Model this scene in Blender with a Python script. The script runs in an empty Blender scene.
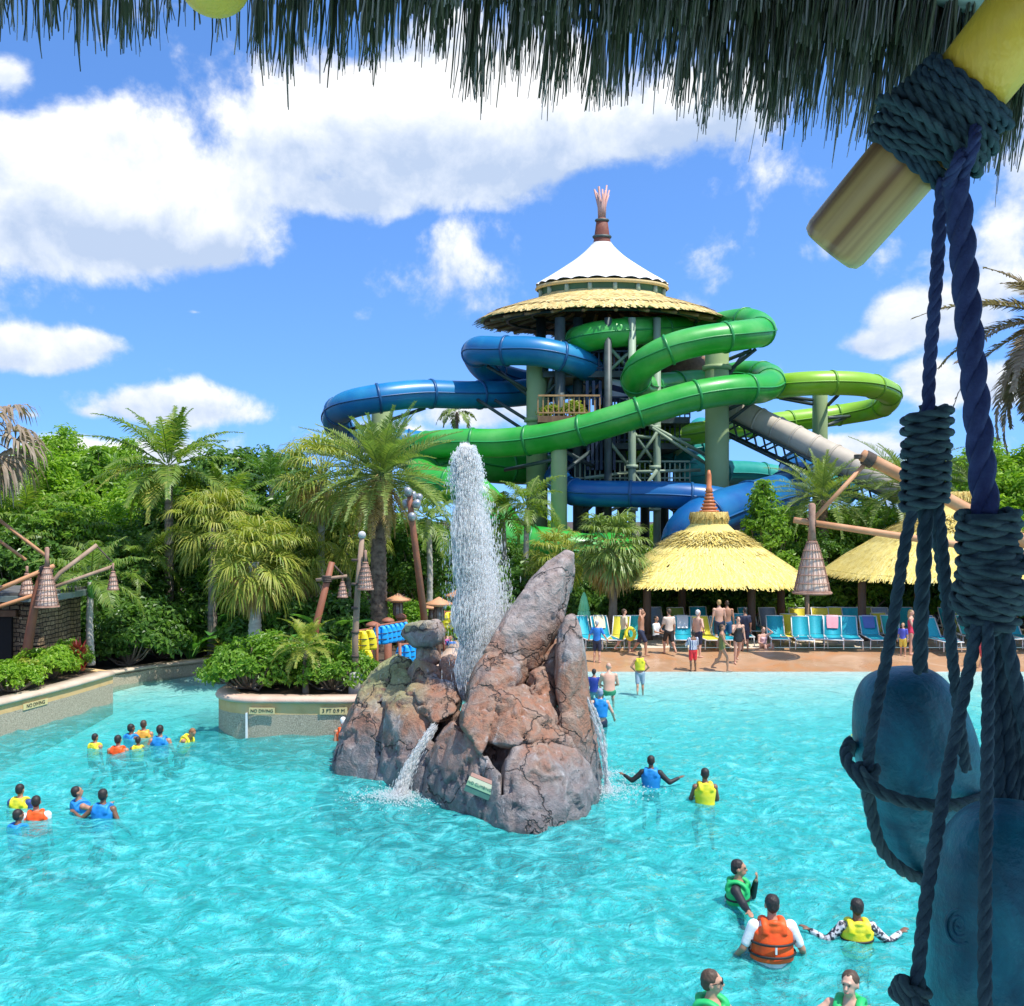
import bpy, bmesh, math, random
import numpy as np
from mathutils import Vector, Matrix, Quaternion
R = math.radians
PI = math.pi
random.seed(7)
rng = np.random.default_rng(11)
SC = bpy.context.scene
COL = SC.collection
CAM_H, F, HZ = 5.2, 1000.0, 520.0


def P(px, py, Y):
    """point seen at a pixel, at a distance Y"""
    return Vector(((px - 512) * Y / F, Y, CAM_H - (py - HZ) * Y / F))


def G(px, py, z=0.0):
    """point at a pixel on the level z"""
    return P(px, py, (CAM_H - z) * F / (py - HZ))


# ------------------------------------------------------------ objects
ORG = {}


def tag(o, label=None, cat=None, group=None, kind=None):
    if label: o['label'] = label
    if cat: o['category'] = cat
    if group: o['group'] = group
    if kind: o['kind'] = kind
    return o


def empty(name, loc=(0, 0, 0), label=None, cat=None, group=None):
    o = bpy.data.objects.new(name, None)
    o.empty_display_size = 0.2
    o.location = loc
    COL.objects.link(o)
    ORG[o.name] = Vector(loc)
    return tag(o, label, cat, group)


def link(name, me, mat=None, parent=None, origin=None):
    o = bpy.data.objects.new(name, me)
    COL.objects.link(o)
    if mat is not None and not me.materials:
        me.materials.append(mat)
    porg = ORG[parent.name] if parent else Vector((0, 0, 0))
    org = Vector(origin) if origin is not None else porg
    if org.length > 0:
        me.transform(Matrix.Translation(-org))
    if parent:
        o.parent = parent
        o.location = org - porg
    else:
        o.location = org
    ORG[o.name] = org
    return o


def copy_tree(o, parent=None):
    c = o.copy()
    COL.objects.link(c)
    c.parent = parent
    for ch in o.children:
        copy_tree(ch, c)
    return c


def mesh_np(name, v, f, smooth=False):
    """v (n,3); f: (m,k) array of equal-size faces or list of such arrays"""
    me = bpy.data.meshes.new(name)
    fl = f if isinstance(f, list) else [f]
    fl = [np.asarray(a, dtype=np.int32) for a in fl if len(a)]
    v = np.asarray(v, dtype=np.float32)
    me.vertices.add(len(v))
    me.vertices.foreach_set('co', v.ravel())
    nl = sum(a.size for a in fl)
    npol = sum(len(a) for a in fl)
    me.loops.add(nl)
    me.polygons.add(npol)
    me.loops.foreach_set('vertex_index', np.concatenate([a.ravel() for a in fl]))
    st = []
    k = 0
    for a in fl:
        st.append(k + np.arange(len(a)) * a.shape[1])
        k += a.size
    me.polygons.foreach_set('loop_start', np.concatenate(st).astype(np.int32))
    me.polygons.foreach_set('use_smooth', np.full(npol, smooth))
    me.update(calc_edges=True)
    me.validate()
    return me


class MB:
    """collects shapes into one mesh"""
    def __init__(s):
        s.v = []; s.f = {}; s.n = 0

    def add(s, v, f):
        v = np.asarray(v, dtype=float).reshape(-1, 3)
        for a in (f if isinstance(f, list) else [f]):
            a = np.atleast_2d(np.asarray(a, dtype=np.int64))
            if a.size == 0: continue
            s.f.setdefault(a.shape[1], []).append(a + s.n)
        s.v.append(v); s.n += len(v)
        return s

    def box(s, c, size, rot=None, taper=1.0):
        x, y, z = [k / 2 for k in size]
        v = np.array([[-x, -y, -z], [x, -y, -z], [x, y, -z], [-x, y, -z],
                      [-x * taper, -y * taper, z], [x * taper, -y * taper, z], [x * taper, y * taper, z], [-x * taper, y * taper, z]])
        if rot is not None:
            v = v @ np.array(rot).T
        v = v + np.array(c)
        return s.add(v, [[0, 3, 2, 1], [4, 5, 6, 7], [0, 1, 5, 4], [1, 2, 6, 5], [2, 3, 7, 6], [3, 0, 4, 7]])

    def tube(s, pts, r, n=8, cap=True, closed=False, sy=1.0):
        p = np.array([tuple(q) for q in pts], dtype=float)
        m = len(p)
        rr = np.full(m, r, dtype=float) if np.isscalar(r) else np.array(r, dtype=float)
        if closed:
            t = np.roll(p, -1, 0) - np.roll(p, 1, 0)
        else:
            t = np.gradient(p, axis=0)
        t /= np.linalg.norm(t, axis=1)[:, None] + 1e-12
        up = np.array([0, 0, 1.0]) if abs(t[0][2]) < .9 else np.array([0, 1.0, 0])
        a = np.cross(t[0], up); a /= np.linalg.norm(a)
        A = [a]
        for i in range(1, m):
            a = A[-1] - t[i] * np.dot(A[-1], t[i])
            a /= np.linalg.norm(a) + 1e-12
            A.append(a)
        A = np.array(A); B = np.cross(t, A)
        th = np.linspace(0, 2 * PI, n, endpoint=False)
        v = p[:, None, :] + rr[:, None, None] * (np.cos(th)[None, :, None] * A[:, None, :] + sy * np.sin(th)[None, :, None] * B[:, None, :])
        v = v.reshape(-1, 3)
        i = np.arange(m if closed else m - 1)[:, None]; j = np.arange(n)[None, :]
        i2 = (i + 1) % m; j2 = (j + 1) % n
        f = np.stack([i * n + j, i * n + j2, i2 * n + j2, i2 * n + j], -1).reshape(-1, 4)
        s.add(v, f)
        if cap and not closed:
            b = s.n - len(v)
            s.f.setdefault(n, []).append(np.array([list(range(n))[::-1], [(m - 1) * n + k for k in range(n)]]) + b)
        return s

    def lathe(s, prof, c=(0, 0, 0), n=24, cap=True):
        pr = np.array(prof, dtype=float)
        th = np.linspace(0, 2 * PI, n, endpoint=False)
        m = len(pr)
        v = np.stack([pr[:, 0][:, None] * np.cos(th), pr[:, 0][:, None] * np.sin(th), np.repeat(pr[:, 1][:, None], n, 1)], -1).reshape(-1, 3) + np.array(c)
        i = np.arange(m - 1)[:, None]; j = np.arange(n)[None, :]; j2 = (j + 1) % n
        f = np.stack([i * n + j, i * n + j2, (i + 1) * n + j2, (i + 1) * n + j], -1).reshape(-1, 4)
        s.add(v, f)
        if cap:
            b = s.n - len(v)
            s.f.setdefault(n, []).append(np.array([list(range(n))[::-1], [(m - 1) * n + k for k in range(n)]]) + b)
        return s

    def ell(s, c, r, rot=None, nu=12, nv=8):
        u = np.linspace(0, 2 * PI, nu, endpoint=False); w = np.linspace(0, PI, nv + 1)[1:-1]
        v = np.stack([np.sin(w)[:, None] * np.cos(u), np.sin(w)[:, None] * np.sin(u), np.repeat(np.cos(w)[:, None], nu, 1)], -1).reshape(-1, 3)
        v = np.vstack([v, [[0, 0, 1], [0, 0, -1]]]) * (np.array(r) if not np.isscalar(r) else r)
        if rot is not None: v = v @ np.array(rot).T
        m = nv - 1
        i = np.arange(m - 1)[:, None]; j = np.arange(nu)[None, :]; j2 = (j + 1) % nu
        f = np.stack([i * nu + j, (i + 1) * nu + j, (i + 1) * nu + j2, i * nu + j2], -1).reshape(-1, 4)
        k = np.arange(nu); k2 = (k + 1) % nu; T = m * nu
        t1 = np.stack([np.full(nu, T), k, k2], -1); t2 = np.stack([np.full(nu, T + 1), (m - 1) * nu + k2, (m - 1) * nu + k], -1)
        return s.add(v + np.array(tuple(c)), [f, np.vstack([t1, t2])])

    def cap(s, p0, r0, p1, r1, n=10):
        """tapered limb with round ends"""
        p0 = np.array(tuple(p0), float); p1 = np.array(tuple(p1), float)
        s.tube([p0, p0 * .5 + p1 * .5, p1], [r0, (r0 + r1) / 2, r1], n)
        s.ell(p0, r0, nu=n, nv=6); s.ell(p1, r1, nu=n, nv=6)
        return s

    def mesh(s, name, smooth=False):
        return mesh_np(name, np.vstack(s.v), [np.vstack(a) for a in s.f.values()], smooth)

    def build(s, name, mat, parent=None, smooth=True, origin=None):
        return link(name, s.mesh(name, smooth), mat, parent, origin)


def bar_rot(d):
    """rotation whose z axis follows d"""
    return np.array(Vector(d).to_track_quat('Z', 'Y').to_matrix())


def spline(pts, n=8, closed=False):
    """Catmull-Rom through the points"""
    p = np.array([tuple(q) for q in pts], float)
    m = len(p); out = []
    rngi = range(m if closed else m - 1)
    for i in rngi:
        p1 = p[i]; p2 = p[(i + 1) % m]
        p0 = p[(i - 1) % m] if (closed or i > 0) else 2 * p1 - p2
        p3 = p[(i + 2) % m] if (closed or i + 2 < m) else 2 * p2 - p1
        for k in range(n):
            t = k / n
            out.append(.5 * ((2 * p1) + (-p0 + p2) * t + (2 * p0 - 5 * p1 + 4 * p2 - p3) * t * t + (-p0 + 3 * p1 - 3 * p2 + p3) * t ** 3))
    if not closed: out.append(p[-1])
    return np.array(out)


def resample(p, step):
    p = np.asarray(p, float)
    d = np.r_[0, np.cumsum(np.linalg.norm(np.diff(p, axis=0), axis=1))]
    n = max(2, int(round(d[-1] / step)) + 1)
    t = np.linspace(0, d[-1], n)
    return np.stack([np.interp(t, d, p[:, k]) for k in range(3)], -1)


def remesh(mb, name, voxel, smooth_iter=2, disp=None):
    """union of the shapes as one continuous skin"""
    me = mb.mesh(name + '_src')
    o = bpy.data.objects.new('tmp', me)
    COL.objects.link(o)
    m = o.modifiers.new('r', 'REMESH'); m.mode = 'VOXEL'; m.voxel_size = voxel
    if smooth_iter:
        k = o.modifiers.new('s', 'SMOOTH'); k.iterations = smooth_iter; k.factor = .5
    dg = bpy.context.evaluated_depsgraph_get()
    out = bpy.data.meshes.new_from_object(o.evaluated_get(dg))
    bpy.data.objects.remove(o); bpy.data.meshes.remove(me)
    out.name = name
    out.materials.clear()
    out.polygons.foreach_set('use_smooth', np.ones(len(out.polygons), bool))
    return out


def me_verts(me):
    v = np.empty(len(me.vertices) * 3, np.float32); me.vertices.foreach_get('co', v); return v.reshape(-1, 3)


# value noise in numpy
_perm = rng.permutation(4096)
_val = rng.random(4096)


def vnoise(p):
    p = np.asarray(p, float)
    i = np.floor(p).astype(np.int64); f = p - i
    f = f * f * (3 - 2 * f)
    def h(a, b, c):
        return _val[_perm[(_perm[(_perm[a & 4095] + b) & 4095] + c) & 4095]]
    r = 0
    for dx in (0, 1):
        for dy in (0, 1):
            for dz in (0, 1):
                w = (f[..., 0] if dx else 1 - f[..., 0]) * (f[..., 1] if dy else 1 - f[..., 1]) * (f[..., 2] if dz else 1 - f[..., 2])
                r = r + w * h(i[..., 0] + dx, i[..., 1] + dy, i[..., 2] + dz)
    return r


def fbm(p, o=4):
    r = 0; a = .5; p = np.asarray(p, float)
    for k in range(o):
        r = r + a * vnoise(p); p = p * 2.03 + 17.1; a *= .5
    return r


# ------------------------------------------------------------ materials
class N:
    def __init__(s, nt): s.nt = nt
    def __call__(s, t, **kw):
        n = s.nt.nodes.new('ShaderNode' + t)
        for k, v in kw.items():
            if k.startswith('i_'):
                n.inputs[k[2:].replace('_', ' ')].default_value = v
            else: setattr(n, k, v)
        return n
    def l(s, a, b): s.nt.links.new(a, b)
    def val(s, x, sock):
        if hasattr(x, 'is_output'): s.l(x, sock)
        else: sock.default_value = x
    def math(s, op, a, b=None, c=None, clamp=False):
        n = s.nt.nodes.new('ShaderNodeMath'); n.operation = op; n.use_clamp = clamp
        s.val(a, n.inputs[0])
        if b is not None: s.val(b, n.inputs[1])
        if c is not None: s.val(c, n.inputs[2])
        return n.outputs[0]
    def mixc(s, fac, a, b, mode='MIX'):
        n = s.nt.nodes.new('ShaderNodeMix'); n.data_type = 'RGBA'; n.blend_type = mode
        s.val(fac, n.inputs[0])
        s.val(a if hasattr(a, 'is_output') else (*a, 1), n.inputs[6]); s.val(b if hasattr(b, 'is_output') else (*b, 1), n.inputs[7])
        return n.outputs[2]
    def ramp(s, fac, stops, interp='LINEAR'):
        n = s.nt.nodes.new('ShaderNodeValToRGB'); cr = n.color_ramp; cr.interpolation = interp
        while len(cr.elements) < len(stops): cr.elements.new(.5)
        for e, (p, c) in zip(cr.elements, stops):
            e.position = p; e.color = (*c, 1) if not np.isscalar(c) else (c, c, c, 1)
        s.val(fac, n.inputs[0])
        return n.outputs[0]
    def noise(s, scale, vec=None, detail=4, rough=.55, dist=0, four=False):
        n = s.nt.nodes.new('ShaderNodeTexNoise')
        n.inputs['Scale'].default_value = scale; n.inputs['Detail'].default_value = detail
        n.inputs['Roughness'].default_value = rough; n.inputs['Distortion'].default_value = dist
        if vec is not None: s.l(vec, n.inputs['Vector'])
        return n.outputs[0]


def new_mat(name):
    m = bpy.data.materials.new(name); m.use_nodes = True
    b = m.node_tree.nodes['Principled BSDF']
    return m, N(m.node_tree), b


def coords(k, scale=(1, 1, 1), space='Object'):
    tc = k('TexCoord'); mp = k('Mapping'); mp.inputs['Scale'].default_value = scale
    k.l(tc.outputs[space], mp.inputs[0])
    return mp.outputs[0]


def pmat(name, c, c2=None, scale=3.0, rough=.6, bump=0.0, bscale=None, spec=.5, stretch=(1, 1, 1), metal=0, coat=0, lo=.35, hi=.65, detail=5, space='Object', sub=0):
    m, k, b = new_mat(name)
    b.inputs['Roughness'].default_value = rough; b.inputs['Metallic'].default_value = metal
    b.inputs['Specular IOR Level'].default_value = spec
    b.inputs['Coat Weight'].default_value = coat
    v = coords(k, stretch, space)
    if c2 is not None:
        nz = k.noise(scale, v, detail)
        k.l(k.ramp(nz, [(lo, c), (hi, c2)]), b.inputs['Base Color'])
    else:
        b.inputs['Base Color'].default_value = (*c, 1)
    if bump:
        bp = k('Bump', i_Strength=bump, i_Distance=.03)
        k.l(k.noise(bscale or scale * 4, v, 4), bp.inputs['Height']); k.l(bp.outputs[0], b.inputs['Normal'])
    return m


def leaf_mat(name, cols, trans=.35, rough=.45, spec=.4):
    """leaf colours vary from leaf to leaf; light passes through"""
    m, k, b = new_mat(name)
    g = k('NewGeometry'); oi = k('ObjectInfo')
    n = len(cols)
    r = k.math('FRACT', k.math('ADD', g.outputs['Random Per Island'], k.math('MULTIPLY', oi.outputs['Random'], .13)))
    col = k.ramp(r, [(i / max(1, n - 1), c) for i, c in enumerate(cols)])
    k.l(col, b.inputs['Base Color'])
    b.inputs['Roughness'].default_value = rough; b.inputs['Specular IOR Level'].default_value = spec
    t = k('BsdfTranslucent'); k.l(k.mixc(1.0, col, (1.15, 1.25, .5), 'MULTIPLY'), t.inputs[0])
    mx = k('MixShader'); mx.inputs[0].default_value = trans
    k.l(b.outputs[0], mx.inputs[1]); k.l(t.outputs[0], mx.inputs[2])
    k.l(mx.outputs[0], m.node_tree.nodes['Material Output'].inputs[0])
    return m
# ============================================================ camera, light, sky
cd = bpy.data.cameras.new('camera'); cam = bpy.data.objects.new('camera', cd); COL.objects.link(cam)
cam.location = (0, 0, CAM_H); cam.rotation_euler = (R(90), 0, 0)
cd.sensor_fit = 'HORIZONTAL'; cd.sensor_width = 36; cd.lens = 36 * F / 1024
cd.shift_y = (HZ - 503) / 1024
cd.clip_start = .05; cd.clip_end = 5000
SC.camera = cam

SUN_AZ, SUN_EL = R(124), R(64)          # azimuth measured from +Y (away from camera) towards +X
sd = Vector((math.sin(SUN_AZ) * math.cos(SUN_EL), math.cos(SUN_AZ) * math.cos(SUN_EL), math.sin(SUN_EL)))
sl = bpy.data.lights.new('sun', 'SUN'); sl.energy = 4.4; sl.angle = R(.5); sl.color = (1, .955, .88)
so = bpy.data.objects.new('sun', sl); COL.objects.link(so); so.rotation_euler = sd.to_track_quat('Z', 'Y').to_euler()
so.location = (0, 0, 60)

w = bpy.data.worlds.new('World'); SC.world = w; w.use_nodes = True
k = N(w.node_tree); bg = w.node_tree.nodes['Background']
sky = k('TexSky'); sky.sky_type = 'NISHITA'; sky.sun_disc = False
sky.sun_elevation = SUN_EL; sky.sun_rotation = SUN_AZ; sky.altitude = 0; sky.air_density = 1.0; sky.dust_density = .4; sky.ozone_density = 3.0
skyc = k.mixc(1.0, sky.outputs[0], (.74, 1.06, 1.42), 'MULTIPLY')
vs = k('VectorMath', operation='ADD'); vs.inputs[1].default_value = (0, 0, .16)
k.l(k('TexCoord').outputs['Generated'], vs.inputs[0]); k.l(vs.outputs[0], sky.inputs[0])
k.l(skyc, bg.inputs[0]); bg.inputs[1].default_value = .15
# cumulus clouds, laid out by compass bearing and height over the horizon
tc = k('TexCoord'); sep = k('SeparateXYZ'); k.l(tc.outputs['Generated'], sep.inputs[0])
dx, dy, dz = sep.outputs
az = k.math('ARCTAN2', dx, dy)
el = k.math('ARCSINE', dz)
nz1 = k.noise(7.5, tc.outputs['Generated'], 10, .60, .15)
mp2 = k('Mapping'); mp2.inputs['Location'].default_value = (sd.x * .02, sd.y * .02, .026); k.l(tc.outputs['Generated'], mp2.inputs[0])
nz2 = k.noise(7.5, mp2.outputs[0], 10, .60, .15)


def dirpx(px, py):
    a = math.atan2(px - 512, F); e = math.atan2(HZ - py, math.hypot(F, px - 512)); return a, e


CLOUDS = [(60, 225, 185, 62, 1.05), (150, 190, 130, 75, 1.0), (120, 140, 60, 42, .8), (215, 250, 70, 36, .8),
          (300, 140, 120, 80, 1.0), (430, 130, 190, 85, 1.1), (560, 130, 190, 62, 1.0), (340, 195, 140, 38, .85), (690, 110, 130, 55, .75), (470, 170, 130, 34, .42),
          (20, 350, 85, 30, .95), (90, 345, 50, 22, .7),
          (165, 408, 95, 26, .95), (205, 400, 55, 28, .8), (90, 412, 40, 18, .6), (75, 462, 70, 28, .9), (140, 455, 70, 22, .8),
          (940, 318, 75, 36, .85), (870, 345, 60, 26, .68), (990, 290, 50, 30, .65), (985, 385, 75, 28, .9), (930, 372, 50, 24, .6),
          (480, 412, 100, 34, .85), (400, 440, 80, 30, .7), (840, 448, 80, 22, .7), (660, 440, 60, 26, .6), (5, 75, 40, 40, .62), (195, 312, 36, 12, .42), (30, 415, 25, 10, .45), (780, 470, 60, 14, .5),
          (-260, 260, 200, 90, 1.0), (1300, 200, 230, 90, 1.0), (1250, 390, 160, 40, .8)]
dens = None; shade = None
for (px, py, rx, ry, amp) in CLOUDS:
    a, e = dirpx(px, py)
    ax = k.math('MULTIPLY', k.math('SUBTRACT', az, a), F / rx)
    ey0 = k.math('MULTIPLY', k.math('SUBTRACT', el, e), F / ry)
    # flatter base than top
    ey = k.math('MAXIMUM', ey0, k.math('MULTIPLY', ey0, -1.35))
    d = k.math('SUBTRACT', amp, k.math('MULTIPLY', .8, k.math('SQRT', k.math('ADD', k.math('MULTIPLY', ax, ax), k.math('MULTIPLY', ey, ey)))))
    sh = k.math('MULTIPLY', ey0, k.math('MAXIMUM', d, 0))
    dens = d if dens is None else k.math('SMOOTH_MAX', dens, d, .25)
    shade = sh if shade is None else k.math('ADD', shade, sh)
for (px, py, rx, ry, amp) in ((465, 265, 90, 62, .75), (715, 270, 80, 70, .7), (830, 235, 90, 50, .5), (300, 330, 90, 40, .5)):    # clear blue gaps
    a, e = dirpx(px, py)
    ax = k.math('MULTIPLY', k.math('SUBTRACT', az, a), F / rx); ey = k.math('MULTIPLY', k.math('SUBTRACT', el, e), F / ry)
    d = k.math('SUBTRACT', 1.0, k.math('SQRT', k.math('ADD', k.math('MULTIPLY', ax, ax), k.math('MULTIPLY', ey, ey))))
    dens = k.math('SUBTRACT', dens, k.math('MULTIPLY', k.math('MAXIMUM', d, 0), amp))
# farther cumulus all round the rest of the sky
ng = k.noise(2.1, tc.outputs['Generated'], 5, .5)
back = k.math('MULTIPLY', k.math('SUBTRACT', ng, .47), k.math('MULTIPLY', 3.2, k.math('GREATER_THAN', k.math('ABSOLUTE', az), 1.1)))
dens = k.math('MAXIMUM', dens, back)
dn = k.math('ADD', dens, k.math('MULTIPLY', k.math('SUBTRACT', nz1, .5), 1.95))
mr = k('MapRange', interpolation_type='SMOOTHSTEP'); k.l(dn, mr.inputs[0]); mr.inputs[1].default_value = .08; mr.inputs[2].default_value = .40
cov = k.math('MULTIPLY', mr.outputs[0], k.math('GREATER_THAN', dz, -.01))
lit = k.math('ADD', k.math('MULTIPLY', k.math('SUBTRACT', nz1, nz2), 3.4), k.math('MULTIPLY', shade, 1.15))
lit = k.math('SUBTRACT', lit, k.math('MULTIPLY', k.math('MAXIMUM', k.math('SUBTRACT', dn, .55), 0), .28))
mr2 = k('MapRange'); k.l(lit, mr2.inputs[0]); mr2.inputs[1].default_value = -.52; mr2.inputs[2].default_value = .50
ccol = k.ramp(mr2.outputs[0], [(0, (.42, .52, .70)), (.45, (.60, .67, .79)), (.8, (.77, .80, .85)), (1, (.86, .87, .89))])
bg2 = k('Background'); k.l(ccol, bg2.inputs[0]); bg2.inputs[1].default_value = 1.0
mx = k('MixShader'); k.l(cov, mx.inputs[0]); k.l(bg.outputs[0], mx.inputs[1]); k.l(bg2.outputs[0], mx.inputs[2])
k.l(mx.outputs[0], w.node_tree.nodes['World Output'].inputs[0])

SC.view_settings.view_transform = 'Standard'; SC.view_settings.look = 'None'; SC.view_settings.exposure = 0.4; SC.view_settings.gamma = 1
SC.cycles.max_bounces = 8; SC.cycles.diffuse_bounces = 3; SC.cycles.glossy_bounces = 3; SC.cycles.transmission_bounces = 4
SC.cycles.transparent_max_bounces = 16; SC.cycles.use_denoising = True
SC.cycles.caustics_reflective = False; SC.cycles.caustics_refractive = False
SC.cycles.sample_clamp_indirect = 6; SC.cycles.volume_bounces = 2

# ============================================================ pool, ground, beach
SHORE = 34.3
POOL = [(-20, -6), (-19, 6), (-15.3, 16), (-13.2, 20.5), (-12.3, 24), (-11.75, 26.5), (-11.5, 28.6), (-11.6, 29.0), (-12.4, 29.6), (-12.45, 31), (-11.6, 32.6), (-10.2, 34), (-8.6, 35.2), (-7.2, 35.6),
        (-6.6, 34.5), (-6.6, 30), (-6.9, 28.5), (-7.3, 26.6), (-7.35, 25.2), (-7.05, 24.5), (-6.5, 24.12), (-3.8, 24.07), (-3.2, 24.6), (-2.7, 26), (-2.0, 29), (-1.7, 34.25), (-1.7, 38), (40, 38), (40, 10), (30, -6)]


def inside(poly, x, y):
    c = np.zeros(np.shape(x), bool); n = len(poly)
    for i in range(n):
        x1, y1 = poly[i]; x2, y2 = poly[(i + 1) % n]
        if y1 == y2: continue
        c ^= ((y1 > y) != (y2 > y)) & (x < (x2 - x1) * (y - y1) / (y2 - y1) + x1)
    return c


from mathutils.geometry import delaunay_2d_cdt
pv = [Vector(p) for p in POOL] + [Vector(p) for p in [(-1500, -300), (1500, -300), (1500, 2500), (-1500, 2500)]]
nP = len(POOL)
ed = [(i, (i + 1) % nP) for i in range(nP)] + [(nP, nP + 1), (nP + 1, nP + 2), (nP + 2, nP + 3), (nP + 3, nP)]
ov, oe, of, *_ = delaunay_2d_cdt(pv, ed, [], 0, 1e-6)
tri = np.array([list(f) for f in of if len(f) == 3]); vv = np.array([tuple(p) for p in ov])
cen = vv[tri].mean(1)
tri = tri[~inside(POOL, cen[:, 0], cen[:, 1])]
M_soil = pmat('soil', (.10, .062, .038), (.055, .04, .025), 6, .9, .5, 30)
g = link('ground', mesh_np('ground', np.c_[vv, np.full(len(vv), .36)], tri), M_soil); g['kind'] = 'structure'


def floor_z(y):
    return np.interp(y, [-10, 15, 20, 24, 30, 33, SHORE, 38.0], [-1.7, -1.55, -1.3, -.85, -.24, -.07, 0.0, .34])


# pool floor
m, k, b = new_mat('pool_floor'); v = coords(k)
sep = k('SeparateXYZ'); k.l(v, sep.inputs[0])
nzf = k.noise(.35, v, 4)
mrf = k('MapRange'); k.l(k.math('ADD', sep.outputs[1], k.math('MULTIPLY', k.math('SUBTRACT', nzf, .5), 3)), mrf.inputs[0]); mrf.inputs[1].default_value = 20; mrf.inputs[2].default_value = 31
k.l(k.mixc(k.noise(6, v, 5), k.ramp(mrf.outputs[0], [(0, (.40, .80, .80)), (.6, (.52, .76, .76)), (1, (.72, .72, .64))]), (.5, .7, .7)), b.inputs['Base Color'])
b.inputs['Roughness'].default_value = .8
ys = np.linspace(-8, SHORE - .02, 40); xs = np.linspace(-22, 41, 30)
gx, gy = np.meshgrid(xs, ys)
fv = np.stack([gx, gy, floor_z(gy)], -1).reshape(-1, 3)
i, j = np.meshgrid(np.arange(39), np.arange(29), indexing='ij'); a = i * 30 + j
o = link('pool_floor', mesh_np('pool_floor', fv, np.stack([a, a + 1, a + 31, a + 30], -1).reshape(-1, 4), True), m); o['kind'] = 'structure'

# wet sloping beach and dry deck
m, k, b = new_mat('wet_beach'); v = coords(k, (1, 1, 1))
c = k.ramp(k.noise(.7, v, 6, .6, .6), [(.3, (.50, .235, .10)), (.5, (.44, .26, .145)), (.68, (.58, .37, .23))])
k.l(c, b.inputs['Base Color'])
k.l(k.ramp(k.noise(.5, v, 3), [(.35, .12), (.65, .45)]), b.inputs['Roughness'])
MB().add([(-1.75, SHORE - .02, 0), (41, SHORE - .02, 0), (41, 37.9, .36), (-1.75, 37.9, .36)], [[0, 1, 2, 3]]).build('beach', m)['kind'] = 'structure'
M_deck = pmat('deck_concrete', (.74, .62, .47), (.64, .52, .38), 1.3, .8, .15, 20)
MB().add([(-8, 37.9, .366), (41, 37.9, .366), (41, 44.6, .37), (-8, 44.6, .37)], [[0, 1, 2, 3]]).build('deck', M_deck)['kind'] = 'structure'

# ---- water: a closed body of clear blue-green water with a rippled surface
nx, ny = 400, 330
xs = np.linspace(-20, 40, nx); ys = np.r_[np.linspace(4.0, 20, 190), np.linspace(20.1, SHORE + .05, 140)]
gx, gy = np.meshgrid(xs, ys)
z = np.zeros_like(gx)
wr = np.random.default_rng(3)
for q in range(26):
    th = wr.normal(-PI / 2, .95); L = math.exp(wr.uniform(math.log(.35), math.log(2.2))); kk = 2 * PI / L
    ph = wr.uniform(0, 2 * PI)
    warp = 1.6 * (vnoise(np.stack([gx * .35 + q, gy * .35, gx * 0], -1)) - .5) * 2
    z += .0085 * L ** .85 * np.sin(kk * (gx * math.cos(th) + gy * math.sin(th)) + ph + warp * 2.2)
z *= np.clip((SHORE + .3 - gy) / 5, .08, 1)
# rings where water falls beside the rock
for (cx, cy) in ((G(400, 792).x, G(400, 792).y), (G(606, 790).x, G(606, 790).y)):
    rr = np.hypot(gx - cx, gy - cy); z += .03 * np.exp(-rr / .5) * np.cos(rr * 22)
for (px_, wl_) in ((772, 957), (857, 939), (738, 906), (651, 784), (705, 803), (118, 752), (160, 744), (95, 748), (194, 742), (36, 820), (20, 806), (75, 809), (103, 815), (600, 726), (711, 1052), (850, 1056)):
    q_ = G(px_, wl_); rr = np.hypot(gx - q_.x, gy - q_.y); z += .016 * np.exp(-rr / .55) * np.cos(rr * 15)
top = np.stack([gx, gy, z], -1).reshape(-1, 3)
i, j = np.meshgrid(np.arange(ny - 1), np.arange(nx - 1), indexing='ij'); a = i * nx + j
fq = np.stack([a, a + 1, a + nx + 1, a + nx], -1).reshape(-1, 4)
# near sheet, sides and bottom close the body
n0 = len(top)
rim = list(range(0, nx)) + [r * nx + nx - 1 for r in range(1, ny)] + list(range((ny - 1) * nx + nx - 2, (ny - 1) * nx - 1, -1)) + [r * nx for r in range(ny - 2, 0, -1)]
low = top[rim].copy(); low[:, 2] = -2.2
vw = np.vstack([top, low]); nr = len(rim)
side = np.array([[rim[q], n0 + q, n0 + (q + 1) % nr, rim[(q + 1) % nr]] for q in range(nr)])
me = mesh_np('water', vw, [fq, side], True)
bm = bmesh.new(); bm.from_mesh(me); bm.verts.ensure_lookup_table()
bm.faces.new([bm.verts[n0 + q] for q in range(nr)]); bmesh.ops.recalc_face_normals(bm, faces=bm.faces); bm.to_mesh(me); bm.free()
m, k, b = new_mat('pool_water'); v = coords(k)
bp = k('Bump', i_Strength=1.0, i_Distance=.10)
n1 = k.noise(3.6, v, 4, .62, 1.2); n2 = k.noise(11, v, 3, .6, .8)
hgt = k.math('ADD', n1, k.math('MULTIPLY', n2, .45))
k.l(hgt, bp.inputs['Height'])
tr = k('BsdfTransparent'); tr.inputs[0].default_value = (.93, 1, 1, 1)
gl = k('BsdfGlossy'); gl.inputs['Roughness'].default_value = .06; k.l(bp.outputs[0], gl.inputs['Normal'])
df = k('BsdfDiffuse'); k.l(bp.outputs[0], df.inputs['Normal'])
stc = k.noise(1.5, v, 5, .6, 2.2); k.l(k.ramp(k.math('ADD', k.math('MULTIPLY', stc, .6), k.math('MULTIPLY', n1, .4)), [(.36, (.03, .43, .44)), (.5, (.05, .52, .53)), (.64, (.15, .66, .66))]), df.inputs[0])
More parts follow.
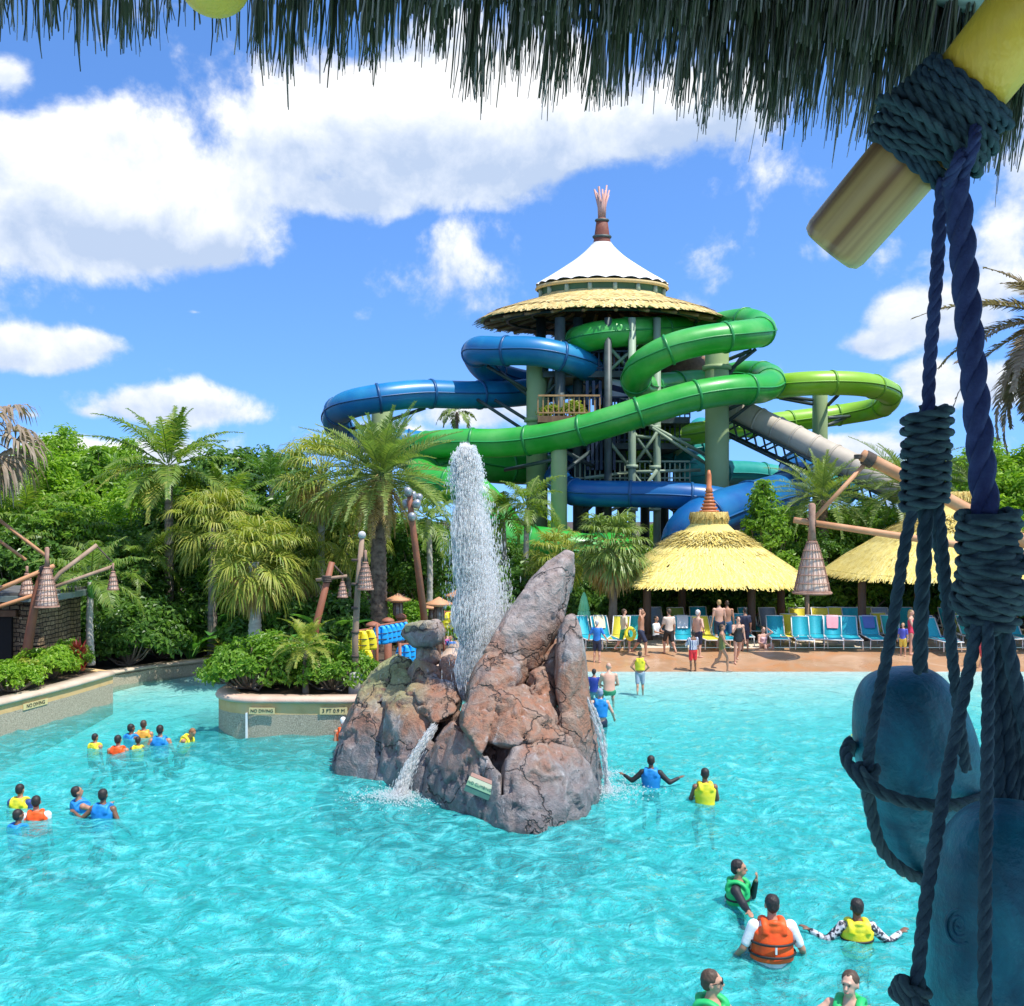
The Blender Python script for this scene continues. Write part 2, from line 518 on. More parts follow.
# aerated streaks; pale tones also painted in for light on the ripples
st = k.ramp(k.noise(1.5, v, 5, .6, 2.2), [(.36, .42), (.5, .58), (.66, .84)])
m1 = k('MixShader'); sy = k('SeparateXYZ'); k.l(v, sy.inputs[0]); mry = k('MapRange'); k.l(sy.outputs[1], mry.inputs[0]); mry.inputs[1].default_value = 20; mry.inputs[2].default_value = 31; mry.inputs[3].default_value = 1; mry.inputs[4].default_value = .12
k.l(k.math('MULTIPLY', st, mry.outputs[0]), m1.inputs[0]); k.l(tr.outputs[0], m1.inputs[1]); k.l(df.outputs[0], m1.inputs[2])
fr = k('Fresnel'); fr.inputs[0].default_value = 1.33; k.l(bp.outputs[0], fr.inputs[1])
m2 = k('MixShader'); k.l(k.math('MINIMUM', k.math('MULTIPLY', fr.outputs[0], 1.0), .55), m2.inputs[0]); k.l(m1.outputs[0], m2.inputs[1]); k.l(gl.outputs[0], m2.inputs[2])
out = m.node_tree.nodes['Material Output']; k.l(m2.outputs[0], out.inputs[0])
va = k('VolumeAbsorption'); va.inputs['Color'].default_value = (.07, .90, .88, 1); va.inputs['Density'].default_value = .5
k.l(va.outputs[0], out.inputs['Volume'])
o = link('water', me, m); o['kind'] = 'structure'
# ============================================================ plants
def unit(a): return a / (np.linalg.norm(a, axis=-1, keepdims=True) + 1e-12)


def leaf_quads(c, d, nrm, L, W, fold=.25):
    """kite-shaped leaves: base c, along d, facing nrm"""
    d = unit(d); s = unit(np.cross(d, nrm)); nn = np.cross(s, d)
    L = np.broadcast_to(L, (len(c),))[:, None]; W = np.broadcast_to(W, (len(c),))[:, None]
    b = c; t = c + d * L - nn * L * .12
    m = c + d * L * .45
    l = m + s * W * .5 + nn * W * fold; r = m - s * W * .5 + nn * W * fold
    v = np.stack([b, r, t, l], 1).reshape(-1, 3)
    return v, np.arange(len(v)).reshape(-1, 4)


def crown_mesh(name, blobs, n, L, seed, clump=.55, up=.35, aspect=.5, nclump=None, gap=.0):
    """leaf clumps spread through the volume of some ellipsoids (cx,cy,cz,rx,ry,rz)"""
    g = np.random.default_rng(seed)
    bl = np.array(blobs, float); wgt = bl[:, 3] * bl[:, 4] * bl[:, 5]; wgt = wgt ** .66; wgt /= wgt.sum()
    nclump = nclump or max(14, n // 60)
    which = g.choice(len(bl), nclump, p=wgt)
    u = unit(g.normal(size=(nclump, 3)))
    u[:, 2] = np.where(u[:, 2] < -.35, -u[:, 2], u[:, 2])
    rad = g.uniform(.62, 1.06, nclump) ** .8
    cc = bl[which, :3] + u * bl[which, 3:] * rad[:, None]
    cs = clump * g.uniform(.55, 1.25, nclump)
    k = g.integers(0, nclump, n)
    o = g.normal(size=(n, 3)); o = unit(o) * (g.random(n) ** .45)[:, None]
    c = cc[k] + o * cs[k][:, None] * np.array([1, 1, .72])
    out = unit(o * .8 + u[k] * .7 + np.array([0, 0, up]) + g.normal(size=(n, 3)) * .45)
    d = unit(np.cross(out, g.normal(size=(n, 3)))) + out * .25 + np.array([0, 0, -.18])
    v, f = leaf_quads(c, d, out, L * g.uniform(.65, 1.25, n), L * aspect * g.uniform(.8, 1.2, n))
    # twigs reaching the clumps
    tw = MB()
    base = np.array([0, 0, bl[:, 2].min() - bl[0, 5] * .6])
    for q in range(min(nclump, 34)):
        a = base * .55 + cc[q] * .45 + np.array([0, 0, -.15])
        tw.tube([base, a, cc[q]], [.05, .03, .012], 4, cap=False)
    return mesh_np(name, v, f), tw


def frond(g, base, az, e0, L, n, ll, w, droop, ldroop=.5, twist=0.0, vee=.35, fwd=.55):
    """a feather frond: leaflets on both sides of an arching rib"""
    m = 9
    t = np.linspace(0, 1, m)
    e = e0 - droop * t ** 1.4
    h = np.array([math.cos(az), math.sin(az), 0])
    st = L / (m - 1)
    dirs = np.cos(e)[:, None] * h + np.sin(e)[:, None] * np.array([0, 0, 1])
    p = np.vstack([base, base + np.cumsum(dirs[:-1] * st, 0)])
    s = np.array([-math.sin(az), math.cos(az), 0])
    tt = np.linspace(.16, 1, n)
    c = np.stack([np.interp(tt, t, p[:, q]) for q in range(3)], -1)
    dd = unit(np.stack([np.interp(tt, t, dirs[:, q]) for q in range(3)], -1))
    up = np.cross(s, dd) * -1
    up = np.where(up[:, 2:3] < 0, -up, up) if e0 > -.3 else up
    V = []; Fq = []
    k0 = 0
    prof = ll * np.clip(np.sin(np.clip(tt * 1.05 + .12, 0, 1) * PI) ** .55, .22, 1)
    for sg in (-1, 1):
        jit = g.normal(size=(n, 3)) * .10
        d = unit(sg * s * .85 + dd * fwd + up * vee + jit)
        l = prof * g.uniform(.8, 1.1, n)
        d2 = unit(d + np.array([0, 0, -ldroop]) * g.uniform(.6, 1.3, n)[:, None])
        a = c; b = c + d * (l * .5)[:, None]; e_ = b + d2 * (l * .5)[:, None]
        ws = unit(np.cross(d, up)) * (w * .5)
        v = np.stack([a - ws * .6, a + ws * .6, b + ws, b - ws, e_ + ws * .15, e_ - ws * .15], 1)
        idx = np.arange(n)[:, None] * 6 + k0
        Fq.append(np.concatenate([idx + np.array([[0, 1, 2, 3]]), idx + np.array([[3, 2, 4, 5]])]))
        V.append(v.reshape(-1, 3)); k0 += n * 6
    return np.vstack(V), np.vstack(Fq), p


def feather_crown(name, seed, nf, L, n=34, ll=.5, w=.05, e=(1.35, -.35), droop=(1.2, 1.7), ldroop=.5, vee=.35, base_r=.12, lvar=.15, rib=.022):
    g = np.random.default_rng(seed)
    V = []; Fq = []; k0 = 0; ribs = MB()
    for q in range(nf):
        u = (q + .5) / nf
        az = q * 2.39996 + g.uniform(-.25, .25)
        e0 = e[0] + (e[1] - e[0]) * u ** .8 + g.uniform(-.12, .12)
        b = np.array([math.cos(az) * base_r, math.sin(az) * base_r, .25 * (1 - u)])
        v, f, p = frond(g, b, az, e0, L * g.uniform(1 - lvar, 1 + lvar * .6) * (1 if u > .15 else .75), n, ll, w, g.uniform(*droop) * (.55 + .45 * u), ldroop, vee=vee)
        V.append(v); Fq.append(f + k0); k0 += len(v)
        ribs.tube(p, np.linspace(rib, rib * .25, len(p)), 4, cap=False)
    v = np.vstack([np.vstack(V), np.vstack(ribs.v)]); ff = [np.vstack(Fq)] + [np.vstack(a) + k0 for a in ribs.f.values()]
    return mesh_np(name, v, np.vstack(ff))


def fan_crown(name, seed, nf, pet, L, nseg=26, w=.075, e=(1.3, -.9), droop=.8, tipdroop=1.1):
    """fan leaves on stalks: narrow segments radiating from the end of the stalk"""
    g = np.random.default_rng(seed)
    V = []; k0 = 0; Fq = []; st = MB()
    for q in range(nf):
        u = (q + .5) / nf
        az = q * 2.39996 + g.uniform(-.3, .3)
        e0 = e[0] + (e[1] - e[0]) * u + g.uniform(-.15, .15)
        h = np.array([math.cos(az), math.sin(az), 0]); z = np.array([0, 0, 1.0])
        pl = pet * g.uniform(.8, 1.1)
        p = [np.array([0, 0, .15 * (1 - u)]) + h * .08]
        for t in np.linspace(0, 1, 4):
            ee = e0 - droop * .5 * t
            p.append(p[-1] + (h * math.cos(ee) + z * math.sin(ee)) * pl / 4)
        ee = e0 - droop * .75
        d0 = h * math.cos(ee) + z * math.sin(ee); s = np.cross(h, z); nn = np.cross(s, d0)
        if nn[2] < 0: nn = -nn
        c = p[-1]
        st.tube(p, np.linspace(.022, .012, len(p)), 4, cap=False)
        th = np.linspace(-1.95, 1.95, nseg) + g.normal(size=nseg) * .03
        l = L * (.72 + .28 * np.cos(th * .75)) * g.uniform(.85, 1.08, nseg)
        d = np.cos(th)[:, None] * d0 + np.sin(th)[:, None] * s + (.18 + .22 * np.abs(np.sin(th)))[:, None] * nn + g.normal(size=(nseg, 3)) * .06
        d = unit(d)
        d2 = unit(d + np.array([0, 0, -tipdroop]) * g.uniform(.5, 1.25, nseg)[:, None])
        d3 = unit(d2 + np.array([0, 0, -tipdroop * 1.1]))
        a = np.repeat(c[None], nseg, 0); b = a + d * (l * .5)[:, None]; m = b + d2 * (l * .28)[:, None]; e_ = m + d3 * (l * .26)[:, None]
        ws = unit(np.cross(d, nn)) * (w * .5)
        v = np.stack([a - ws * .25, a + ws * .25, b + ws, b - ws, m + ws * .7, m - ws * .7, e_ + ws * .12, e_ - ws * .12], 1)
        idx = np.arange(nseg)[:, None] * 8 + k0
        Fq += [idx + np.array([[0, 1, 2, 3]]), idx + np.array([[3, 2, 4, 5]]), idx + np.array([[5, 4, 6, 7]])]
        V.append(v.reshape(-1, 3)); k0 += nseg * 8
    v = np.vstack([np.vstack(V), np.vstack(st.v)]); ff = Fq + [np.vstack(a) + k0 for a in st.f.values()]
    return mesh_np(name, v, np.vstack(ff))


def trunk_mb(h, r0, r1, seed, lean=.15, ring=.16, rough=.12, n=10):
    g = np.random.default_rng(seed)
    m = max(6, int(h / ring)) * 2
    t = np.linspace(0, 1, m)
    lx, ly = g.normal(size=2) * lean
    p = np.stack([lx * np.sin(t * 2.4) * h * .12, ly * np.sin(t * 2) * h * .12, t * h], -1)
    p -= p[-1] * np.array([1, 1, 0]) * t[:, None] ** 2
    r = (r0 + (r1 - r0) * t ** .6) * (1 + rough * (np.arange(m) % 2 - .5) + g.normal(size=m) * .03)
    return MB().tube(p, r, n)


L_palm = leaf_mat('palm_leaf', [(.10, .20, .03), (.18, .30, .045), (.27, .37, .06), (.14, .25, .05), (.34, .38, .08)], .45, .4)
L_yel = leaf_mat('palm_leaf_yellowing', [(.24, .31, .04), (.40, .42, .07), (.18, .29, .045), (.50, .46, .10), (.29, .37, .06)], .38, .45)
L_date = leaf_mat('date_palm_leaf', [(.15, .24, .06), (.23, .33, .07), (.31, .38, .10), (.18, .26, .07)], .3, .4)
L_dead = leaf_mat('dead_frond', [(.48, .33, .14), (.58, .43, .21), (.40, .26, .11), (.52, .38, .12)], .3, .7, .1)
L_tan = leaf_mat('dry_frond_grey', [(.36, .29, .22), (.28, .21, .15), (.45, .37, .28), (.22, .15, .10)], .25, .7, .1)
L_dark = leaf_mat('leaf_dark', [(.06, .14, .03), (.10, .22, .035), (.16, .30, .045), (.075, .17, .035)], .4, .35)
L_mid = leaf_mat('leaf_mid', [(.11, .24, .025), (.18, .34, .03), (.26, .43, .05), (.13, .28, .03)], .45, .4)
L_lime = leaf_mat('leaf_bright', [(.18, .36, .025), (.27, .46, .035), (.37, .54, .06), (.14, .30, .025)], .48, .4)
L_yg = leaf_mat('leaf_yellow', [(.38, .42, .05), (.26, .38, .05), (.48, .48, .09)], .45, .4)
L_red = leaf_mat('leaf_red', [(.25, .03, .04), (.38, .06, .05), (.16, .03, .04)], .4, .35)
L_big = leaf_mat('banana_leaf', [(.07, .24, .07), (.12, .34, .07), (.19, .40, .08)], .38, .3)
M_bark = pmat('bark', (.16, .11, .075), (.30, .24, .18), 5, .9, .6, 20, stretch=(1, 1, .35))
M_palmbark = pmat('palm_bark', (.17, .13, .10), (.34, .29, .24), 3, .9, .6, 14, stretch=(1, 1, 3))
M_datebark = pmat('date_palm_bark', (.075, .05, .035), (.22, .16, .11), 7, .95, 1.0, 9)
M_greybark = pmat('pale_palm_bark', (.36, .33, .29), (.52, .48, .43), 4, .85, .4, 14, stretch=(1, 1, 4))


def palm(x, y, z0, z1, crown_me, mat, label, trunk_r=.15, bark=None, scale=1.0, rot=0.0, group='palm trees around the pool', dead=None, lean=.15, name='palm_tree', shaft=None):
    root = empty(name, (x, y, z0), label, 'palm tree', group)
    bark = bark or M_palmbark
    tm = trunk_mb(z1 - z0, trunk_r * 1.25, trunk_r * .85, int(abs(x * 97 + y * 31)), lean)
    for a in tm.v: a += np.array([x, y, z0])
    tm.build('trunk', bark, root)
    c = bpy.data.objects.new('crown', crown_me); COL.objects.link(c); c.parent = root
    if not crown_me.materials: crown_me.materials.append(mat)
    c.location = (0, 0, z1 - z0); c.scale = (scale,) * 3; c.rotation_euler = (0, 0, rot)
    if dead is not None:
        d = bpy.data.objects.new('dead_fronds', dead[0]); COL.objects.link(d); d.parent = root
        if not dead[0].materials: dead[0].materials.append(dead[1])
        d.location = (0, 0, z1 - z0 - .1); d.scale = (scale,) * 3; d.rotation_euler = (0, 0, rot + 1)
    if shaft:
        sm = MB().tube([(x, y, z1 - shaft), (x, y, z1 - shaft * .5), (x, y, z1 + .05)], [trunk_r * .9, trunk_r * 1.15, trunk_r * .6], 10)
        sm.build('crownshaft', L_big, root)
    return root


coco = feather_crown('coconut_crown', 1, 22, 3.2, 52, .66, .06, (1.5, -.35), (.8, 1.6), .75, .15)
coco2 = feather_crown('coconut_crown_dark', 2, 17, 3.0, 40, .55, .055, (1.5, .0), (.8, 1.4), .6, .2)
date = feather_crown('date_crown', 3, 66, 2.9, 48, .46, .036, (1.5, -.55), (.7, 1.25), .15, .5)
date2 = feather_crown('date_crown_b', 4, 46, 3.0, 42, .45, .036, (1.45, -.5), (.9, 1.5), .2, .5)
datedead = feather_crown('date_dead', 5, 26, 2.1, 34, .36, .032, (-.55, -1.35), (.2, .5), .4, .3)
queen = feather_crown('queen_crown', 6, 15, 2.0, 46, .55, .036, (1.4, -.35), (1.4, 2.1), 1.1, .2)
fan1 = fan_crown('fan_crown', 7, 38, 1.15, 1.15, 28, .058, (1.55, -.95), .9, .85)
fan2 = fan_crown('fan_crown_b', 8, 36, 1.2, 1.15, 28, .058, (1.55, -.8), .8, 1.0)
fandead = fan_crown('fan_dead', 9, 16, .9, 1.0, 18, .075, (-.6, -1.35), .4, 1.2)
cabbage = fan_crown('cabbage_palm_crown', 10, 46, .95, .95, 30, .062, (1.5, -.75), .7, .7)
roebel = feather_crown('pygmy_date_crown', 11, 26, 1.0, 38, .22, .018, (1.4, -.4), (1.3, 1.9), .3, .3, base_r=.05, rib=.01)
drydate = feather_crown('dry_date_crown', 12, 40, 3.0, 66, .50, .05, (.9, -1.1), (1.1, 1.7), .45, .25)
dryfan = fan_crown('dry_fan_crown', 13, 26, 1.0, 1.2, 22, .09, (.9, -1.2), 1.0, 1.4)
coconut_yel = feather_crown('coconut_yellow', 14, 7, 2.8, 40, .6, .055, (.15, -.5), (1.2, 1.7), 1.0, .1)


def atx(px, Y): return (px - 512) * Y / F
def atz(py, Y): return CAM_H - (py - HZ) * Y / F


palm(atx(168, 37), 37, .4, atz(468, 37), coco, L_palm, 'tall coconut palm with arching fronds standing out against the sky by the dense green trees', .17, scale=1.03, rot=.6, dead=(coconut_yel, L_yel))
palm(atx(254, 32), 32, .4, atz(562, 32), fan1, L_yel, 'broad fan palm with yellowing drooping leaves and thick pale trunk behind the planter hedge', .2, M_greybark, .92, .3, dead=(fandead, L_dead))
palm(atx(212, 35), 35, .4, atz(528, 35), fan2, L_yel, 'fan palm half hidden behind the yellowing fan palm and the coconut palm', .16, M_palmbark, .85, 1.3)
palm(atx(322, 36), 36, .4, atz(478, 36), fan2, L_yel, 'tall slim fan palm between the date palm and the yellowing fan palm', .13, M_greybark, .92, 2.1, dead=(fandead, L_yel))
palm(atx(381, 33), 33, .4, atz(478, 33), date, L_date, 'big date palm with tan skirt of dead fronds left of the water jet', .27, M_datebark, .98, .5, dead=(datedead, L_dead))
palm(atx(527, 45), 45, .4, atz(508, 45), queen, L_palm, 'slim queen palm just beside the leaning rock spire and the water jet', .13, M_greybark, 1.12, 1.0)
palm(atx(503, 46), 46, .4, atz(520, 46), queen, L_yel, 'shorter queen palm with yellow fronds right behind the water jet', .13, M_greybark, 1.2, 2.4)
palm(atx(612, 40), 40, .4, atz(550, 40), cabbage, L_date, 'cabbage palm with round crown next to the nearer thatched pavilion', .17, M_bark, 1.0, .4, dead=(fandead, L_dead))
palm(atx(822, 47), 47, .4, atz(500, 47), date2, L_date, 'date palm with upright crown above the hanging basket lamp', .28, M_datebark, .98, 1.7)
palm(atx(908, 46), 46, .4, atz(490, 46), date2, L_date, 'wide date palm rising behind the farther thatched pavilion and hanging ropes', .28, M_datebark, 1.1, .2)
palm(atx(985, 52), 52, .4, atz(500, 52), date, L_date, 'date palm partly hidden by the rope knots beyond the sun loungers', .28, M_datebark, 1.05, 2.2)
palm(atx(1062, 46), 46, .4, atz(325, 46), drydate, L_tan, 'tall palm with grey dried fronds reaching in at the edge beside the ropes', .34, M_datebark, 2.05, 2.6)
palm(atx(457, 78), 78, .4, atz(412, 78), feather_crown('far_palm_crown', 31, 14, 2.1, 26, .6, .09, (1.3, -.6), (1.2, 1.9), 1.0, .2), L_date, 'small distant palm seen under the long blue tube slide', .14, M_bark, 1.0, .4)
palm(atx(-22, 27), 27, .8, atz(440, 27), dryfan, L_tan, 'palm with dry hanging fronds at the edge over the stone hut', .2, M_palmbark, 1.0, .9)
palm(atx(91, 31), 31, .7, atz(582, 31), queen, L_yel, 'small queen palm with slim grey trunk at the bend of the pool wall', .11, M_greybark, 1.05, .5, shaft=.5)
palm(atx(287, 34.5), 34.5, .4, atz(560, 34.5), fan2, L_yel, 'fan palm between the yellowing fan palm and the date palm, overhanging the hedge', .14, M_greybark, .85, 4.0, dead=(fandead, L_dead))
palm(atx(348, 37), 37, .4, atz(535, 37), fan1, L_date, 'fan palm squeezed between the tall slim fan palm and date palm trunk', .14, M_palmbark, .85, 5.0)
palm(atx(428, 39), 39, .4, atz(520, 39), queen, L_yel, 'yellowish queen palm between date palm and water jet', .12, M_greybark, 1.1, 3.3)
palm(atx(140, 36), 36, .4, atz(565, 36), queen, L_palm, 'low queen palm in front of the coconut palm trunk', .12, M_greybark, 1.0, 1.3)
palm(atx(60, 37), 37, .4, atz(545, 37), queen, L_date, 'feathery queen palm over the long lamp booms', .12, M_greybark, 1.15, 2.9)
palm(atx(222, 38), 38, .4, atz(512, 38), coco, L_yel, 'coconut palm with yellow green fronds filling the gap left of the tall slim fan palm', .15, scale=.85, rot=2.2)
palm(atx(24, 38), 38, .4, atz(520, 38), coco, L_palm, 'coconut palm over the stone hut roof below the bright trees', .15, scale=.85, rot=.9)
palm(atx(272, 44), 44, .4, atz(485, 44), coco2, L_dark, 'dark feather palm behind the fan palms', .15, scale=.8, rot=.2)
palm(atx(112, 45), 45, .4, atz(498, 45), coco2, L_dark, 'dark feather palm behind the coconut palm', .15, scale=.85, rot=1.9)
palm(atx(555, 42), 42, .4, atz(560, 42), fan1, L_date, 'low fan palm in the shade under the green tube slide', .15, M_bark, .75, 1.1)


# ---- broadleaf trees and shrubs: a few kinds, then copies
def tree_kind(nm, seed, blobs, n, L, mat, h, r, clump, aspect=.5, label='', cat='tree', name='tree', trunk=True, bark=None):
    root = empty(name, (0, 0, 0))
    me, tw = crown_mesh(nm, blobs, n, L, seed, clump, aspect=aspect)
    link('crown', me, mat, root)
    if trunk:
        t = trunk_mb(h, r * 1.3, r * .7, seed, .5, .5, .05, 8)
        t.v += tw.v
        off = sum(len(a) for a in t.v[:-len(tw.v)])
        for kk, fs in tw.f.items(): t.f.setdefault(kk, []).extend([a + off for a in fs])
        t.build('trunk', bark or M_bark, root)
    else:
        tw.build('stem', bark or M_bark, root)
    return root


KIND = {
    'round': tree_kind('round_crown', 21, [(0, 0, 3.6, 2.2, 2.2, 1.9), (1.2, -.6, 2.8, 1.5, 1.5, 1.3), (-1.4, -.4, 3.0, 1.5, 1.5, 1.4), (.3, -.9, 4.6, 1.2, 1.2, 1.1)], 9000, .26, L_mid, 3.2, .16, .6),
    'bright': tree_kind('bright_crown', 22, [(0, 0, 4.2, 2.2, 2.2, 2.2), (1.5, 0, 3.4, 1.5, 1.5, 1.5), (-1.5, -.3, 3.2, 1.6, 1.6, 1.5), (0, -.8, 2.2, 1.6, 1.3, 1.2), (.5, 0, 5.9, .9, .9, 1.1)], 10500, .25, L_lime, 3.6, .18, .6, .42),
    'dark': tree_kind('dark_crown', 23, [(0, 0, 3.0, 1.9, 1.9, 2.2), (.9, -.5, 1.9, 1.4, 1.3, 1.4), (-.9, -.3, 2.1, 1.4, 1.4, 1.5)], 8000, .25, L_dark, 2.6, .15, .5),
    'slim': tree_kind('slim_crown', 24, [(0, 0, 3.2, 1.0, 1.0, 1.9), (.3, -.2, 1.8, 1.1, 1.0, 1.2), (-.2, 0, 4.9, .6, .6, 1.0)], 5500, .22, L_mid, 3.0, .12, .42),
    'bush': tree_kind('bush_crown', 25, [(0, 0, .55, .85, .85, .6), (.45, -.2, .45, .6, .6, .5), (-.5, 0, .45, .6, .6, .48)], 3600, .13, L_mid, .4, .05, .22, cat='shrub', name='shrub', trunk=False),
    'limebush': tree_kind('lime_bush_crown', 26, [(0, 0, .5, .8, .8, .55), (.5, -.2, .4, .55, .55, .42), (-.45, -.1, .42, .55, .6, .45)], 3000, .14, L_lime, .4, .05, .22, cat='shrub', name='shrub', trunk=False),
    'darkbush': tree_kind('dark_bush_crown', 27, [(0, 0, .8, 1.1, 1.0, .85), (.7, -.2, .55, .8, .8, .6), (-.7, 0, .6, .8, .8, .65)], 4200, .2, L_dark, .5, .05, .32, cat='shrub', name='shrub', trunk=False),
    'yellowbush': tree_kind('yellow_bush_crown', 28, [(0, 0, .45, .6, .6, .45)], 1500, .15, L_yg, .4, .04, .2, cat='shrub', name='shrub', trunk=False),
}


def big_leaf_plant(seed, n, L, W, name='banana_plant'):
    """broad paddle leaves on stalks"""
    g = np.random.default_rng(seed); lv = MB(); st = MB()
    for q in range(n):
        az = q * 2.4 + g.uniform(-.3, .3); e = g.uniform(.75, 1.4); ln = L * g.uniform(.75, 1.1)
        h = np.array([math.cos(az), math.sin(az), 0]); z = np.array([0, 0, 1.])
        s = np.cross(h, z)
        p = [h * .05]
        for t in np.linspace(0, 1, 12):
            ee = e - max(0, t - .35) * 1.7
            p.append(p[-1] + (h * math.cos(ee) + z * math.sin(ee)) * ln / 11)
        p = np.array(p)
        st.tube(p[:6], np.linspace(.03, .02, 6), 5)
        bl = p[5:]; m = len(bl); t = np.linspace(0, 1, m)
        ww = W * np.sin(np.clip(t * .93 + .05, 0, 1) * PI) ** .6
        l = bl + s * ww[:, None] * .5 + np.array([0, 0, .18]) * ww[:, None]; r = bl - s * ww[:, None] * .5 + np.array([0, 0, .18]) * ww[:, None]
        v = np.stack([l, bl, r], 1).reshape(-1, 3); i = np.arange(m - 1)[:, None] * 3
        lv.add(v, np.vstack([i + np.array([[0, 1, 4, 3]]), i + np.array([[1, 2, 5, 4]])]))
    root = empty(name, (0, 0, 0))
    lv.build('leaves', L_big, root); st.build('stalk', L_big, root)
    return root


KIND['banana'] = big_leaf_plant(41, 11, 2.6, .6)
KIND['arum'] = big_leaf_plant(42, 14, 1.3, .42, 'arum_plant')
KIND['fern'] = empty('fern_plant', (0, 0, 0))
link('fronds', feather_crown('fern_fronds', 43, 24, 1.3, 30, .26, .035, (1.3, .1), (1.0, 1.6), .4, .2, base_r=.05, rib=.01), L_yel, KIND['fern'])
MB().lathe([(.06, -.05), (.07, .05), (.03, .2)], n=8).build('stem', M_bark, KIND['fern'])
KIND['cordyline'] = empty('cordyline_plant', (0, 0, 0))
_g = np.random.default_rng(5); _n = 90
_d = unit(np.c_[_g.normal(size=(_n, 2)), _g.uniform(.3, 1.6, _n)]); _z = _g.uniform(.1, .75, _n)
link('leaves', mesh_np('cordyline_leaves', *leaf_quads(np.c_[np.zeros((_n, 2)), _z], _d, np.cross(_d, np.cross(_d, np.array([0, 0, 1.0]))), .45, .09)), L_red, KIND['cordyline'])
MB().tube([(0, 0, -.05), (0, 0, .4), (0, 0, .75)], [.03, .025, .015], 6).build('stem', M_bark, KIND['cordyline'])
_used = set()


def plant(kind, px, Y, z, s, label, cat='tree', group='trees round the pool', rot=None, sz=None):
    src = KIND[kind]
    o = src if kind not in _used else copy_tree(src)
    _used.add(kind)
    o.location = (atx(px, Y), Y, z)
    o.rotation_euler = (0, 0, random.uniform(-.6, .6) if rot is None else rot)
    o.scale = (s, s, s * (sz or 1))
    return tag(o, label, cat, group)


# the woods on the left
LW = 'trees in the woods on the left'
plant('bright', 28, 41, .4, 1.12, 'bright green leafy tree above the stone hut', 'tree', LW)
plant('bright', 84, 45, .4, 1.15, 'bright green leafy tree left of the coconut palm crown', 'tree', LW, 1.5)
plant('bright', -40, 44, .4, 1.25, 'bright green leafy tree at the edge of the woods', 'tree', LW, 2.5)
plant('round', 60, 38, .4, .95, 'rounded green tree over the basket lamps', 'tree', LW)
plant('bright', 130, 41, .4, .92, 'bright green tree below the coconut palm crown', 'tree', LW, .7)
plant('slim', 104, 44, .4, 1.35, 'slim feathery tree pointing up beside the coconut palm', 'tree', LW)
plant('dark', 160, 39, .4, 1.05, 'dark green tree behind the pale green parasol', 'tree', LW)
plant('dark', 205, 40, .4, 1.2, 'dark tree between the coconut palm and the fan palms', 'tree', LW, 1.1)
plant('slim', 225, 37, .4, .8, 'vine covered slim tree over the blue lounger among the shrubs', 'tree', LW)
plant('dark', 120, 36, .4, .8, 'dark leafy tree behind the small queen palm', 'tree', LW, .3)
plant('dark', 300, 39, .4, 1.15, 'dark tree behind the planter hedge and fan palms', 'tree', LW, 2)
plant('dark', 350, 41, .4, 1.2, 'dark tree behind the tall hanging lamp post', 'tree', LW, .9)
plant('dark', 425, 41, .4, .95, 'dark tree behind the red floodlight mast', 'tree', LW, 2.8)
plant('round', 175, 47, .4, .8, 'green tree rising behind the coconut palm trunk', 'tree', LW)
plant('dark', 20, 36, .4, .9, 'dark tree right behind the stone hut', 'tree', LW, .1)
plant('round', 250, 48, .4, 1.02, 'green tree filling the gap behind the dark feather palm', 'tree', LW)
plant('round', 392, 48, .4, .85, 'green tree behind the date palm under the blue slide', 'tree', LW, 1.9)
# behind the rock and the loungers
BW = 'trees behind the sun loungers'
plant('dark', 462, 52, .4, .85, 'dark tree added for the shade far behind the water jet under the green slide', 'tree', BW, 1.3)  # this tree and the next stand in for dark shade under the slides
plant('dark', 503, 50, .4, .78, 'dark tree added for the shade between the water jet and the queen palm trunk', 'tree', BW, 2.0)
plant('darkbush', 520, 44, .38, 1.7, 'dark shrub at the foot of the queen palm', 'shrub', BW)
plant('darkbush', 482, 43, .38, 1.6, 'dark shrub seen right of the water jet', 'shrub', BW)
plant('dark', 475, 44, .4, .62, 'dark tree behind the water jet', 'tree', BW)
plant('dark', 540, 46, .4, .62, 'dark tree behind the leaning rock spire', 'tree', BW, 2.2)
plant('dark', 590, 47, .4, .62, 'dark tree under the lower blue slide', 'tree', BW, 1)
plant('dark', 655, 48, .4, .66, 'dark tree behind the left posts of the nearer pavilion', 'tree', BW, .6)
plant('dark', 712, 48, .4, .62, 'dark tree behind the middle of the nearer pavilion', 'tree', BW, 2.6)
plant('slim', 768, 46, .4, 1.12, 'slim dark tree between the pavilion roof and the basket lamp', 'tree', BW)
plant('round', 800, 49, .4, .95, 'green tree under the upright date palm', 'tree', BW, .2)
plant('round', 858, 50, .4, 1.0, 'leafy tree left of the farther pavilion roof', 'tree', BW, 1.2)
plant('dark', 830, 46, .4, .8, 'dark tree behind the large basket lamp', 'tree', BW, 1.7)
plant('dark', 895, 47, .4, .85, 'dark tree under the farther pavilion eave', 'tree', BW, .4)
plant('dark', 960, 47, .4, .95, 'dark tree behind the hanging rope knots', 'tree', BW, 2.9)
plant('bright', 1012, 44, .4, 1.15, 'bright green tree at the edge beside the thick rope', 'tree', BW, .5)
plant('round', 1060, 46, .4, 1.1, 'rounded tree past the edge of the lounger deck', 'tree', BW, 1.0)
plant('banana', 1008, 44.8, .4, 2.0, 'banana plant with broad leaves behind the thick rope', 'plant', 'broad leaved plants', .4)
plant('banana', 328, 33, .4, .95, 'banana plant with big paddle leaves behind the planter hedge', 'plant', 'broad leaved plants', 1.2)
plant('banana', 215, 36, .4, .8, 'banana plant leaning over the blue lounger among the shrubs', 'plant', 'broad leaved plants', 2.9)
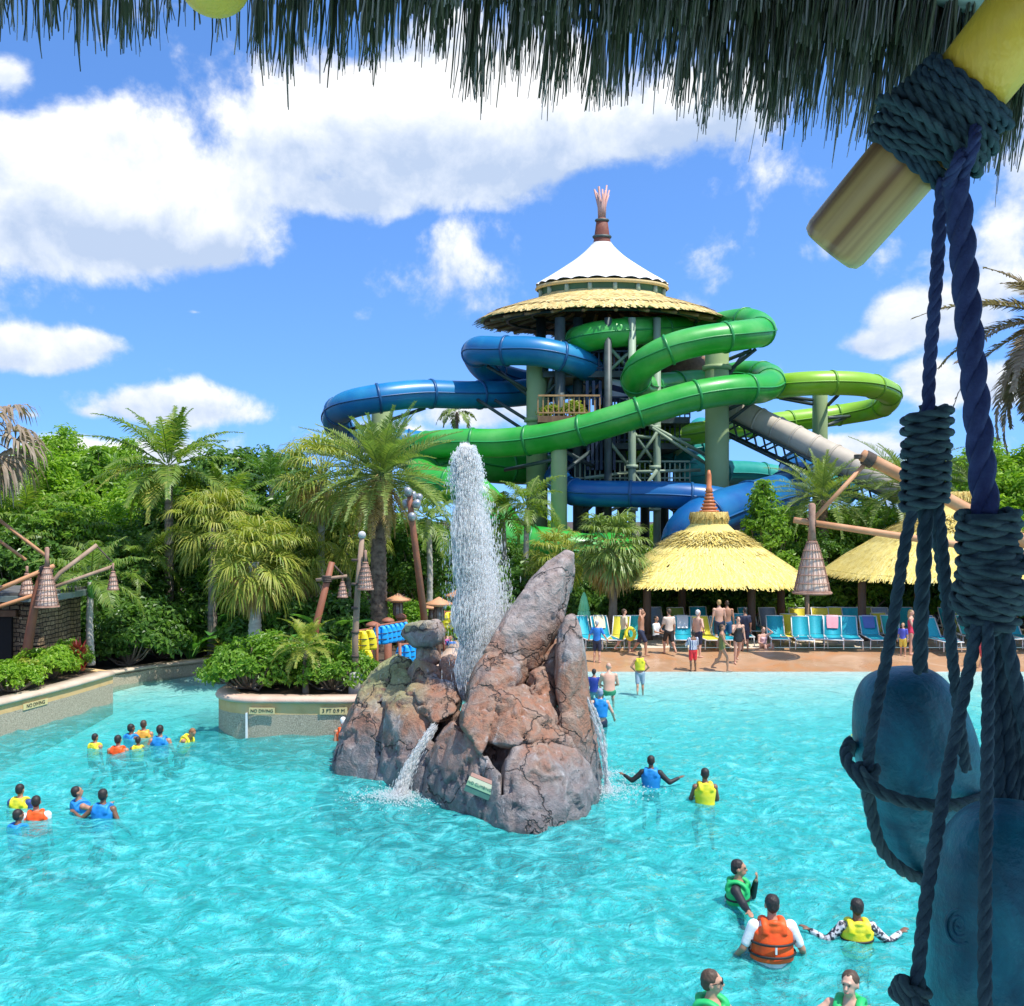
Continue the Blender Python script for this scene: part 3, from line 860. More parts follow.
plant('banana', 300, 35, .4, .75, 'banana plant in the shade of the fan palms', 'plant', 'broad leaved plants', .2)
for q, (px, Y, s, kd, lab) in enumerate([
        (640, 45.6, .95, 'fern', 'yellow green fern palm behind the left pavilion post'), (690, 45.6, 1.15, 'fern', 'yellow green fern palm behind the pavilion middle'),
        (722, 45.8, 1.05, 'fern', 'yellow green fern palm left of the right pavilion post'), (575, 44, .9, 'fern', 'yellow green fern beside the closed green parasol'),
        (598, 45, .8, 'fern', 'yellow green fern right of the closed green parasol'),
        (765, 45.5, .9, 'arum', 'broad leaved plant behind the outer pavilion post'), (440, 37, 1.0, 'arum', 'broad leaved plant right of the red floodlight mast'),
        (885, 45.5, 1.0, 'arum', 'broad leaved plant behind the farther pavilion post'), (190, 34.5, .9, 'arum', 'broad leaved plant near the far pool wall'),
        (225, 34.8, .8, 'fern', 'fern at the end of the far pool wall')]):
    plant(kd, px, Y, .38, s, lab, 'plant', 'plants in the beds')
HB = 'shrubs in the beds behind the loungers'
for q, (px, Y, s, kd) in enumerate([(560, 43, 1, 'darkbush'), (625, 45.4, 1, 'darkbush'), (668, 45.3, 1.0, 'darkbush'), (705, 46, 1.2, 'darkbush'), (745, 45.4, 1.1, 'darkbush'), (785, 45.3, 1.0, 'bush'),
                                    (815, 45.4, 1.2, 'darkbush'), (845, 45.2, 1.3, 'bush'), (880, 45.3, 1.15, 'darkbush'), (915, 45.4, 1.2, 'darkbush'), (950, 45.4, 1.1, 'bush'), (985, 45.4, 1.2, 'darkbush'), (1030, 45.4, 1.2, 'darkbush')]):
    plant(kd, px, Y, .38, s * (1.6 if kd == 'bush' else 1.15), ['leafy shrub in the bed behind the sun loungers', 'dark leafy shrub in the bed behind the sun loungers'][kd == 'darkbush'], 'shrub', HB + (' light' if kd == 'bush' else ''))
# beds on the left
B2 = 'shrubs along the left pool wall'
plant('limebush', 48, 27.5, .8, .92, 'yellow green shrub in front of the stone hut', 'shrub', B2)
plant('limebush', 8, 25.4, .8, .8, 'yellow green shrub above the near end of the pool wall', 'shrub', B2, 1.2)
plant('yellowbush', 22, 26.2, .8, .8, 'low yellow shrub between two green shrubs on the wall bed', 'shrub', B2)
plant('cordyline', 79, 28.6, .78, .95, 'red leaved cordyline beside the yellow green shrubs', 'plant', 'red plants')
plant('bush', 66, 28.9, .75, .8, 'green shrub behind the red cordyline', 'shrub', B2)
plant('darkbush', 130, 32.8, .4, 1.1, 'dark shrub at the bend of the far pool wall', 'shrub', B2)
plant('darkbush', 160, 34.4, .4, 1.15, 'dark shrub under the pale green parasol', 'shrub', B2, 2.1)
plant('darkbush', 112, 34, .4, 1.3, 'dark shrub right of the slim grey palm trunk', 'shrub', B2, .9)
plant('limebush', 186, 35.4, .4, .85, 'yellow green shrub on the far pool wall', 'shrub', B2)
plant('darkbush', 205, 37, .4, 1.3, 'dark shrub around the blue lounger', 'shrub', B2, 1.4)
plant('darkbush', 240, 36.8, .4, 1.4, 'dark shrub behind the end of the far pool wall', 'shrub', B2, 2.7)
plant('darkbush', 282, 33.5, .4, 1.3, 'dark shrub behind the planter under the fan palm', 'shrub', B2, .4)
plant('darkbush', 340, 34, .4, 1.3, 'dark shrub behind the planter and lamp post', 'shrub', B2, 1.7)
plant('bush', 400, 35, .4, 1.6, 'bright shrub behind the life vest racks', 'shrub', B2)
plant('limebush', 428, 36.5, .4, 1.7, 'yellow green shrub behind the mushroom lantern posts', 'shrub', B2)
plant('limebush', 450, 38, .4, 1.6, 'yellow green shrub just left of the water jet', 'shrub', B2, 2.0)
# the planter hedge
PH = 'shrubs on the round planter'
plant('bush', 252, 25.3, .86, 1.12, 'dense rounded shrub at the tip of the round planter', 'shrub', PH)
plant('bush', 232, 26.3, .86, .85, 'small shrub at the left rim of the round planter', 'shrub', PH, 1.0)
plant('bush', 277, 26.3, .86, 1.15, 'dense shrub behind the pygmy palm on the planter', 'shrub', PH, 2.2)
plant('bush', 335, 25.2, .86, .98, 'dense shrub between pygmy palm and lamp post', 'shrub', PH, .4)
plant('bush', 316, 26.6, .86, 1.05, 'dense shrub at the back of the round planter', 'shrub', PH, 1.7)
plant('limebush', 372, 26.0, .6, .8, 'bright shrub between the lamp post and the rock', 'shrub', PH, .3)
palm(atx(306, 24.9), 24.9, .85, 1.95, roebel, L_yel, 'small pygmy date palm in the round planter', .075, M_bark, 1.0, .4)
# far belt of trees
for q in range(30):
    px = -260 + q * 54 + random.uniform(-12, 12); Y = random.uniform(72, 92)
    plant(random.choice(['round', 'dark', 'bright']), px, Y, .3, (random.uniform(.62, .8) if 340 < px < 900 else random.uniform(1.5, 2.1)), 'broadleaf tree in the distant belt beyond the slides', 'tree', 'distant belt of trees')
for q in range(12):
    sd_ = -1 if q % 2 else 1
    plant(random.choice(['round', 'dark', 'bright']), 512 + sd_ * random.uniform(560, 900), random.uniform(30, 60), .3, random.uniform(1.1, 1.6), 'broadleaf tree outside the lounger deck and pool', 'tree', 'trees outside the pool')
# ============================================================ slide tower and tube slides
TY = 60.0


def T(px, py, Y=TY): return P(px, py, Y)


def tube_mat(name, c, c2, rough=.36):
    """glossy fibreglass, slightly sun-bleached in patches"""
    m, k, b = new_mat(name); v = coords(k)
    col = k.mixc(k.ramp(k.noise(.5, v, 5), [(.42, 0.0), (.72, .8)]), c, c2)
    k.l(col, b.inputs['Base Color'])
    b.inputs['Roughness'].default_value = rough; b.inputs['Coat Weight'].default_value = .12; b.inputs['Coat Roughness'].default_value = .12
    t = k('BsdfTranslucent'); k.l(col, t.inputs[0])
    mx = k('MixShader'); mx.inputs[0].default_value = .16
    k.l(b.outputs[0], mx.inputs[1]); k.l(t.outputs[0], mx.inputs[2]); k.l(mx.outputs[0], m.node_tree.nodes['Material Output'].inputs[0])
    return m


M_blue = tube_mat('blue_fibreglass', (.008, .20, .46), (.03, .33, .56))
M_blue2 = tube_mat('deep_blue_fibreglass', (.004, .11, .36), (.015, .22, .48))
M_green = tube_mat('green_fibreglass', (.03, .42, .045), (.16, .56, .14))
M_lime = tube_mat('lime_fibreglass', (.26, .56, .015), (.42, .66, .07))
M_teal = tube_mat('teal_fibreglass', (.02, .36, .31), (.08, .52, .45))
M_rim = {'b': pmat('blue_flange', (.008, .09, .24), rough=.4), 'g': pmat('green_flange', (.02, .27, .06), rough=.4), 'l': pmat('lime_flange', (.16, .36, .02), rough=.4), 't': pmat('teal_flange', (.02, .24, .22), rough=.4)}
M_colgreen = pmat('green_painted_steel', (.36, .46, .22), (.30, .40, .18), .5, .55, .05)
M_steel = pmat('dark_steel', (.06, .09, .085), (.04, .055, .055), 2, .5)
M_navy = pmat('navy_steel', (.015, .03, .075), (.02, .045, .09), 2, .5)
M_pale = pmat('pale_green_steel', (.33, .42, .30), (.27, .36, .26), 1, .55)
M_deckw = pmat('brown_deck_wood', (.17, .085, .045), (.27, .15, .08), 3, .75, .2, 12, stretch=(1, 1, .3))
M_bamboo = pmat('bamboo_rail', (.34, .17, .07), (.46, .27, .12), 4, .65)


def thatch_mat(name, c1, c2, c3, bsc=26):
    m, k, b = new_mat(name)
    g = k('NewGeometry'); v = coords(k, (1, 1, .12))
    r = k.math('ADD', k.math('MULTIPLY', g.outputs['Random Per Island'], .55), k.math('MULTIPLY', k.noise(bsc, v, 4, .7), .55), clamp=True)
    k.l(k.ramp(r, [(.15, c1), (.5, c2), (.85, c3)]), b.inputs['Base Color'])
    b.inputs['Roughness'].default_value = .75; b.inputs['Specular IOR Level'].default_value = .25
    bp = k('Bump', i_Strength=.8, i_Distance=.04); k.l(k.noise(bsc, v, 4, .7), bp.inputs['Height']); k.l(bp.outputs[0], b.inputs['Normal'])
    return m


M_thatch = thatch_mat('yellow_thatch', (.52, .36, .12), (.70, .52, .20), (.80, .64, .32))
M_thatch_dk = thatch_mat('old_thatch', (.40, .29, .12), (.58, .44, .2), (.68, .54, .28))


def thatch_skirt(mb, prof, c, n, seed, L=.5, W=.12, lift=.03, square=0.0):
    """overlapping bundles of reed laid down the slope of a round roof (r,z) profile"""
    g = np.random.default_rng(seed)
    pr = np.array(prof, float)
    seg = np.r_[0, np.cumsum(np.linalg.norm(np.diff(pr, axis=0), axis=1))]
    area = np.r_[0, np.cumsum((pr[:-1, 0] + pr[1:, 0]) / 2 * np.diff(seg))]
    q = np.interp(g.random(n) * area[-1], area, seg)
    r = np.interp(q, seg, pr[:, 0]); z = np.interp(q, seg, pr[:, 1])
    q2 = np.minimum(q + .05, seg[-1]); r2 = np.interp(q2, seg, pr[:, 0]); z2 = np.interp(q2, seg, pr[:, 1])
    dr = r2 - r; dz = z2 - z
    bad = np.hypot(dr, dz) < 1e-4; dr[bad] = .05; dz[bad] = -.06
    ln = np.hypot(dr, dz); dr /= ln; dz /= ln
    th = g.uniform(0, 2 * PI, n) ; th2 = th + g.normal(size=n) * .03
    l = L * g.uniform(.6, 1.2, n)
    nr = -dz; nz = dr
    sgn = np.where(nz < 0, -1, 1); nr *= sgn; nz *= sgn
    def pt(rr, zz, t): return np.stack([rr * np.cos(t), rr * np.sin(t), zz], -1)
    a = pt(r + nr * .0, z + nz * .0, th); up = lift * g.uniform(.4, 1.3, n)
    b = pt(r + dr * l * .95 + nr * up, z + dz * l * .95 + nz * up - .03, th2)
    s = np.stack([-np.sin(th), np.cos(th), 0 * th], -1) * (W * g.uniform(.5, 1.2, n))[:, None] * .5
    v = np.stack([a - s, a + s, b + s * .8, b - s * .8], 1) + np.array(c)
    return mb.add(v.reshape(-1, 3), np.arange(4 * n).reshape(-1, 4))


# ---- the tower
tcx, tcy = atx(602, TY), TY
tower = empty('slide_tower', (tcx, tcy, .3), 'tall open slide tower with round thatched roof and white peaked canopy', 'tower')
s_ = TY / F
zt = lambda py: CAM_H - (py - HZ) * s_
rw = lambda px: px * s_
C3 = (tcx, tcy, 0)
# front of the roof is nearer, so its eave looks lower: eave radius 7.3 m
thr = MB()
prof = [(rw(60), zt(296)), (rw(66), zt(300)), (rw(84), zt(305)), (rw(106), zt(312)), (rw(121), zt(319.5)), (rw(121), zt(322)), (rw(104), zt(317)), (rw(60), zt(306))]
thr.lathe(prof, C3, 64, cap=False)
tm_ = thr.build('thatch_roof', M_thatch, tower)
tk = MB(); thatch_skirt(tk, prof[:5], C3, 6500, 3, .6, .16, .035); tk.build('thatch_layer', M_thatch, tm_)
# underside: rafters and dark boarding
MB().lathe([(rw(119), zt(323)), (rw(100), zt(318.5)), (rw(50), zt(306))], C3, 48, cap=False).build('roof_underside', M_deckw, tower)
for q in range(24):
    a = q * 2 * PI / 24 + .06
    d = np.array([math.cos(a), math.sin(a), 0])
    MB().tube([np.array(C3) + d * rw(117) + [0, 0, zt(324.5)], np.array(C3) + d * rw(48) + [0, 0, zt(309)]], .11, 6).build('rafter', M_bamboo, tower)
for ra, pyz in ((70, 315.5), (95, 321)):
    MB().tube([np.array(C3) + [rw(ra) * math.cos(t), rw(ra) * math.sin(t), zt(pyz)] for t in np.linspace(0, 2 * PI, 40, endpoint=False)], .1, 6, closed=True).build('ring_beam', M_steel, tower)
# clerestory ring
MB().lathe([(rw(60), zt(301)), (rw(61), zt(290)), (rw(63), zt(289))], C3, 48, cap=False).build('clerestory', pmat('dark_green_band', (.03, .10, .055), (.04, .14, .08), 1, .6), tower)
for q in range(16):
    a = q * PI / 8 + .15
    p = np.array(C3) + [rw(62) * math.cos(a), rw(62) * math.sin(a), 0]
    MB().tube([p + [0, 0, zt(301)], p + [0, 0, zt(288)]], .14, 6).build('post', M_pale, tower)
MB().lathe([(rw(65), zt(291)), (rw(67), zt(289.5)), (rw(66), zt(287.5)), (rw(63), zt(287))], C3, 48, cap=False).build('eave_ring', M_thatch_dk, tower)
# white tensile canopy with scalloped edge
M_fab = pmat('white_canvas', (.80, .79, .76), (.72, .71, .68), 2.5, .8, .06)
fm = MB(); nth = 96
fp = [(rw(66.5), zt(286.5)), (rw(57), zt(279.5)), (rw(46), zt(272.5)), (rw(36), zt(266)), (rw(26.5), zt(259.5)), (rw(18.5), zt(253)), (rw(12), zt(246.5)), (rw(9), zt(242.5))]
fps = spline([(a, 0, b) for a, b in fp], 4)[:, [0, 2]]
th = np.linspace(0, 2 * PI, nth, endpoint=False)
vv_ = []
for q, (r0, z0) in enumerate(fps):
    ed_ = max(0, 1 - q / 5)
    sag = 1 - .010 * (1 - np.abs(np.sin(th * 12))) * (1 if q < 20 else .3)
    vv_.append(np.stack([r0 * sag * np.cos(th), r0 * sag * np.sin(th), z0 + ed_ * .10 * np.abs(np.sin(th * 12))], -1))
vv_ = np.array(vv_); nr_ = len(fps)
i, j = np.meshgrid(np.arange(nr_ - 1), np.arange(nth), indexing='ij')
fm.add(vv_.reshape(-1, 3) + np.array(C3), np.stack([i * nth + j, i * nth + (j + 1) % nth, (i + 1) * nth + (j + 1) % nth, (i + 1) * nth + j], -1).reshape(-1, 4))
fm.build('canopy', M_fab, tower)
M_redw = pmat('red_brown_cap', (.20, .055, .035), (.28, .09, .05), 3, .6, .2)
cap_ = MB().lathe([(rw(9.4), zt(248)), (rw(9.2), zt(246)), (rw(8), zt(238)), (rw(7), zt(231)), (rw(5.4), zt(219)), (rw(2), zt(217))], C3, 24)
cap_ = cap_.build('roof_cap', M_redw, tower)
for py, r0 in ((246, 9.9), (237, 8.6), (220.5, 6.1)):
    MB().tube([np.array(C3) + [rw(r0 - .3) * math.cos(t), rw(r0 - .3) * math.sin(t), zt(py)] for t in np.linspace(0, 2 * PI, 24, endpoint=False)], .09, 6, closed=True).build('band', M_steel, cap_)
M_stick = pmat('pinkish_pole', (.52, .27, .22), (.62, .38, .32), 3, .6)
gg = np.random.default_rng(4)
for q in range(11):
    a = q * 2 * PI / 11; r1 = gg.uniform(4.5, 8); t1 = gg.uniform(183, 196)
    MB().tube([np.array(C3) + [rw(2.2) * math.cos(a), rw(2.2) * math.sin(a), zt(220)], np.array(C3) + [rw(3) * math.cos(a), rw(3) * math.sin(a), zt(207)], np.array(C3) + [rw(r1) * math.cos(a + .3), rw(r1) * math.sin(a + .3), zt(t1)]], [.11, .09, .05], 5).build('finial_pole', M_stick, tower)


def tpole(pxa, pya, pxb, pyb, r, Y0=TY, Y1=None, mat=None, nm='column', par=None, n=8):
    MB().tube([T(pxa, pya, Y0), T(pxb, pyb, Y0 if Y1 is None else Y1)], r, n).build(nm, mat or M_pale, par or tower)


# the roof is oval: broad across, shallow front to back
for o_ in list(tower.children):
    for q_ in (o_, *o_.children):
        q_.data.transform(Matrix.Scale(.6, 4, (0, 1, 0)))
# columns of the tower itself
for px, Y in ((541, 61), (560, 56.5), (584, 63), (608, 56), (632, 56.2), (657, 57), (664, 63), (645, 64), (600, 64), (559, 63.5), (622, 60), (578, 58)):
    tpole(px, 318, px, 600, .22 if px in (632, 657, 608) else .3, Y, mat=M_pale if px in (632, 657) else M_steel)
for px in (632, 657):
    for py in (432, 470, 510):
        MB().lathe([(.34, zt(py) - .1), (.34, zt(py) + .1)], (T(px, py, 56.2).x, 56.2 if px == 632 else 57, 0), 12).build('column_collar', M_pale, tower)
# platforms with railings
def platform(pxa, pxb, py, Ya, Yb, nm='platform', rail=True, th=.35, mt=None, railh=1.1, rm=None):
    a = T(pxa, py, Ya); b = T(pxb, py, Ya)
    o = MB().box(((a.x + b.x) / 2, (Ya + Yb) / 2, a.z), (b.x - a.x, Yb - Ya, th)).build(nm, mt or M_steel, tower, smooth=False)
    if rail:
        r = MB()
        rm = rm or M_bamboo
        n = int((b.x - a.x) / .28)
        for q in range(n + 1):
            x = a.x + (b.x - a.x) * q / n
            r.box((x, Ya + .06, a.z + railh / 2 + .1), (.07, .07, railh))
        r.box(((a.x + b.x) / 2, Ya + .02, a.z + railh + .2), (b.x - a.x, .1, .1)); r.box(((a.x + b.x) / 2, Ya + .02, a.z + .35), (b.x - a.x, .08, .08))
        r.build('railing', rm, tower, smooth=False)
    return o


platform(565, 636, 343, 57, 63, rail=False)
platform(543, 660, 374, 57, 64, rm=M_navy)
platform(538, 600, 419, 55.4, 60, mt=M_deckw)
platform(590, 690, 420, 57, 64, rm=M_navy)
platform(560, 680, 446, 58, 64, rm=M_navy)
platform(575, 690, 484, 57.5, 64, mt=M_steel, rm=M_pale)
# balcony side rail running back, and its planters
for q in range(9):
    t = q / 8
    p = T(538 + 22 * t, 419 + 0 * t, 55.4)
# striped awning panels between the columns
M_str = None
m, k, b = new_mat('striped_awning'); v = coords(k)
sx = k('SeparateXYZ'); k.l(v, sx.inputs[0])
wv = k.math('GREATER_THAN', k.math('FRACT', k.math('MULTIPLY', k.math('ADD', sx.outputs[2], k.math('MULTIPLY', sx.outputs[0], .25)), 1.45)), .5)
k.l(k.mixc(wv, (.014, .02, .07), (.68, .69, .72)), b.inputs['Base Color']); b.inputs['Roughness'].default_value = .7
M_str = m
a, b_ = T(608, 378, 57.4), T(628, 402, 57.4)
MB().box(((a.x + b_.x) / 2, 57.4, (a.z + b_.z) / 2), (b_.x - a.x, .08, a.z - b_.z)).build('awning_panel', M_str, tower, smooth=False)
# louvred shade slats (tall dark fins)
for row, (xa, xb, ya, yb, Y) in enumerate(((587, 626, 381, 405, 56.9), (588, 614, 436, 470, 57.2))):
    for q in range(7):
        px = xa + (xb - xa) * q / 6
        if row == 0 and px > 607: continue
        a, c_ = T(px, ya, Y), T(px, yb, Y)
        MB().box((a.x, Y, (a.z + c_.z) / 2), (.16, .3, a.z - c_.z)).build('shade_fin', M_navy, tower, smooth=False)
# core walls seen in the depth of the tower
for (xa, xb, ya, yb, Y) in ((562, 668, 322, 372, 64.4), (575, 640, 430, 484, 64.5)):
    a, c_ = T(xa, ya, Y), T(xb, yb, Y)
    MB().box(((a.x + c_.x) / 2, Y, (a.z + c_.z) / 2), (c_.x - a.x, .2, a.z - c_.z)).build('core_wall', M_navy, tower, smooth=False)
# stairs
for (xa, ya, xb, yb, Y) in ((600, 486, 655, 448, 60.5), (655, 446, 606, 421, 61.5), (606, 419, 650, 376, 60.5), (690, 520, 640, 486, 60), (575, 520, 610, 488, 58.5)):
    a, c_ = T(xa, ya, Y), T(xb, yb, Y); n = 16
    st_ = MB()
    for q in range(n):
        t = (q + .5) / n
        st_.box((a.x + (c_.x - a.x) * t, Y, a.z + (c_.z - a.z) * t), (abs(c_.x - a.x) / n * 1.05, 1.3, .08))
    for dy in (-.68, .68):
        st_.tube([a + Vector((0, dy, 0)), c_ + Vector((0, dy, 0))], .12, 4); st_.tube([a + Vector((0, dy, 1)), c_ + Vector((0, dy, 1))], .05, 4)
        for q in range(7):
            p = a.lerp(c_, q / 6); st_.tube([p + Vector((0, dy, 0)), p + Vector((0, dy, 1))], .035, 4)
    st_.build('stair_flight', M_steel, tower, smooth=False)
# bracing
for (xa, ya, xb, yb) in ((632, 430, 657, 466), (657, 432, 632, 468), (608, 440, 632, 470), (648, 424, 712, 458), (652, 428, 716, 470), (632, 470, 657, 506), (657, 470, 632, 506), (585, 478, 632, 472), (632, 472, 700, 470), (632, 436, 690, 440), (585, 505, 660, 500), (608, 372, 640, 342), (640, 372, 668, 350), (592, 520, 632, 500), (560, 372, 584, 346), (608, 346, 632, 372)):
    tpole(xa, ya, xb, yb, .1, 56.6, 57.4, nm='brace', n=6)
# small upper hut with reed wall behind the green loop, planter bushes on the balcony
rb = MB().lathe([(2.3, zt(372)), (1.9, zt(362)), (1.2, zt(350)), (.5, zt(345))], (T(688, 360, 63).x, 63, 0), 20)
rb.build('reed_cone', M_deckw, tower)
for px, py, r in ((546, 413, .45), (551, 410, .5), (568, 412, .55), (574, 408, .6), (579, 413, .5)):
    me_, _t = crown_mesh('balcony_plant', [(0, 0, 0, r * .6, r * .5, r * .5)], 260, .22, int(px), .3)
    pp = T(px, py, 56.3); me_.transform(Matrix.Translation(pp)); link('balcony_plant', me_, L_yg, tower)


# ---- tube slides: pixel x, pixel y, distance
def slide(name, label, pts, r, mat, rim, step=3.2, seam=True, open_top=False, start_flange=0):
    p = resample(spline([T(*q) for q in pts], 10), .45)
    o = empty(name, p[0], label, 'water slide', 'tube slides of the tower')
    if open_top:
        m = len(p); t = np.gradient(p, axis=0); t /= np.linalg.norm(t, axis=1)[:, None]
        s = np.cross(t, [0, 0, 1.0]); s /= np.linalg.norm(s, axis=1)[:, None]; u = np.cross(s, t)
        ang = np.linspace(-.12 * PI, 1.12 * PI, 15); mb = MB()
        for rr in (r, r * .93):
            v = p[:, None, :] + rr * (np.cos(ang)[None, :, None] * s[:, None, :] - np.sin(ang)[None, :, None] * u[:, None, :])
            i, j = np.meshgrid(np.arange(m - 1), np.arange(14), indexing='ij'); a = i * 15 + j
            mb.add(v.reshape(-1, 3), np.stack([a, a + 1, a + 16, a + 15], -1).reshape(-1, 4))
        tb = mb.build('channel', mat, o)
    else:
        tb = MB().tube(p, r, 22, cap=False).build('tube', mat, o)
    t = np.gradient(p, axis=0); t /= np.linalg.norm(t, axis=1)[:, None]
    d = np.r_[0, np.cumsum(np.linalg.norm(np.diff(p, axis=0), axis=1))]
    n = int(d[-1] / step)
    for q in range(n + 1):
        k_ = int(np.searchsorted(d, min(d[-1] - .01, q * step + start_flange)))
        c = p[k_]; tt = t[k_]
        if open_top: continue
        MB().tube([c - tt * .07, c - tt * .069, c + tt * .069, c + tt * .07], [r * 1.0, r * 1.075, r * 1.075, r * 1.0], 22, cap=False).build('flange', rim, o)
    if seam and not open_top:
        s = np.cross(t, [0, 0, 1.0]); s /= np.linalg.norm(s, axis=1)[:, None]
        for sg in (-1, 1):
            MB().tube(p + s * r * 1.01 * sg, .055, 4, cap=False).build('side_seam', rim, o)
    return o


slide('tube_slide', 'long blue tube slide looping out left of the tower', [(640, 372, 62), (610, 384, 63), (575, 386, 63), (530, 384, 63), (490, 372, 61), (476, 352, 58.5), (500, 351, 56.5), (540, 352, 56), (580, 363, 57), (590, 376, 59.5), (565, 386, 62), (520, 393, 61), (470, 395, 59), (420, 394, 57.5), (375, 399, 56.5), (344, 407, 57), (336, 421, 60),
      (352, 438, 63), (385, 440, 64.5), (425, 444, 65), (490, 452, 64.5), (545, 460, 63), (585, 466, 61.5)], .82, M_blue, M_rim['b'])
slide('tube_slide', 'wide blue tube slide running low across the front and curling over the pavilion roof', [(560, 470, 61), (558, 480, 57), (575, 492, 54.5), (620, 494, 54), (670, 495, 53.5), (712, 499, 53.5), (745, 508, 54.5), (768, 525, 56), (750, 538, 58)], .72, M_blue2, M_rim['b'])
slide('tube_slide', 'fat dark blue tube slide coming forward over the thatched pavilion', [(800, 470, 60), (790, 490, 57), (762, 500, 54.5), (722, 512, 52), (692, 528, 50.5), (684, 552, 52), (705, 572, 54)], 1.18, M_blue2, M_rim['b'], 4.0)
slide('tube_slide', 'green tube slide winding in loops down the front of the tower', [(660, 320, 64), (690, 327, 62), (640, 331, 57.5), (600, 335, 56.5), (578, 342, 57.5), (580, 352, 61), (620, 350, 63), (700, 330, 61), (745, 322, 58), (762, 331, 55.5), (735, 336, 53.5), (700, 341, 53), (668, 350, 53), (641, 367, 53.8), (638, 386, 56), (665, 386, 59.5), (705, 381, 61.5), (745, 374, 60.5), (770, 378, 57.5),
      (763, 388, 54.5), (730, 390, 53), (690, 397, 52.5), (650, 409, 52.5), (610, 422, 52.8), (575, 432, 53.4), (540, 439, 54.2), (500, 443, 55), (460, 443, 55.5), (425, 446, 57), (405, 455, 60), (430, 464, 63), (470, 466, 64), (520, 470, 63)], .80, M_green, M_rim['g'])
slide('tube_slide', 'lower green tube slide half hidden behind the palms and water jet', [(560, 470, 62), (500, 468, 60), (455, 462, 58), (425, 470, 57), (430, 482, 55), (470, 490, 54), (500, 520, 53.5), (510, 540, 53), (545, 545, 52.5), (590, 552, 52.5), (620, 548, 54)], .95, M_green, M_rim['g'])
slide('tube_slide', 'lime green tube slide swinging wide to the right of the tower', [(735, 398, 60), (770, 388, 57.5), (800, 384, 56), (840, 383, 56), (872, 386, 57), (890, 395, 60), (880, 407, 63), (845, 414, 64.5), (800, 420, 64), (750, 426, 62.5), (705, 432, 61), (665, 438, 60), (635, 446, 60), (622, 460, 62), (640, 474, 64)], .68, M_lime, M_rim['l'])
slide('tube_slide', 'teal tube slide low behind the tower columns', [(640, 455, 65), (670, 458, 63), (700, 466, 61), (690, 478, 59.5), (700, 474, 60), (750, 474, 62), (800, 482, 63), (850, 490, 64)], .8, M_teal, M_rim['t'])
slide('tube_slide', 'teal tube slide curving in the shade under the lime one', [(600, 470, 66), (640, 462, 66), (680, 452, 65), (715, 442, 66), (700, 430, 69)], .9, M_teal, M_rim['t'])

# ---- great round columns that carry the slides, with collars and bracket arms
def big_column(px, pya, r, Y, label, arms=(), collars=()):
    b = T(px, 520, Y); zt_ = CAM_H - (pya - HZ) * Y / F
    o = empty('support_column', (b.x, Y, .3), label, 'column', 'round green slide columns')
    MB().tube([(b.x, Y, .3), (b.x, Y, zt_ - .05), (b.x, Y, zt_)], [r, r, r * .96], 28).build('shaft', M_colgreen, o)
    for py in collars:
        z = CAM_H - (py - HZ) * Y / F
        MB().lathe([(r, z - .14), (r * 1.22, z - .12), (r * 1.22, z + .12), (r, z + .14)], (b.x, Y, 0), 28).build('collar', M_colgreen, o)
    for (xa, ya, xb, yb, Yb) in arms:
        MB().tube([T(xa, ya, Y - r * .2), T(xb, yb, Yb)], .11, 6).build('bracket_arm', M_steel, o)
    return o


big_column(537, 361, .62, 58, 'green column under the upper blue loop left of the tower', [(547, 395, 552, 378, 57), (552, 378, 562, 372, 57), (540, 402, 562, 377, 57), (527, 390, 487, 366, 58), (527, 420, 495, 400, 58.5), (527, 432, 475, 398, 58.5), (529, 396, 500, 372, 60)], (420,))
big_column(559, 424, .44, 54, 'slim green column with flat cap standing behind the leaning rock spire', [(566, 452, 600, 470, 58), (552, 460, 505, 470, 57), (566, 470, 590, 452, 56)], (427,))
big_column(717, 347, .66, 56, 'tallest green column at the right of the tower with two pairs of bracket arms', [(727, 360, 752, 350, 55.5), (727, 372, 756, 349, 55.5), (727, 410, 757, 396, 55.5), (727, 422, 760, 397, 55.5), (728, 376, 745, 352, 58)], (368,))
big_column(820, 391, .45, 60, 'short green column carrying the lime green loop', [(828, 405, 838, 395, 58), (828, 418, 850, 416, 64), (812, 404, 780, 398, 58), (812, 400, 785, 396, 58), (828, 425, 845, 418, 64)])
big_column(382, 412, .62, 59, 'green column behind the date palm under the long blue tube', [(390, 420, 425, 408, 58), (375, 424, 345, 430, 61)])
big_column(680, 440, .45, 62, 'shaded green column in the depth of the tower')
big_column(660, 470, .45, 66, 'shaded green column at the back of the tower')

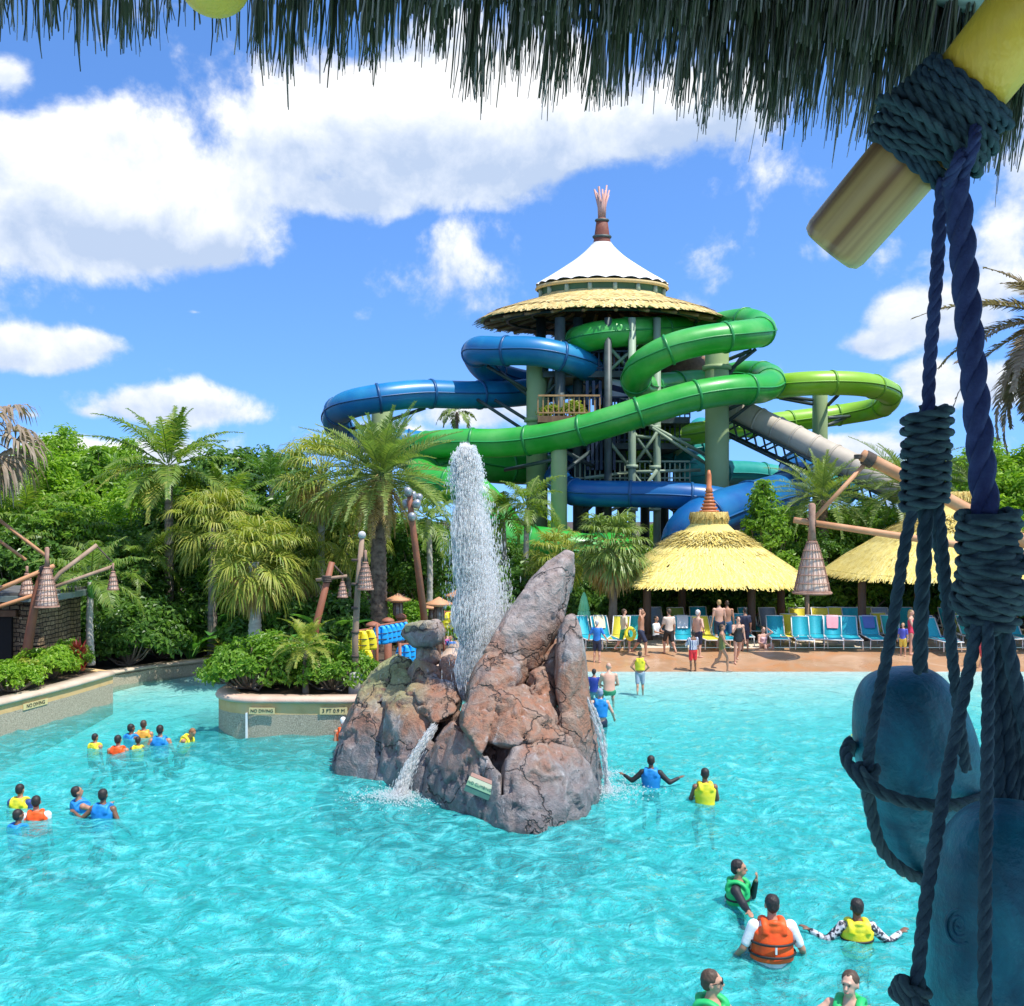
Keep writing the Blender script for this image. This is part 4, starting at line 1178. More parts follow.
# ---- grey drop chute with lattice girder
a, b_ = T(733, 408, 58), T(905, 492, 52)
ch = empty('drop_chute', a, 'straight grey enclosed chute sloping down to the right from the tower', 'water slide')
M_chute = pmat('weathered_grey_shell', (.56, .49, .39), (.44, .38, .30), .8, .55, .1, 6)
d = (b_ - a).normalized(); side = d.cross(Vector((0, 0, 1))).normalized(); upv = side.cross(d)
Ln = (b_ - a).length
MB().tube([a + d * Ln * t for t in np.linspace(0, 1, 12)], .72, 16).build('shell', M_chute, ch)
for q in range(9):
    c = a + d * Ln * (q + .5) / 9
    MB().tube([c - d * .06, c - d * .059, c + d * .059, c + d * .06], [.72, .77, .77, .72], 16, cap=False).build('joint_ring', M_chute, ch)
for sg in (-1, 1):
    off = side * .6 * sg
    MB().tube([a + off - upv * .62, b_ + off - upv * .62], .09, 6).build('girder_chord', M_steel, ch)
    MB().tube([a + off - upv * 1.5, b_ + off - upv * 1.3], .09, 6).build('girder_chord', M_steel, ch)
    mb = MB(); n = 16; pts = []
    for q in range(n + 1):
        pts.append(a + d * Ln * q / n + off - upv * (.62 if q % 2 else 1.4))
    for q in range(n): mb.tube([pts[q], pts[q + 1]], .06, 5)
    mb.build('girder_lattice', M_steel, ch)
for t in (.45, .85):
    c = a + d * Ln * t; MB().tube([c - upv * 1.3, (c.x, c.y, .3)], .22, 8).build('chute_leg', M_colgreen, ch)
# ============================================================ pool walls, planter, stone hut
m, k, b = new_mat('pool_wall_plaster'); v = coords(k)
sp = k('SeparateXYZ'); k.l(v, sp.inputs[0])
nzw = k.noise(2.2, k('TexCoord').outputs['Object'], 6, .6)
base = k.ramp(nzw, [(.3, (.60, .37, .15)), (.5, (.72, .46, .20)), (.7, (.64, .45, .24))])
peb = k.ramp(k.noise(38, v, 3, .6), [(.35, (.26, .22, .16)), (.55, (.46, .39, .28)), (.7, (.60, .52, .40))])
low = k.math('LESS_THAN', k.math('ADD', sp.outputs[2], k.math('MULTIPLY', k.math('SUBTRACT', nzw, .5), .06)), .52)
k.l(k.mixc(low, base, peb), b.inputs['Base Color']); b.inputs['Roughness'].default_value = .75
bp = k('Bump', i_Strength=.35, i_Distance=.02); k.l(k.noise(40, v, 3), bp.inputs['Height']); k.l(bp.outputs[0], b.inputs['Normal'])
M_wall = m
M_cope = pmat('coping_stone', (.52, .40, .29), (.62, .50, .38), 2.5, .75, .25, 25)
M_cope2 = pmat('pink_coping', (.60, .40, .30), (.66, .50, .38), 2.5, .75, .25, 25)
M_yellowsign = pmat('pale_yellow_plate', (.72, .58, .26), (.66, .54, .27), 6, .6)
M_black = pmat('black_paint', (.015, .015, .015), rough=.6)
M_white = pmat('white_paint', (.8, .8, .78), rough=.5)


def sweep(mb, pts, prof, closed=False):
    """profile (offset to the right, z) carried along a flat path"""
    p = np.array([(a[0], a[1]) for a in pts], float)
    t = np.gradient(p, axis=0) if not closed else np.roll(p, -1, 0) - np.roll(p, 1, 0)
    t /= np.linalg.norm(t, axis=1)[:, None]
    nr = np.stack([t[:, 1], -t[:, 0]], -1)
    pr = np.array(prof, float); m = len(p); n = len(pr)
    v = np.concatenate([p[:, None, :] + nr[:, None, :] * pr[None, :, :1], np.broadcast_to(pr[None, :, 1:], (m, n, 1))], -1).reshape(-1, 3)
    i, j = np.meshgrid(np.arange(m if closed else m - 1), np.arange(n), indexing='ij'); i2 = (i + 1) % m; j2 = (j + 1) % n
    mb.add(v, np.stack([i * n + j, i2 * n + j, i2 * n + j2, i * n + j2], -1).reshape(-1, 4))
    if not closed:
        q = mb.n - m * n
        mb.f.setdefault(n, []).append(np.array([list(range(n)), [(m - 1) * n + a for a in range(n)][::-1]]) + q)
    return mb


def flat_spline(pts, n=6):
    return spline([(a, b_, 0) for a, b_ in pts], n)[:, :2]


def text_mesh(s, size, ext=.004):
    cu = bpy.data.curves.new('t', 'FONT'); cu.body = s; cu.size = size; cu.extrude = ext; cu.align_x = 'CENTER'; cu.align_y = 'CENTER'
    o = bpy.data.objects.new('t', cu); COL.objects.link(o)
    dg = bpy.context.evaluated_depsgraph_get(); me = bpy.data.meshes.new_from_object(o.evaluated_get(dg))
    bpy.data.objects.remove(o); return me


def plate(parent, s, pos, nrm, w_, h_, mat, tmat, tsize, nm='depth_marker', up=(0, 0, 1)):
    nrm = Vector(nrm).normalized(); x = Vector(up).cross(nrm).normalized(); y = nrm.cross(x)
    rot = Matrix((x, y, nrm)).transposed()
    pos = Vector(pos)
    pl = MB().box(pos, (w_, h_, .02), rot).build(nm, mat, parent, smooth=False)
    me = text_mesh(s, tsize)
    me.transform(Matrix.Translation(pos + nrm * .013) @ rot.to_4x4())
    link('lettering', me, tmat, pl)
    return pl


# near left wall
lw = flat_spline([(-18.9, 6), (-15.3, 16), (-13.2, 20.5), (-12.3, 24), (-11.75, 26.5), (-11.45, 28.7)])
wl = empty('pool_wall', (-12, 25, 0), 'curved tan pool wall with rounded coping in front of the stone hut', 'wall')
sweep(MB(), lw, [(.0, -1.7), (.0, .74), (-.35, .74), (-.35, -1.7)]).build('wall', M_wall, wl, smooth=False)
sweep(MB(), lw, [(.05, .742), (.07, .78), (.05, .83), (.0, .86), (-.42, .86), (-.42, .742)]).build('coping', M_cope, wl)
plate(wl, 'NO DIVING', (-12.02 + .012, 25.2, .56), (1, -.22, 0), .9, .15, M_yellowsign, M_black, .13)
# end face of the near wall
sweep(MB(), [(-11.45, 28.7), (-11.6, 28.86), (-12.3, 29.3), (-12.9, 29.5)], [(.0, -1.7), (.0, .85), (-.3, .85), (-.3, -1.7)]).build('end_wall', M_wall, wl, smooth=False)
# soil beds
bd = np.vstack([lw + np.array([-.3, 0]), [(-12.2, 29.0), (-14, 31), (-40, 33), (-40, 6)]])
MB().add(np.c_[bd, np.full(len(bd), .8)], [list(range(len(bd)))]).build('planting_bed', M_soil)['kind'] = 'structure'
# far left wall
fw = flat_spline([(-12.6, 29.6), (-12.45, 31), (-11.6, 32.6), (-10.2, 34), (-8.6, 35.2), (-6.8, 35.9)])
wf = empty('pool_wall', (-11, 33, 0), 'low far pool wall with pale coping below the dark shrubs', 'wall')
sweep(MB(), fw, [(.0, -1.5), (.0, .40), (-.35, .40), (-.35, -1.5)]).build('wall', M_wall, wf, smooth=False)
sweep(MB(), fw, [(.05, .402), (.06, .45), (.02, .49), (-.42, .49), (-.42, .402)]).build('coping', M_cope, wf)
MB().box((-10.35, 33.83, .12), (.09, .09, .56), Matrix.Rotation(R(40), 3, 'Z')).build('joint_strip', M_white, wf, smooth=False)
# round planter
pl_path = flat_spline([(-6.6, 36), (-6.6, 30), (-6.95, 28.2), (-7.35, 26.4), (-7.38, 25.2), (-7.05, 24.5), (-6.4, 24.1), (-5.4, 24.05), (-3.8, 24.05), (-3.2, 24.5), (-2.75, 26), (-2.05, 29), (-1.7, 34.2), (-1.7, 36)])[::-1]
pt_ = empty('round_planter', (-5.5, 25, 0), 'round ended planter with tan pebble wall between rock and far channel', 'planter')
sweep(MB(), pl_path, [(0.0, -1.7), (0.0, .80), (.35, .80), (.35, -1.7)]).build('wall', M_wall, pt_, smooth=False)
sweep(MB(), pl_path, [(-.06, .802), (-.08, .85), (-.05, .91), (0, .94), (.42, .94), (.42, .802)]).build('coping', M_cope2, pt_)
MB().add(np.c_[pl_path, np.full(len(pl_path), .87)], [list(range(len(pl_path)))[::-1]]).build('soil', M_soil, pt_)
plate(pt_, '3 FT 0.9 M', (-4.28, 23.99, .62), (0, -1, 0), .66, .17, M_yellowsign, M_black, .125)
plate(pt_, 'NO DIVING', (-6.0, 23.99, .62), (-.04, -1, 0), .62, .15, M_yellowsign, M_black, .105)
MB().box((-6.38, 24.05, .25), (.05, .05, .62)).build('joint_strip', M_white, pt_, smooth=False)

# stone hut at the left edge
m, k, b = new_mat('stacked_stone')
tcs = k('TexCoord'); sxs = k('SeparateXYZ'); k.l(tcs.outputs['Object'], sxs.inputs[0]); cbs = k('CombineXYZ')
nzs = k.noise(1.6, tcs.outputs['Object'], 4)
k.l(k.math('ADD', k.math('ADD', sxs.outputs[0], sxs.outputs[1]), k.math('MULTIPLY', nzs, .25)), cbs.inputs[0]); k.l(k.math('ADD', sxs.outputs[2], k.math('MULTIPLY', nzs, .16)), cbs.inputs[1])
br = k('TexBrick', i_Scale=1.9); k.l(cbs.outputs[0], br.inputs[0]); br.inputs['Mortar Size'].default_value = .028; br.inputs['Color1'].default_value = (.44, .33, .21, 1); br.inputs['Color2'].default_value = (.24, .17, .11, 1); br.inputs['Mortar'].default_value = (.04, .03, .025, 1); br.inputs['Mortar Smooth'].default_value = .3; br.offset = .4; br.squash = .8
k.l(k.mixc(1.0, br.outputs[0], k.ramp(k.noise(7, tcs.outputs['Object'], 6, .7), [(.3, (.55, .5, .45)), (.7, (1.25, 1.15, 1.0))]), 'MULTIPLY'), b.inputs['Base Color']); b.inputs['Roughness'].default_value = .9
bp = k('Bump', i_Strength=1.0, i_Distance=.1); k.l(k.math('ADD', k.math('SUBTRACT', 1.0, br.outputs[1]), k.math('MULTIPLY', k.noise(9, tcs.outputs['Object'], 5), .5)), bp.inputs['Height']); k.l(bp.outputs[0], b.inputs['Normal'])
M_stone = m
hx1 = atx(39, 29)
hut = empty('stone_hut', (hx1 - 2.5, 30, .7), 'small stacked stone hut with flat dark roof edge among the trees', 'hut')
hm = MB()
hm.box((hx1 - 2.6, 30.4, 1.75), (5.2, 2.8, 2.2)); hm.build('wall', M_stone, hut, smooth=False)
for q in range(7):
    gg_ = np.random.default_rng(q + 60)
    MB().box((hx1 - .18 + gg_.uniform(-.04, .04), 28.93, .86 + q * .285), (.5 + gg_.uniform(-.1, .1), .3, .24), Matrix.Rotation(gg_.uniform(-.05, .05), 3, 'Z')).build('corner_stone', M_stone, hut, smooth=False)
MB().box((hx1 - 2.4, 30.2, 2.95), (5.9, 3.6, .16)).build('roof_slab', pmat('green_grey_metal', (.22, .27, .24), (.16, .2, .18), 3, .6), hut, smooth=False)
MB().box((hx1 - 2.4, 30.2, 3.08), (5.4, 3.2, .08)).build('roof_cap', pmat('dark_roofing', (.09, .085, .08), (.14, .13, .11), 3, .8), hut, smooth=False)
MB().box((hx1 - 1.2, 28.96, 1.6), (.9, .12, 1.7)).build('doorway_shade_panel', pmat('doorway_shade', (.02, .018, .016), rough=.9), hut, smooth=False)  # near-black panel painted as the shade inside the opening
MB().box((hx1 - 1.2, 28.93, 2.5), (1.2, .2, .18)).build('lintel', M_deckw, hut, smooth=False)


# ============================================================ thatched pavilions
M_post = pmat('dark_wood_post', (.11, .06, .04), (.17, .10, .065), 3, .75, .3, 14, stretch=(1, 1, .3))
M_fin = pmat('orange_finial', (.58, .20, .07), (.46, .14, .05), 4, .5, .1)
M_thatch_y = thatch_mat('bright_thatch', (.60, .43, .09), (.82, .64, .17), (.90, .78, .34), 30)
M_thatch_b = thatch_mat('binding_thatch', (.46, .28, .06), (.66, .46, .13), (.76, .60, .22), 40)


def pavilion(px, Y, py_eave, py_top, hw_e, posts, label, finial=True, seed=1):
    s = Y / F; cx = atx(px, Y); ze = atz(py_eave, Y - hw_e * s * .8); zt_ = atz(py_top, Y)
    o = empty('thatched_pavilion', (cx, Y, .37), label, 'pavilion', 'thatched pavilions behind the loungers')
    H = zt_ - ze; W = hw_e * s
    prof = [(W * .205, zt_), (W * .20, zt_ - H * .02), (W * .195, zt_ - H * .13), (W * .30, zt_ - H * .27), (W * .40, zt_ - H * .385), (W * .50, zt_ - H * .47), (W * .60, zt_ - H * .56), (W * .80, zt_ - H * .77), (W * .93, zt_ - H * .92), (W, ze)]
    def square(a):   # rounded square plan
        x = a[:, 0] - cx; y = a[:, 1] - Y
        th = np.arctan2(y, x) ; q = (np.abs(np.cos(th)) ** 4.0 + np.abs(np.sin(th)) ** 4.0) ** (-1 / 4.0)
        r = np.hypot(x, y); f = 1 + (q - 1) * np.clip((r / W - .2) * 1.6, 0, 1)
        a[:, 0] = cx + x * f; a[:, 1] = Y + y * f * .9
        return a
    inner = MB().lathe([(W * .19, zt_ - .1)] + [(r * .985, z - .1) for r, z in prof[2:]] + [(W * .9, ze - .02), (W * .15, zt_ - H * .35)], (cx, Y, 0), 64)
    for a in inner.v: square(a)
    rf = inner.build('thatch_roof', M_thatch_y, o)
    lay = MB()
    thatch_skirt(lay, prof[3:], (cx, Y, 0), 15000, seed, .40, .05, .02)
    thatch_skirt(lay, prof[-3:], (cx, Y, 0), 5000, seed + 9, .36, .04, .025)
    thatch_skirt(lay, prof[3:6], (cx, Y, 0), 2600, seed + 5, .30, .05, .13)
    for a in lay.v: square(a)
    lay.build('thatch_layer', M_thatch_y, rf)
    col = MB(); thatch_skirt(col, [(W * .205, zt_ + .03), (W * .21, zt_ - H * .05), (W * .20, zt_ - H * .14)], (cx, Y, 0), 900, seed + 3, .24, .05, .04)
    col.lathe([(W * .02, zt_), (W * .2, zt_ - .01), (W * .195, zt_ - H * .14)], (cx, Y, 0), 32)
    for a in col.v: square(a)
    col.build('ridge_collar', M_thatch_b, rf)
    # eave fringe
    g_ = np.random.default_rng(seed + 2); n = 1500; th = g_.uniform(0, 2 * PI, n); rr = W * g_.uniform(.97, 1.0, n)
    l = g_.uniform(.06, .22, n); p = np.stack([cx + rr * np.cos(th), Y + rr * np.sin(th), np.full(n, ze + .04)], -1)
    p = square(p); sv = np.stack([-np.sin(th), np.cos(th), 0 * th], -1) * .03
    e = p + np.stack([np.cos(th) * .05, np.sin(th) * .05, -l], -1)
    fr_ = MB().add(np.stack([p - sv, p + sv, e + sv * .5, e - sv * .5], 1).reshape(-1, 3), np.arange(4 * n).reshape(-1, 4))
    fr_.build('fringe', M_thatch_y, rf)
    for (ppx, dy) in posts:
        x = atx(ppx, Y + dy)
        g1 = MB().lathe([(.19, .36), (.17, 1.2), (.16, ze + .25)], (x, Y + dy, 0), 10)
        pp = g1.build('post', M_post, o)
        MB().lathe([(.25, .36), (.25, .55), (.2, .6)], (x, Y + dy, 0), 10).build('post_foot', M_post, pp)
        MB().tube([(x, Y + dy, ze - .15), (x + (cx - x) * .25, Y + dy * .75, ze + .28)], .08, 6).build('strut', M_post, o)
    for dy in (-.55 * W, .55 * W):
        MB().tube([(cx - W * .75, Y + dy, ze + .12), (cx + W * .75, Y + dy, ze + .12)], .1, 6).build('beam', M_post, o)
    if finial:
        z0 = zt_ - .02
        f = MB(); zz = z0; r = .42
        pr = [(.34, z0)]
        for q in range(6):
            h = .14
            pr += [(r, zz + .02), (r, zz + h * .6), (r * .72, zz + h * .75), (r * .70, zz + h)]
            zz += h; r *= .84
        top = atz(470, Y)
        pr += [(.17, zz + .02), (.14, zz + .1), (.15, zz + .16), (.11, zz + .2), (.10, top - .2), (.05, top)]
        f.lathe(pr, (cx, Y, 0), 18).build('finial', M_fin, o)
    return o


pavilion(709, 42, 583, 512, 91, [(647, -1.6), (682, 1.4), (751.5, -1.6), (781, .6), (692, -1.4)][:4], 'yellow thatched pavilion with orange spindle finial', True, 3)
pavilion(951, 41.5, 577, 492, 113, [(862, -1.4), (918, 1.4), (1000, -1.4), (1030, 1.0)], 'larger yellow thatched pavilion partly behind the hanging ropes', False, 13)

# ============================================================ lamp structures
M_rust = pmat('red_brown_pole', (.36, .125, .06), (.27, .10, .055), 3, .6, .2)
M_brownpole = pmat('weathered_brown_pole', (.27, .17, .11), (.38, .26, .18), 3, .75, .3, 12, stretch=(1, 1, .2))
M_orangepole = pmat('orange_bamboo_pole', (.52, .23, .10), (.62, .32, .16), 2, .6, .15)
M_wicker = pmat('dark_wicker', (.30, .16, .11), (.42, .25, .18), 6, .8)
M_bask = pmat('pinkish_screen', (.66, .46, .36), (.78, .58, .46), 5, .8)
M_conc = pmat('grey_concrete', (.45, .44, .42), (.55, .53, .5), 3, .85, .2)
M_lash = pmat('dark_lashing', (.07, .05, .04), (.12, .09, .07), 8, .9)


def basket(top, h, r, label, group='hanging basket lamps', neck=.35, rings=7, staves=18):
    """bell of woven canes round a pale screen, hung from its neck"""
    x, y, z = top
    o = empty('basket_lamp', (x, y, z - h), label, 'lamp', group)
    zb = z - h; zn = z - h * neck
    def rad(t): return r * (.22 + .78 * t ** .75)
    ts = np.linspace(0, 1, 12)
    MB().lathe([(rad(t) * .90, zn + (zb - zn) * t) for t in ts], (x, y, 0), 24).build('screen', M_bask, o)
    MB().lathe([(r * .10, z), (r * .20, z - .02 * h), (r * .17, z - h * neck * .6), (r * .24, zn)], (x, y, 0), 14).build('neck', M_wicker, o)
    cg = MB()
    for q in range(staves):
        a = q * 2 * PI / staves
        cg.tube([(x + rad(t) * math.cos(a), y + rad(t) * math.sin(a), zn + (zb - zn) * t) for t in ts], max(.008, r * .022), 5)
    for q in range(rings):
        t = (q + .2) / (rings - .6)
        t = min(1, t); rr = rad(t) + .01
        cg.tube([(x + rr * math.cos(a), y + rr * math.sin(a), zn + (zb - zn) * t) for a in np.linspace(0, 2 * PI, 24, endpoint=False)], max(.011, r * .032), 5, closed=True)
    cg.build('cane_cage', M_wicker, o)
    MB().tube([(x + r * 1.03 * math.cos(a), y + r * 1.03 * math.sin(a), zb) for a in np.linspace(0, 2 * PI, 24, endpoint=False)], r * .075, 6, closed=True).build('rim', M_wicker, o)
    return o


def lash(par, c, d, r, n=4):
    d = Vector(d).normalized(); mb = MB(); q0 = d.to_track_quat('Z', 'Y').to_matrix()
    for q in range(n):
        cc = Vector(c) + d * (q - n / 2) * .05
        mb.tube([cc + q0 @ Vector((r * math.cos(a), r * math.sin(a), 0)) for a in np.linspace(0, 2 * PI, 14, endpoint=False)], .03, 5, closed=True)
    return mb.build('lashing', M_lash, par)


# big mast on the right with boom and stay
Y = 36.2
mast = empty('lamp_mast', P(1252, 658, Y), 'leaning orange mast with boom and stay that holds the large basket lamp', 'mast')
mp = [P(1252, 660, Y), P(1150, 606, Y), P(1024, 541, Y), P(940, 495, Y), P(862, 455, Y)]
MB().tube(mp, [.26, .25, .24, .23, .22], 14).build('mast_pole', M_orangepole, mast)
MB().tube([P(1100, 565, Y), P(960, 545, Y), P(880, 533, Y), P(794, 520, Y)], [.155, .14, .13, .115], 10).build('boom', M_orangepole, mast)
MB().tube([P(812, 521, Y), P(866, 463, Y)], .08, 8).build('stay', M_orangepole, mast)
lash(mast, P(868, 459, Y), mp[4] - mp[3], .26, 7); lash(mast, P(812, 522, Y), (1, 0, .1), .17, 5); lash(mast, P(858, 456, Y), (0, 0, 1), .12, 3)
basket(P(812, 503, Y - .3), 3.22, .64, 'large basket lamp hanging from the orange boom before the pavilions', neck=.42, rings=7, staves=18)
pp_ = empty('thin_post', (atx(807, 40), 40, .37), 'thin wooden post under the large basket lamp', 'post')
MB().lathe([(.10, .37), (.09, 2.5)], (atx(807, 40), 40, 0), 10).build('shaft', M_brownpole, pp_)
MB().lathe([(.14, .37), (.14, .5)], (atx(807, 40), 40, 0), 10).build('foot', M_conc, pp_)

# left pair
Y = 27.5
lm = empty('lamp_mast', G(26, 662, .8), 'bent red brown post with long booms beside the stone hut', 'mast')
pb = P(26, 664, Y)
MB().tube(spline([P(26, 668, Y), P(28, 645, Y), P(33, 615, Y), P(37, 592, Y), P(42, 575, Y)], 4), np.linspace(.14, .10, 17), 10).build('mast_pole', M_rust, lm)
MB().tube([P(-60, 614, Y), P(0, 609, Y), P(52, 571, Y)][:1] + [P(54, 566, Y)], .065, 8).build('boom', M_orangepole, lm)
MB().tube([P(-60, 626, Y), P(50, 590, Y)], .055, 8).build('boom', M_orangepole, lm)
MB().tube([P(-6, 516, Y), P(46, 556, Y)], .05, 8).build('stay', M_orangepole, lm)
MB().tube([P(-10, 534, Y + 1), P(26, 560, Y + 1)], .045, 8).build('stay', M_orangepole, lm)
MB().tube([P(38, 600, Y + .2), P(60, 573, Y + .4), P(97, 545, Y + 1)], .06, 8).build('arm', M_brownpole, lm)
MB().tube([P(40, 592, Y + .2), P(114, 566, Y + 1)], .05, 8).build('arm', M_brownpole, lm)
MB().tube([P(96, 545, Y + 1), P(112, 562, Y + 1)], .02, 6).build('hanger', M_lash, lm)
lash(lm, P(47, 570, Y), (1, 0, .35), .13, 5)
basket(P(47, 547, Y - .25), 1.63, .30, 'basket lamp in front of the stone hut, largest of the group', neck=.33, rings=8)
basket(P(27, 566, Y + 1), .82, .20, 'small basket lamp behind the largest one near the hut', neck=.25, rings=5, staves=12)
basket(P(113, 563, Y + .9), .76, .15, 'small basket lamp at the end of the long thin arm', neck=.3, rings=5, staves=12)

# lamp posts by the planter
Y = 24.9
lp = empty('lamp_post', (atx(356, Y), Y, .9), 'tall brown lamp post with pale concrete foot at the planter end', 'lamp post')
MB().tube([P(356, 690, Y), P(355, 640, Y), P(358, 585, Y), P(362, 538, Y)], [.085, .08, .075, .06], 10).build('pole', M_brownpole, lp)
MB().lathe([(.19, atz(696, Y)), (.18, atz(674, Y)), (.12, atz(671.5, Y))], (atx(356, Y), Y, 0), 12).build('concrete_foot', M_conc, lp)
MB().ell(P(362, 535, Y), .1).build('cap', M_conc, lp)
for dx_ in (-1.5, 3):
    MB().tube([P(362.5, 540, Y), P(365 + dx_, 562, Y)], .012, 5).build('hanger', M_lash, lp)
for q in range(5):
    c_ = P(355.3, 560 + q * 24, Y); MB().tube([c_ + Vector((0, 0, -.03)), c_ + Vector((0, 0, .03))], .1, 8).build('node_ring', M_lash, lp)
basket(P(365.5, 550, Y - .1), .98, .19, 'basket lamp hanging on the tall brown lamp post', neck=.3, rings=7, staves=16)
Y = 30
l2 = empty('lamp_post', P(313, 630, Y), 'leaning reddish lamp post with cross arm behind the planter hedge', 'lamp post')
MB().tube([P(311, 680, Y), P(316, 625, Y), P(332, 562, Y)], [.12, .11, .09], 10).build('pole', M_rust, l2)
MB().tube([P(316, 580, Y), P(347, 576, Y)], .05, 8).build('cross_arm', M_brownpole, l2)
MB().tube([P(332, 563, Y), P(344, 576, Y)], .03, 6).build('hanger', M_lash, l2)
lash(l2, P(327, 578, Y), (0, 0, 1), .12, 4)
basket(P(342.5, 576, Y), .64, .15, 'small basket lamp on the cross arm of the leaning reddish post', neck=.25, rings=5, staves=12)
# floodlight mast
Y = 30
M_lampglass = pmat('silvery_lamp_head', (.30, .31, .32), (.42, .43, .44), 5, .35, metal=.5)
fl = empty('floodlight_mast', P(426, 632, Y), 'leaning red mast with a cluster of silver floodlights', 'floodlight')
MB().tube([P(427, 640, Y), P(411, 512, Y), P(409, 490, Y)], [.11, .095, .07], 12).build('pole', M_rust, fl)
for (px, py, dy) in ((408, 491, -.1), (413, 495, .15), (406, 503, .2), (417, 503, -.15), (412, 516, -.2), (419, 497, .25)):
    c = P(px, py, Y + dy)
    h = MB().lathe([(.03, .12), (.08, .10), (.12, .02), (.14, -.10), (.12, -.11)], (0, 0, 0), 14)
    rt = np.array(Matrix.Rotation(R(35 + px % 7 * 6), 3, 'X') @ Matrix.Rotation(R((px - 412) * 4), 3, 'Y'))
    h.v = [a @ rt.T + np.array(c) for a in h.v]
    h.build('lamp_head', M_lampglass, fl)
    MB().tube([c, P(410.5, py + 3, Y)], .03, 6).build('lamp_arm', M_steel, fl)

# mushroom-capped bollards, lanterns
def bollard(px, py_top, py_bot, Y, r, label):
    x = atx(px, Y); z1 = atz(py_top, Y); z0 = min(atz(py_bot, Y), .38)
    o = empty('capped_post', (x, Y, z0), label, 'post', 'orange posts with mushroom caps')
    MB().lathe([(r * 1.05, z0), (r, z0 + .3), (r, z1 - .12)], (x, Y, 0), 12).build('shaft', M_orangepole if px < 384 else M_rust, o)
    MB().lathe([(r * .9, z1 - .14), (r * 1.75, z1 - .12), (r * 1.6, z1 - .05), (r * .8, z1), (.01, z1 + .02)], (x, Y, 0), 16).build('cap', M_rust, o)


bollard(373, 622, 655, 27.5, .12, 'orange post with mushroom cap nearest the planter')
bollard(388, 618, 640, 29.0, .11, 'red brown capped post second from the planter behind the blue vests')
bollard(401, 614, 632, 30.5, .10, 'red brown capped post third from the planter by the lanterns')


def lantern(px, py, Y, s, label):
    x = atx(px, Y); z = atz(py, Y)
    o = empty('post_lantern', (x, Y, .37), label, 'lantern', 'lanterns with flat hat roofs')
    MB().lathe([(.06, .37), (.05, z - .55 * s)], (x, Y, 0), 8).build('post', M_post, o)
    MB().lathe([(.15 * s, z - .58 * s), (.17 * s, z - .5 * s), (.14 * s, z - .1 * s)], (x, Y, 0), 8).build('lamp_case', pmat('smoky_lantern_glass', (.16, .13, .10), (.3, .26, .2), 8, .3), o)
    MB().lathe([(.16 * s, z - .12 * s), (.46 * s, z - .05 * s), (.44 * s, z), (.2 * s, z + .1 * s), (.02, z + .2 * s)], (x, Y, 0), 16).build('hat_roof', M_orangepole, o)
    for q in range(6):
        a = q * PI / 3; MB().tube([(x + .17 * s * math.cos(a), Y + .17 * s * math.sin(a), z - .55 * s), (x + .15 * s * math.cos(a), Y + .15 * s * math.sin(a), z - .08 * s)], .018 * s, 4).build('bar', M_post, o)


lantern(398, 599, 33, .95, 'lantern with pale straw hat roof right of the date palm trunk')
lantern(439, 603, 31, .95, 'lantern with brown hat roof just left of the water jet')
lantern(457, 595, 36, .95, 'pale lantern half hidden by the spray of the water jet')
lantern(432, 607, 34, .7, 'small lantern behind the brown roofed lantern')
# ============================================================ the rock in the pool, its jet and cascades
m, k, b = new_mat('sculpted_rock'); v = coords(k)
geo = k('NewGeometry'); sp = k('SeparateXYZ'); k.l(v, sp.inputs[0]); sn = k('SeparateXYZ'); k.l(geo.outputs['Normal'], sn.inputs[0])
big = k.noise(.9, v, 4, .55, .5); mid = k.noise(3.2, v, 6, .65, .8); fine = k.noise(16, v, 5, .7)
brown = k.ramp(mid, [(.25, (.17, .075, .045)), (.42, (.36, .165, .095)), (.56, (.30, .19, .135)), (.75, (.50, .34, .25))])
grey = k.ramp(mid, [(.25, (.13, .11, .10)), (.5, (.28, .25, .24)), (.75, (.44, .41, .39))])
c1 = k.mixc(k.ramp(big, [(.50, 0.0), (.64, 1.0)]), brown, grey)
# water line: the lowest metre is stained grey
zz = k.math('ADD', sp.outputs[2], k.math('MULTIPLY', k.math('SUBTRACT', big, .5), 1.6))
stain = k('MapRange'); k.l(zz, stain.inputs[0]); stain.inputs[1].default_value = 1.25; stain.inputs[2].default_value = .55
wet = k.ramp(mid, [(.3, (.09, .09, .10)), (.55, (.19, .185, .195)), (.75, (.34, .33, .33))])
c2 = k.mixc(k.math('MULTIPLY', stain.outputs[0], .88), c1, wet)
# tall spires weather to grey
hi = k('MapRange'); k.l(k.math('ADD', sp.outputs[2], k.math('MULTIPLY', k.math('SUBTRACT', big, .5), 1.4)), hi.inputs[0]); hi.inputs[1].default_value = 2.6; hi.inputs[2].default_value = 3.5
c3 = k.mixc(k.math('MULTIPLY', hi.outputs[0], .75), c2, k.ramp(mid, [(.3, (.24, .21, .20)), (.55, (.40, .345, .325)), (.75, (.56, .51, .48))]))
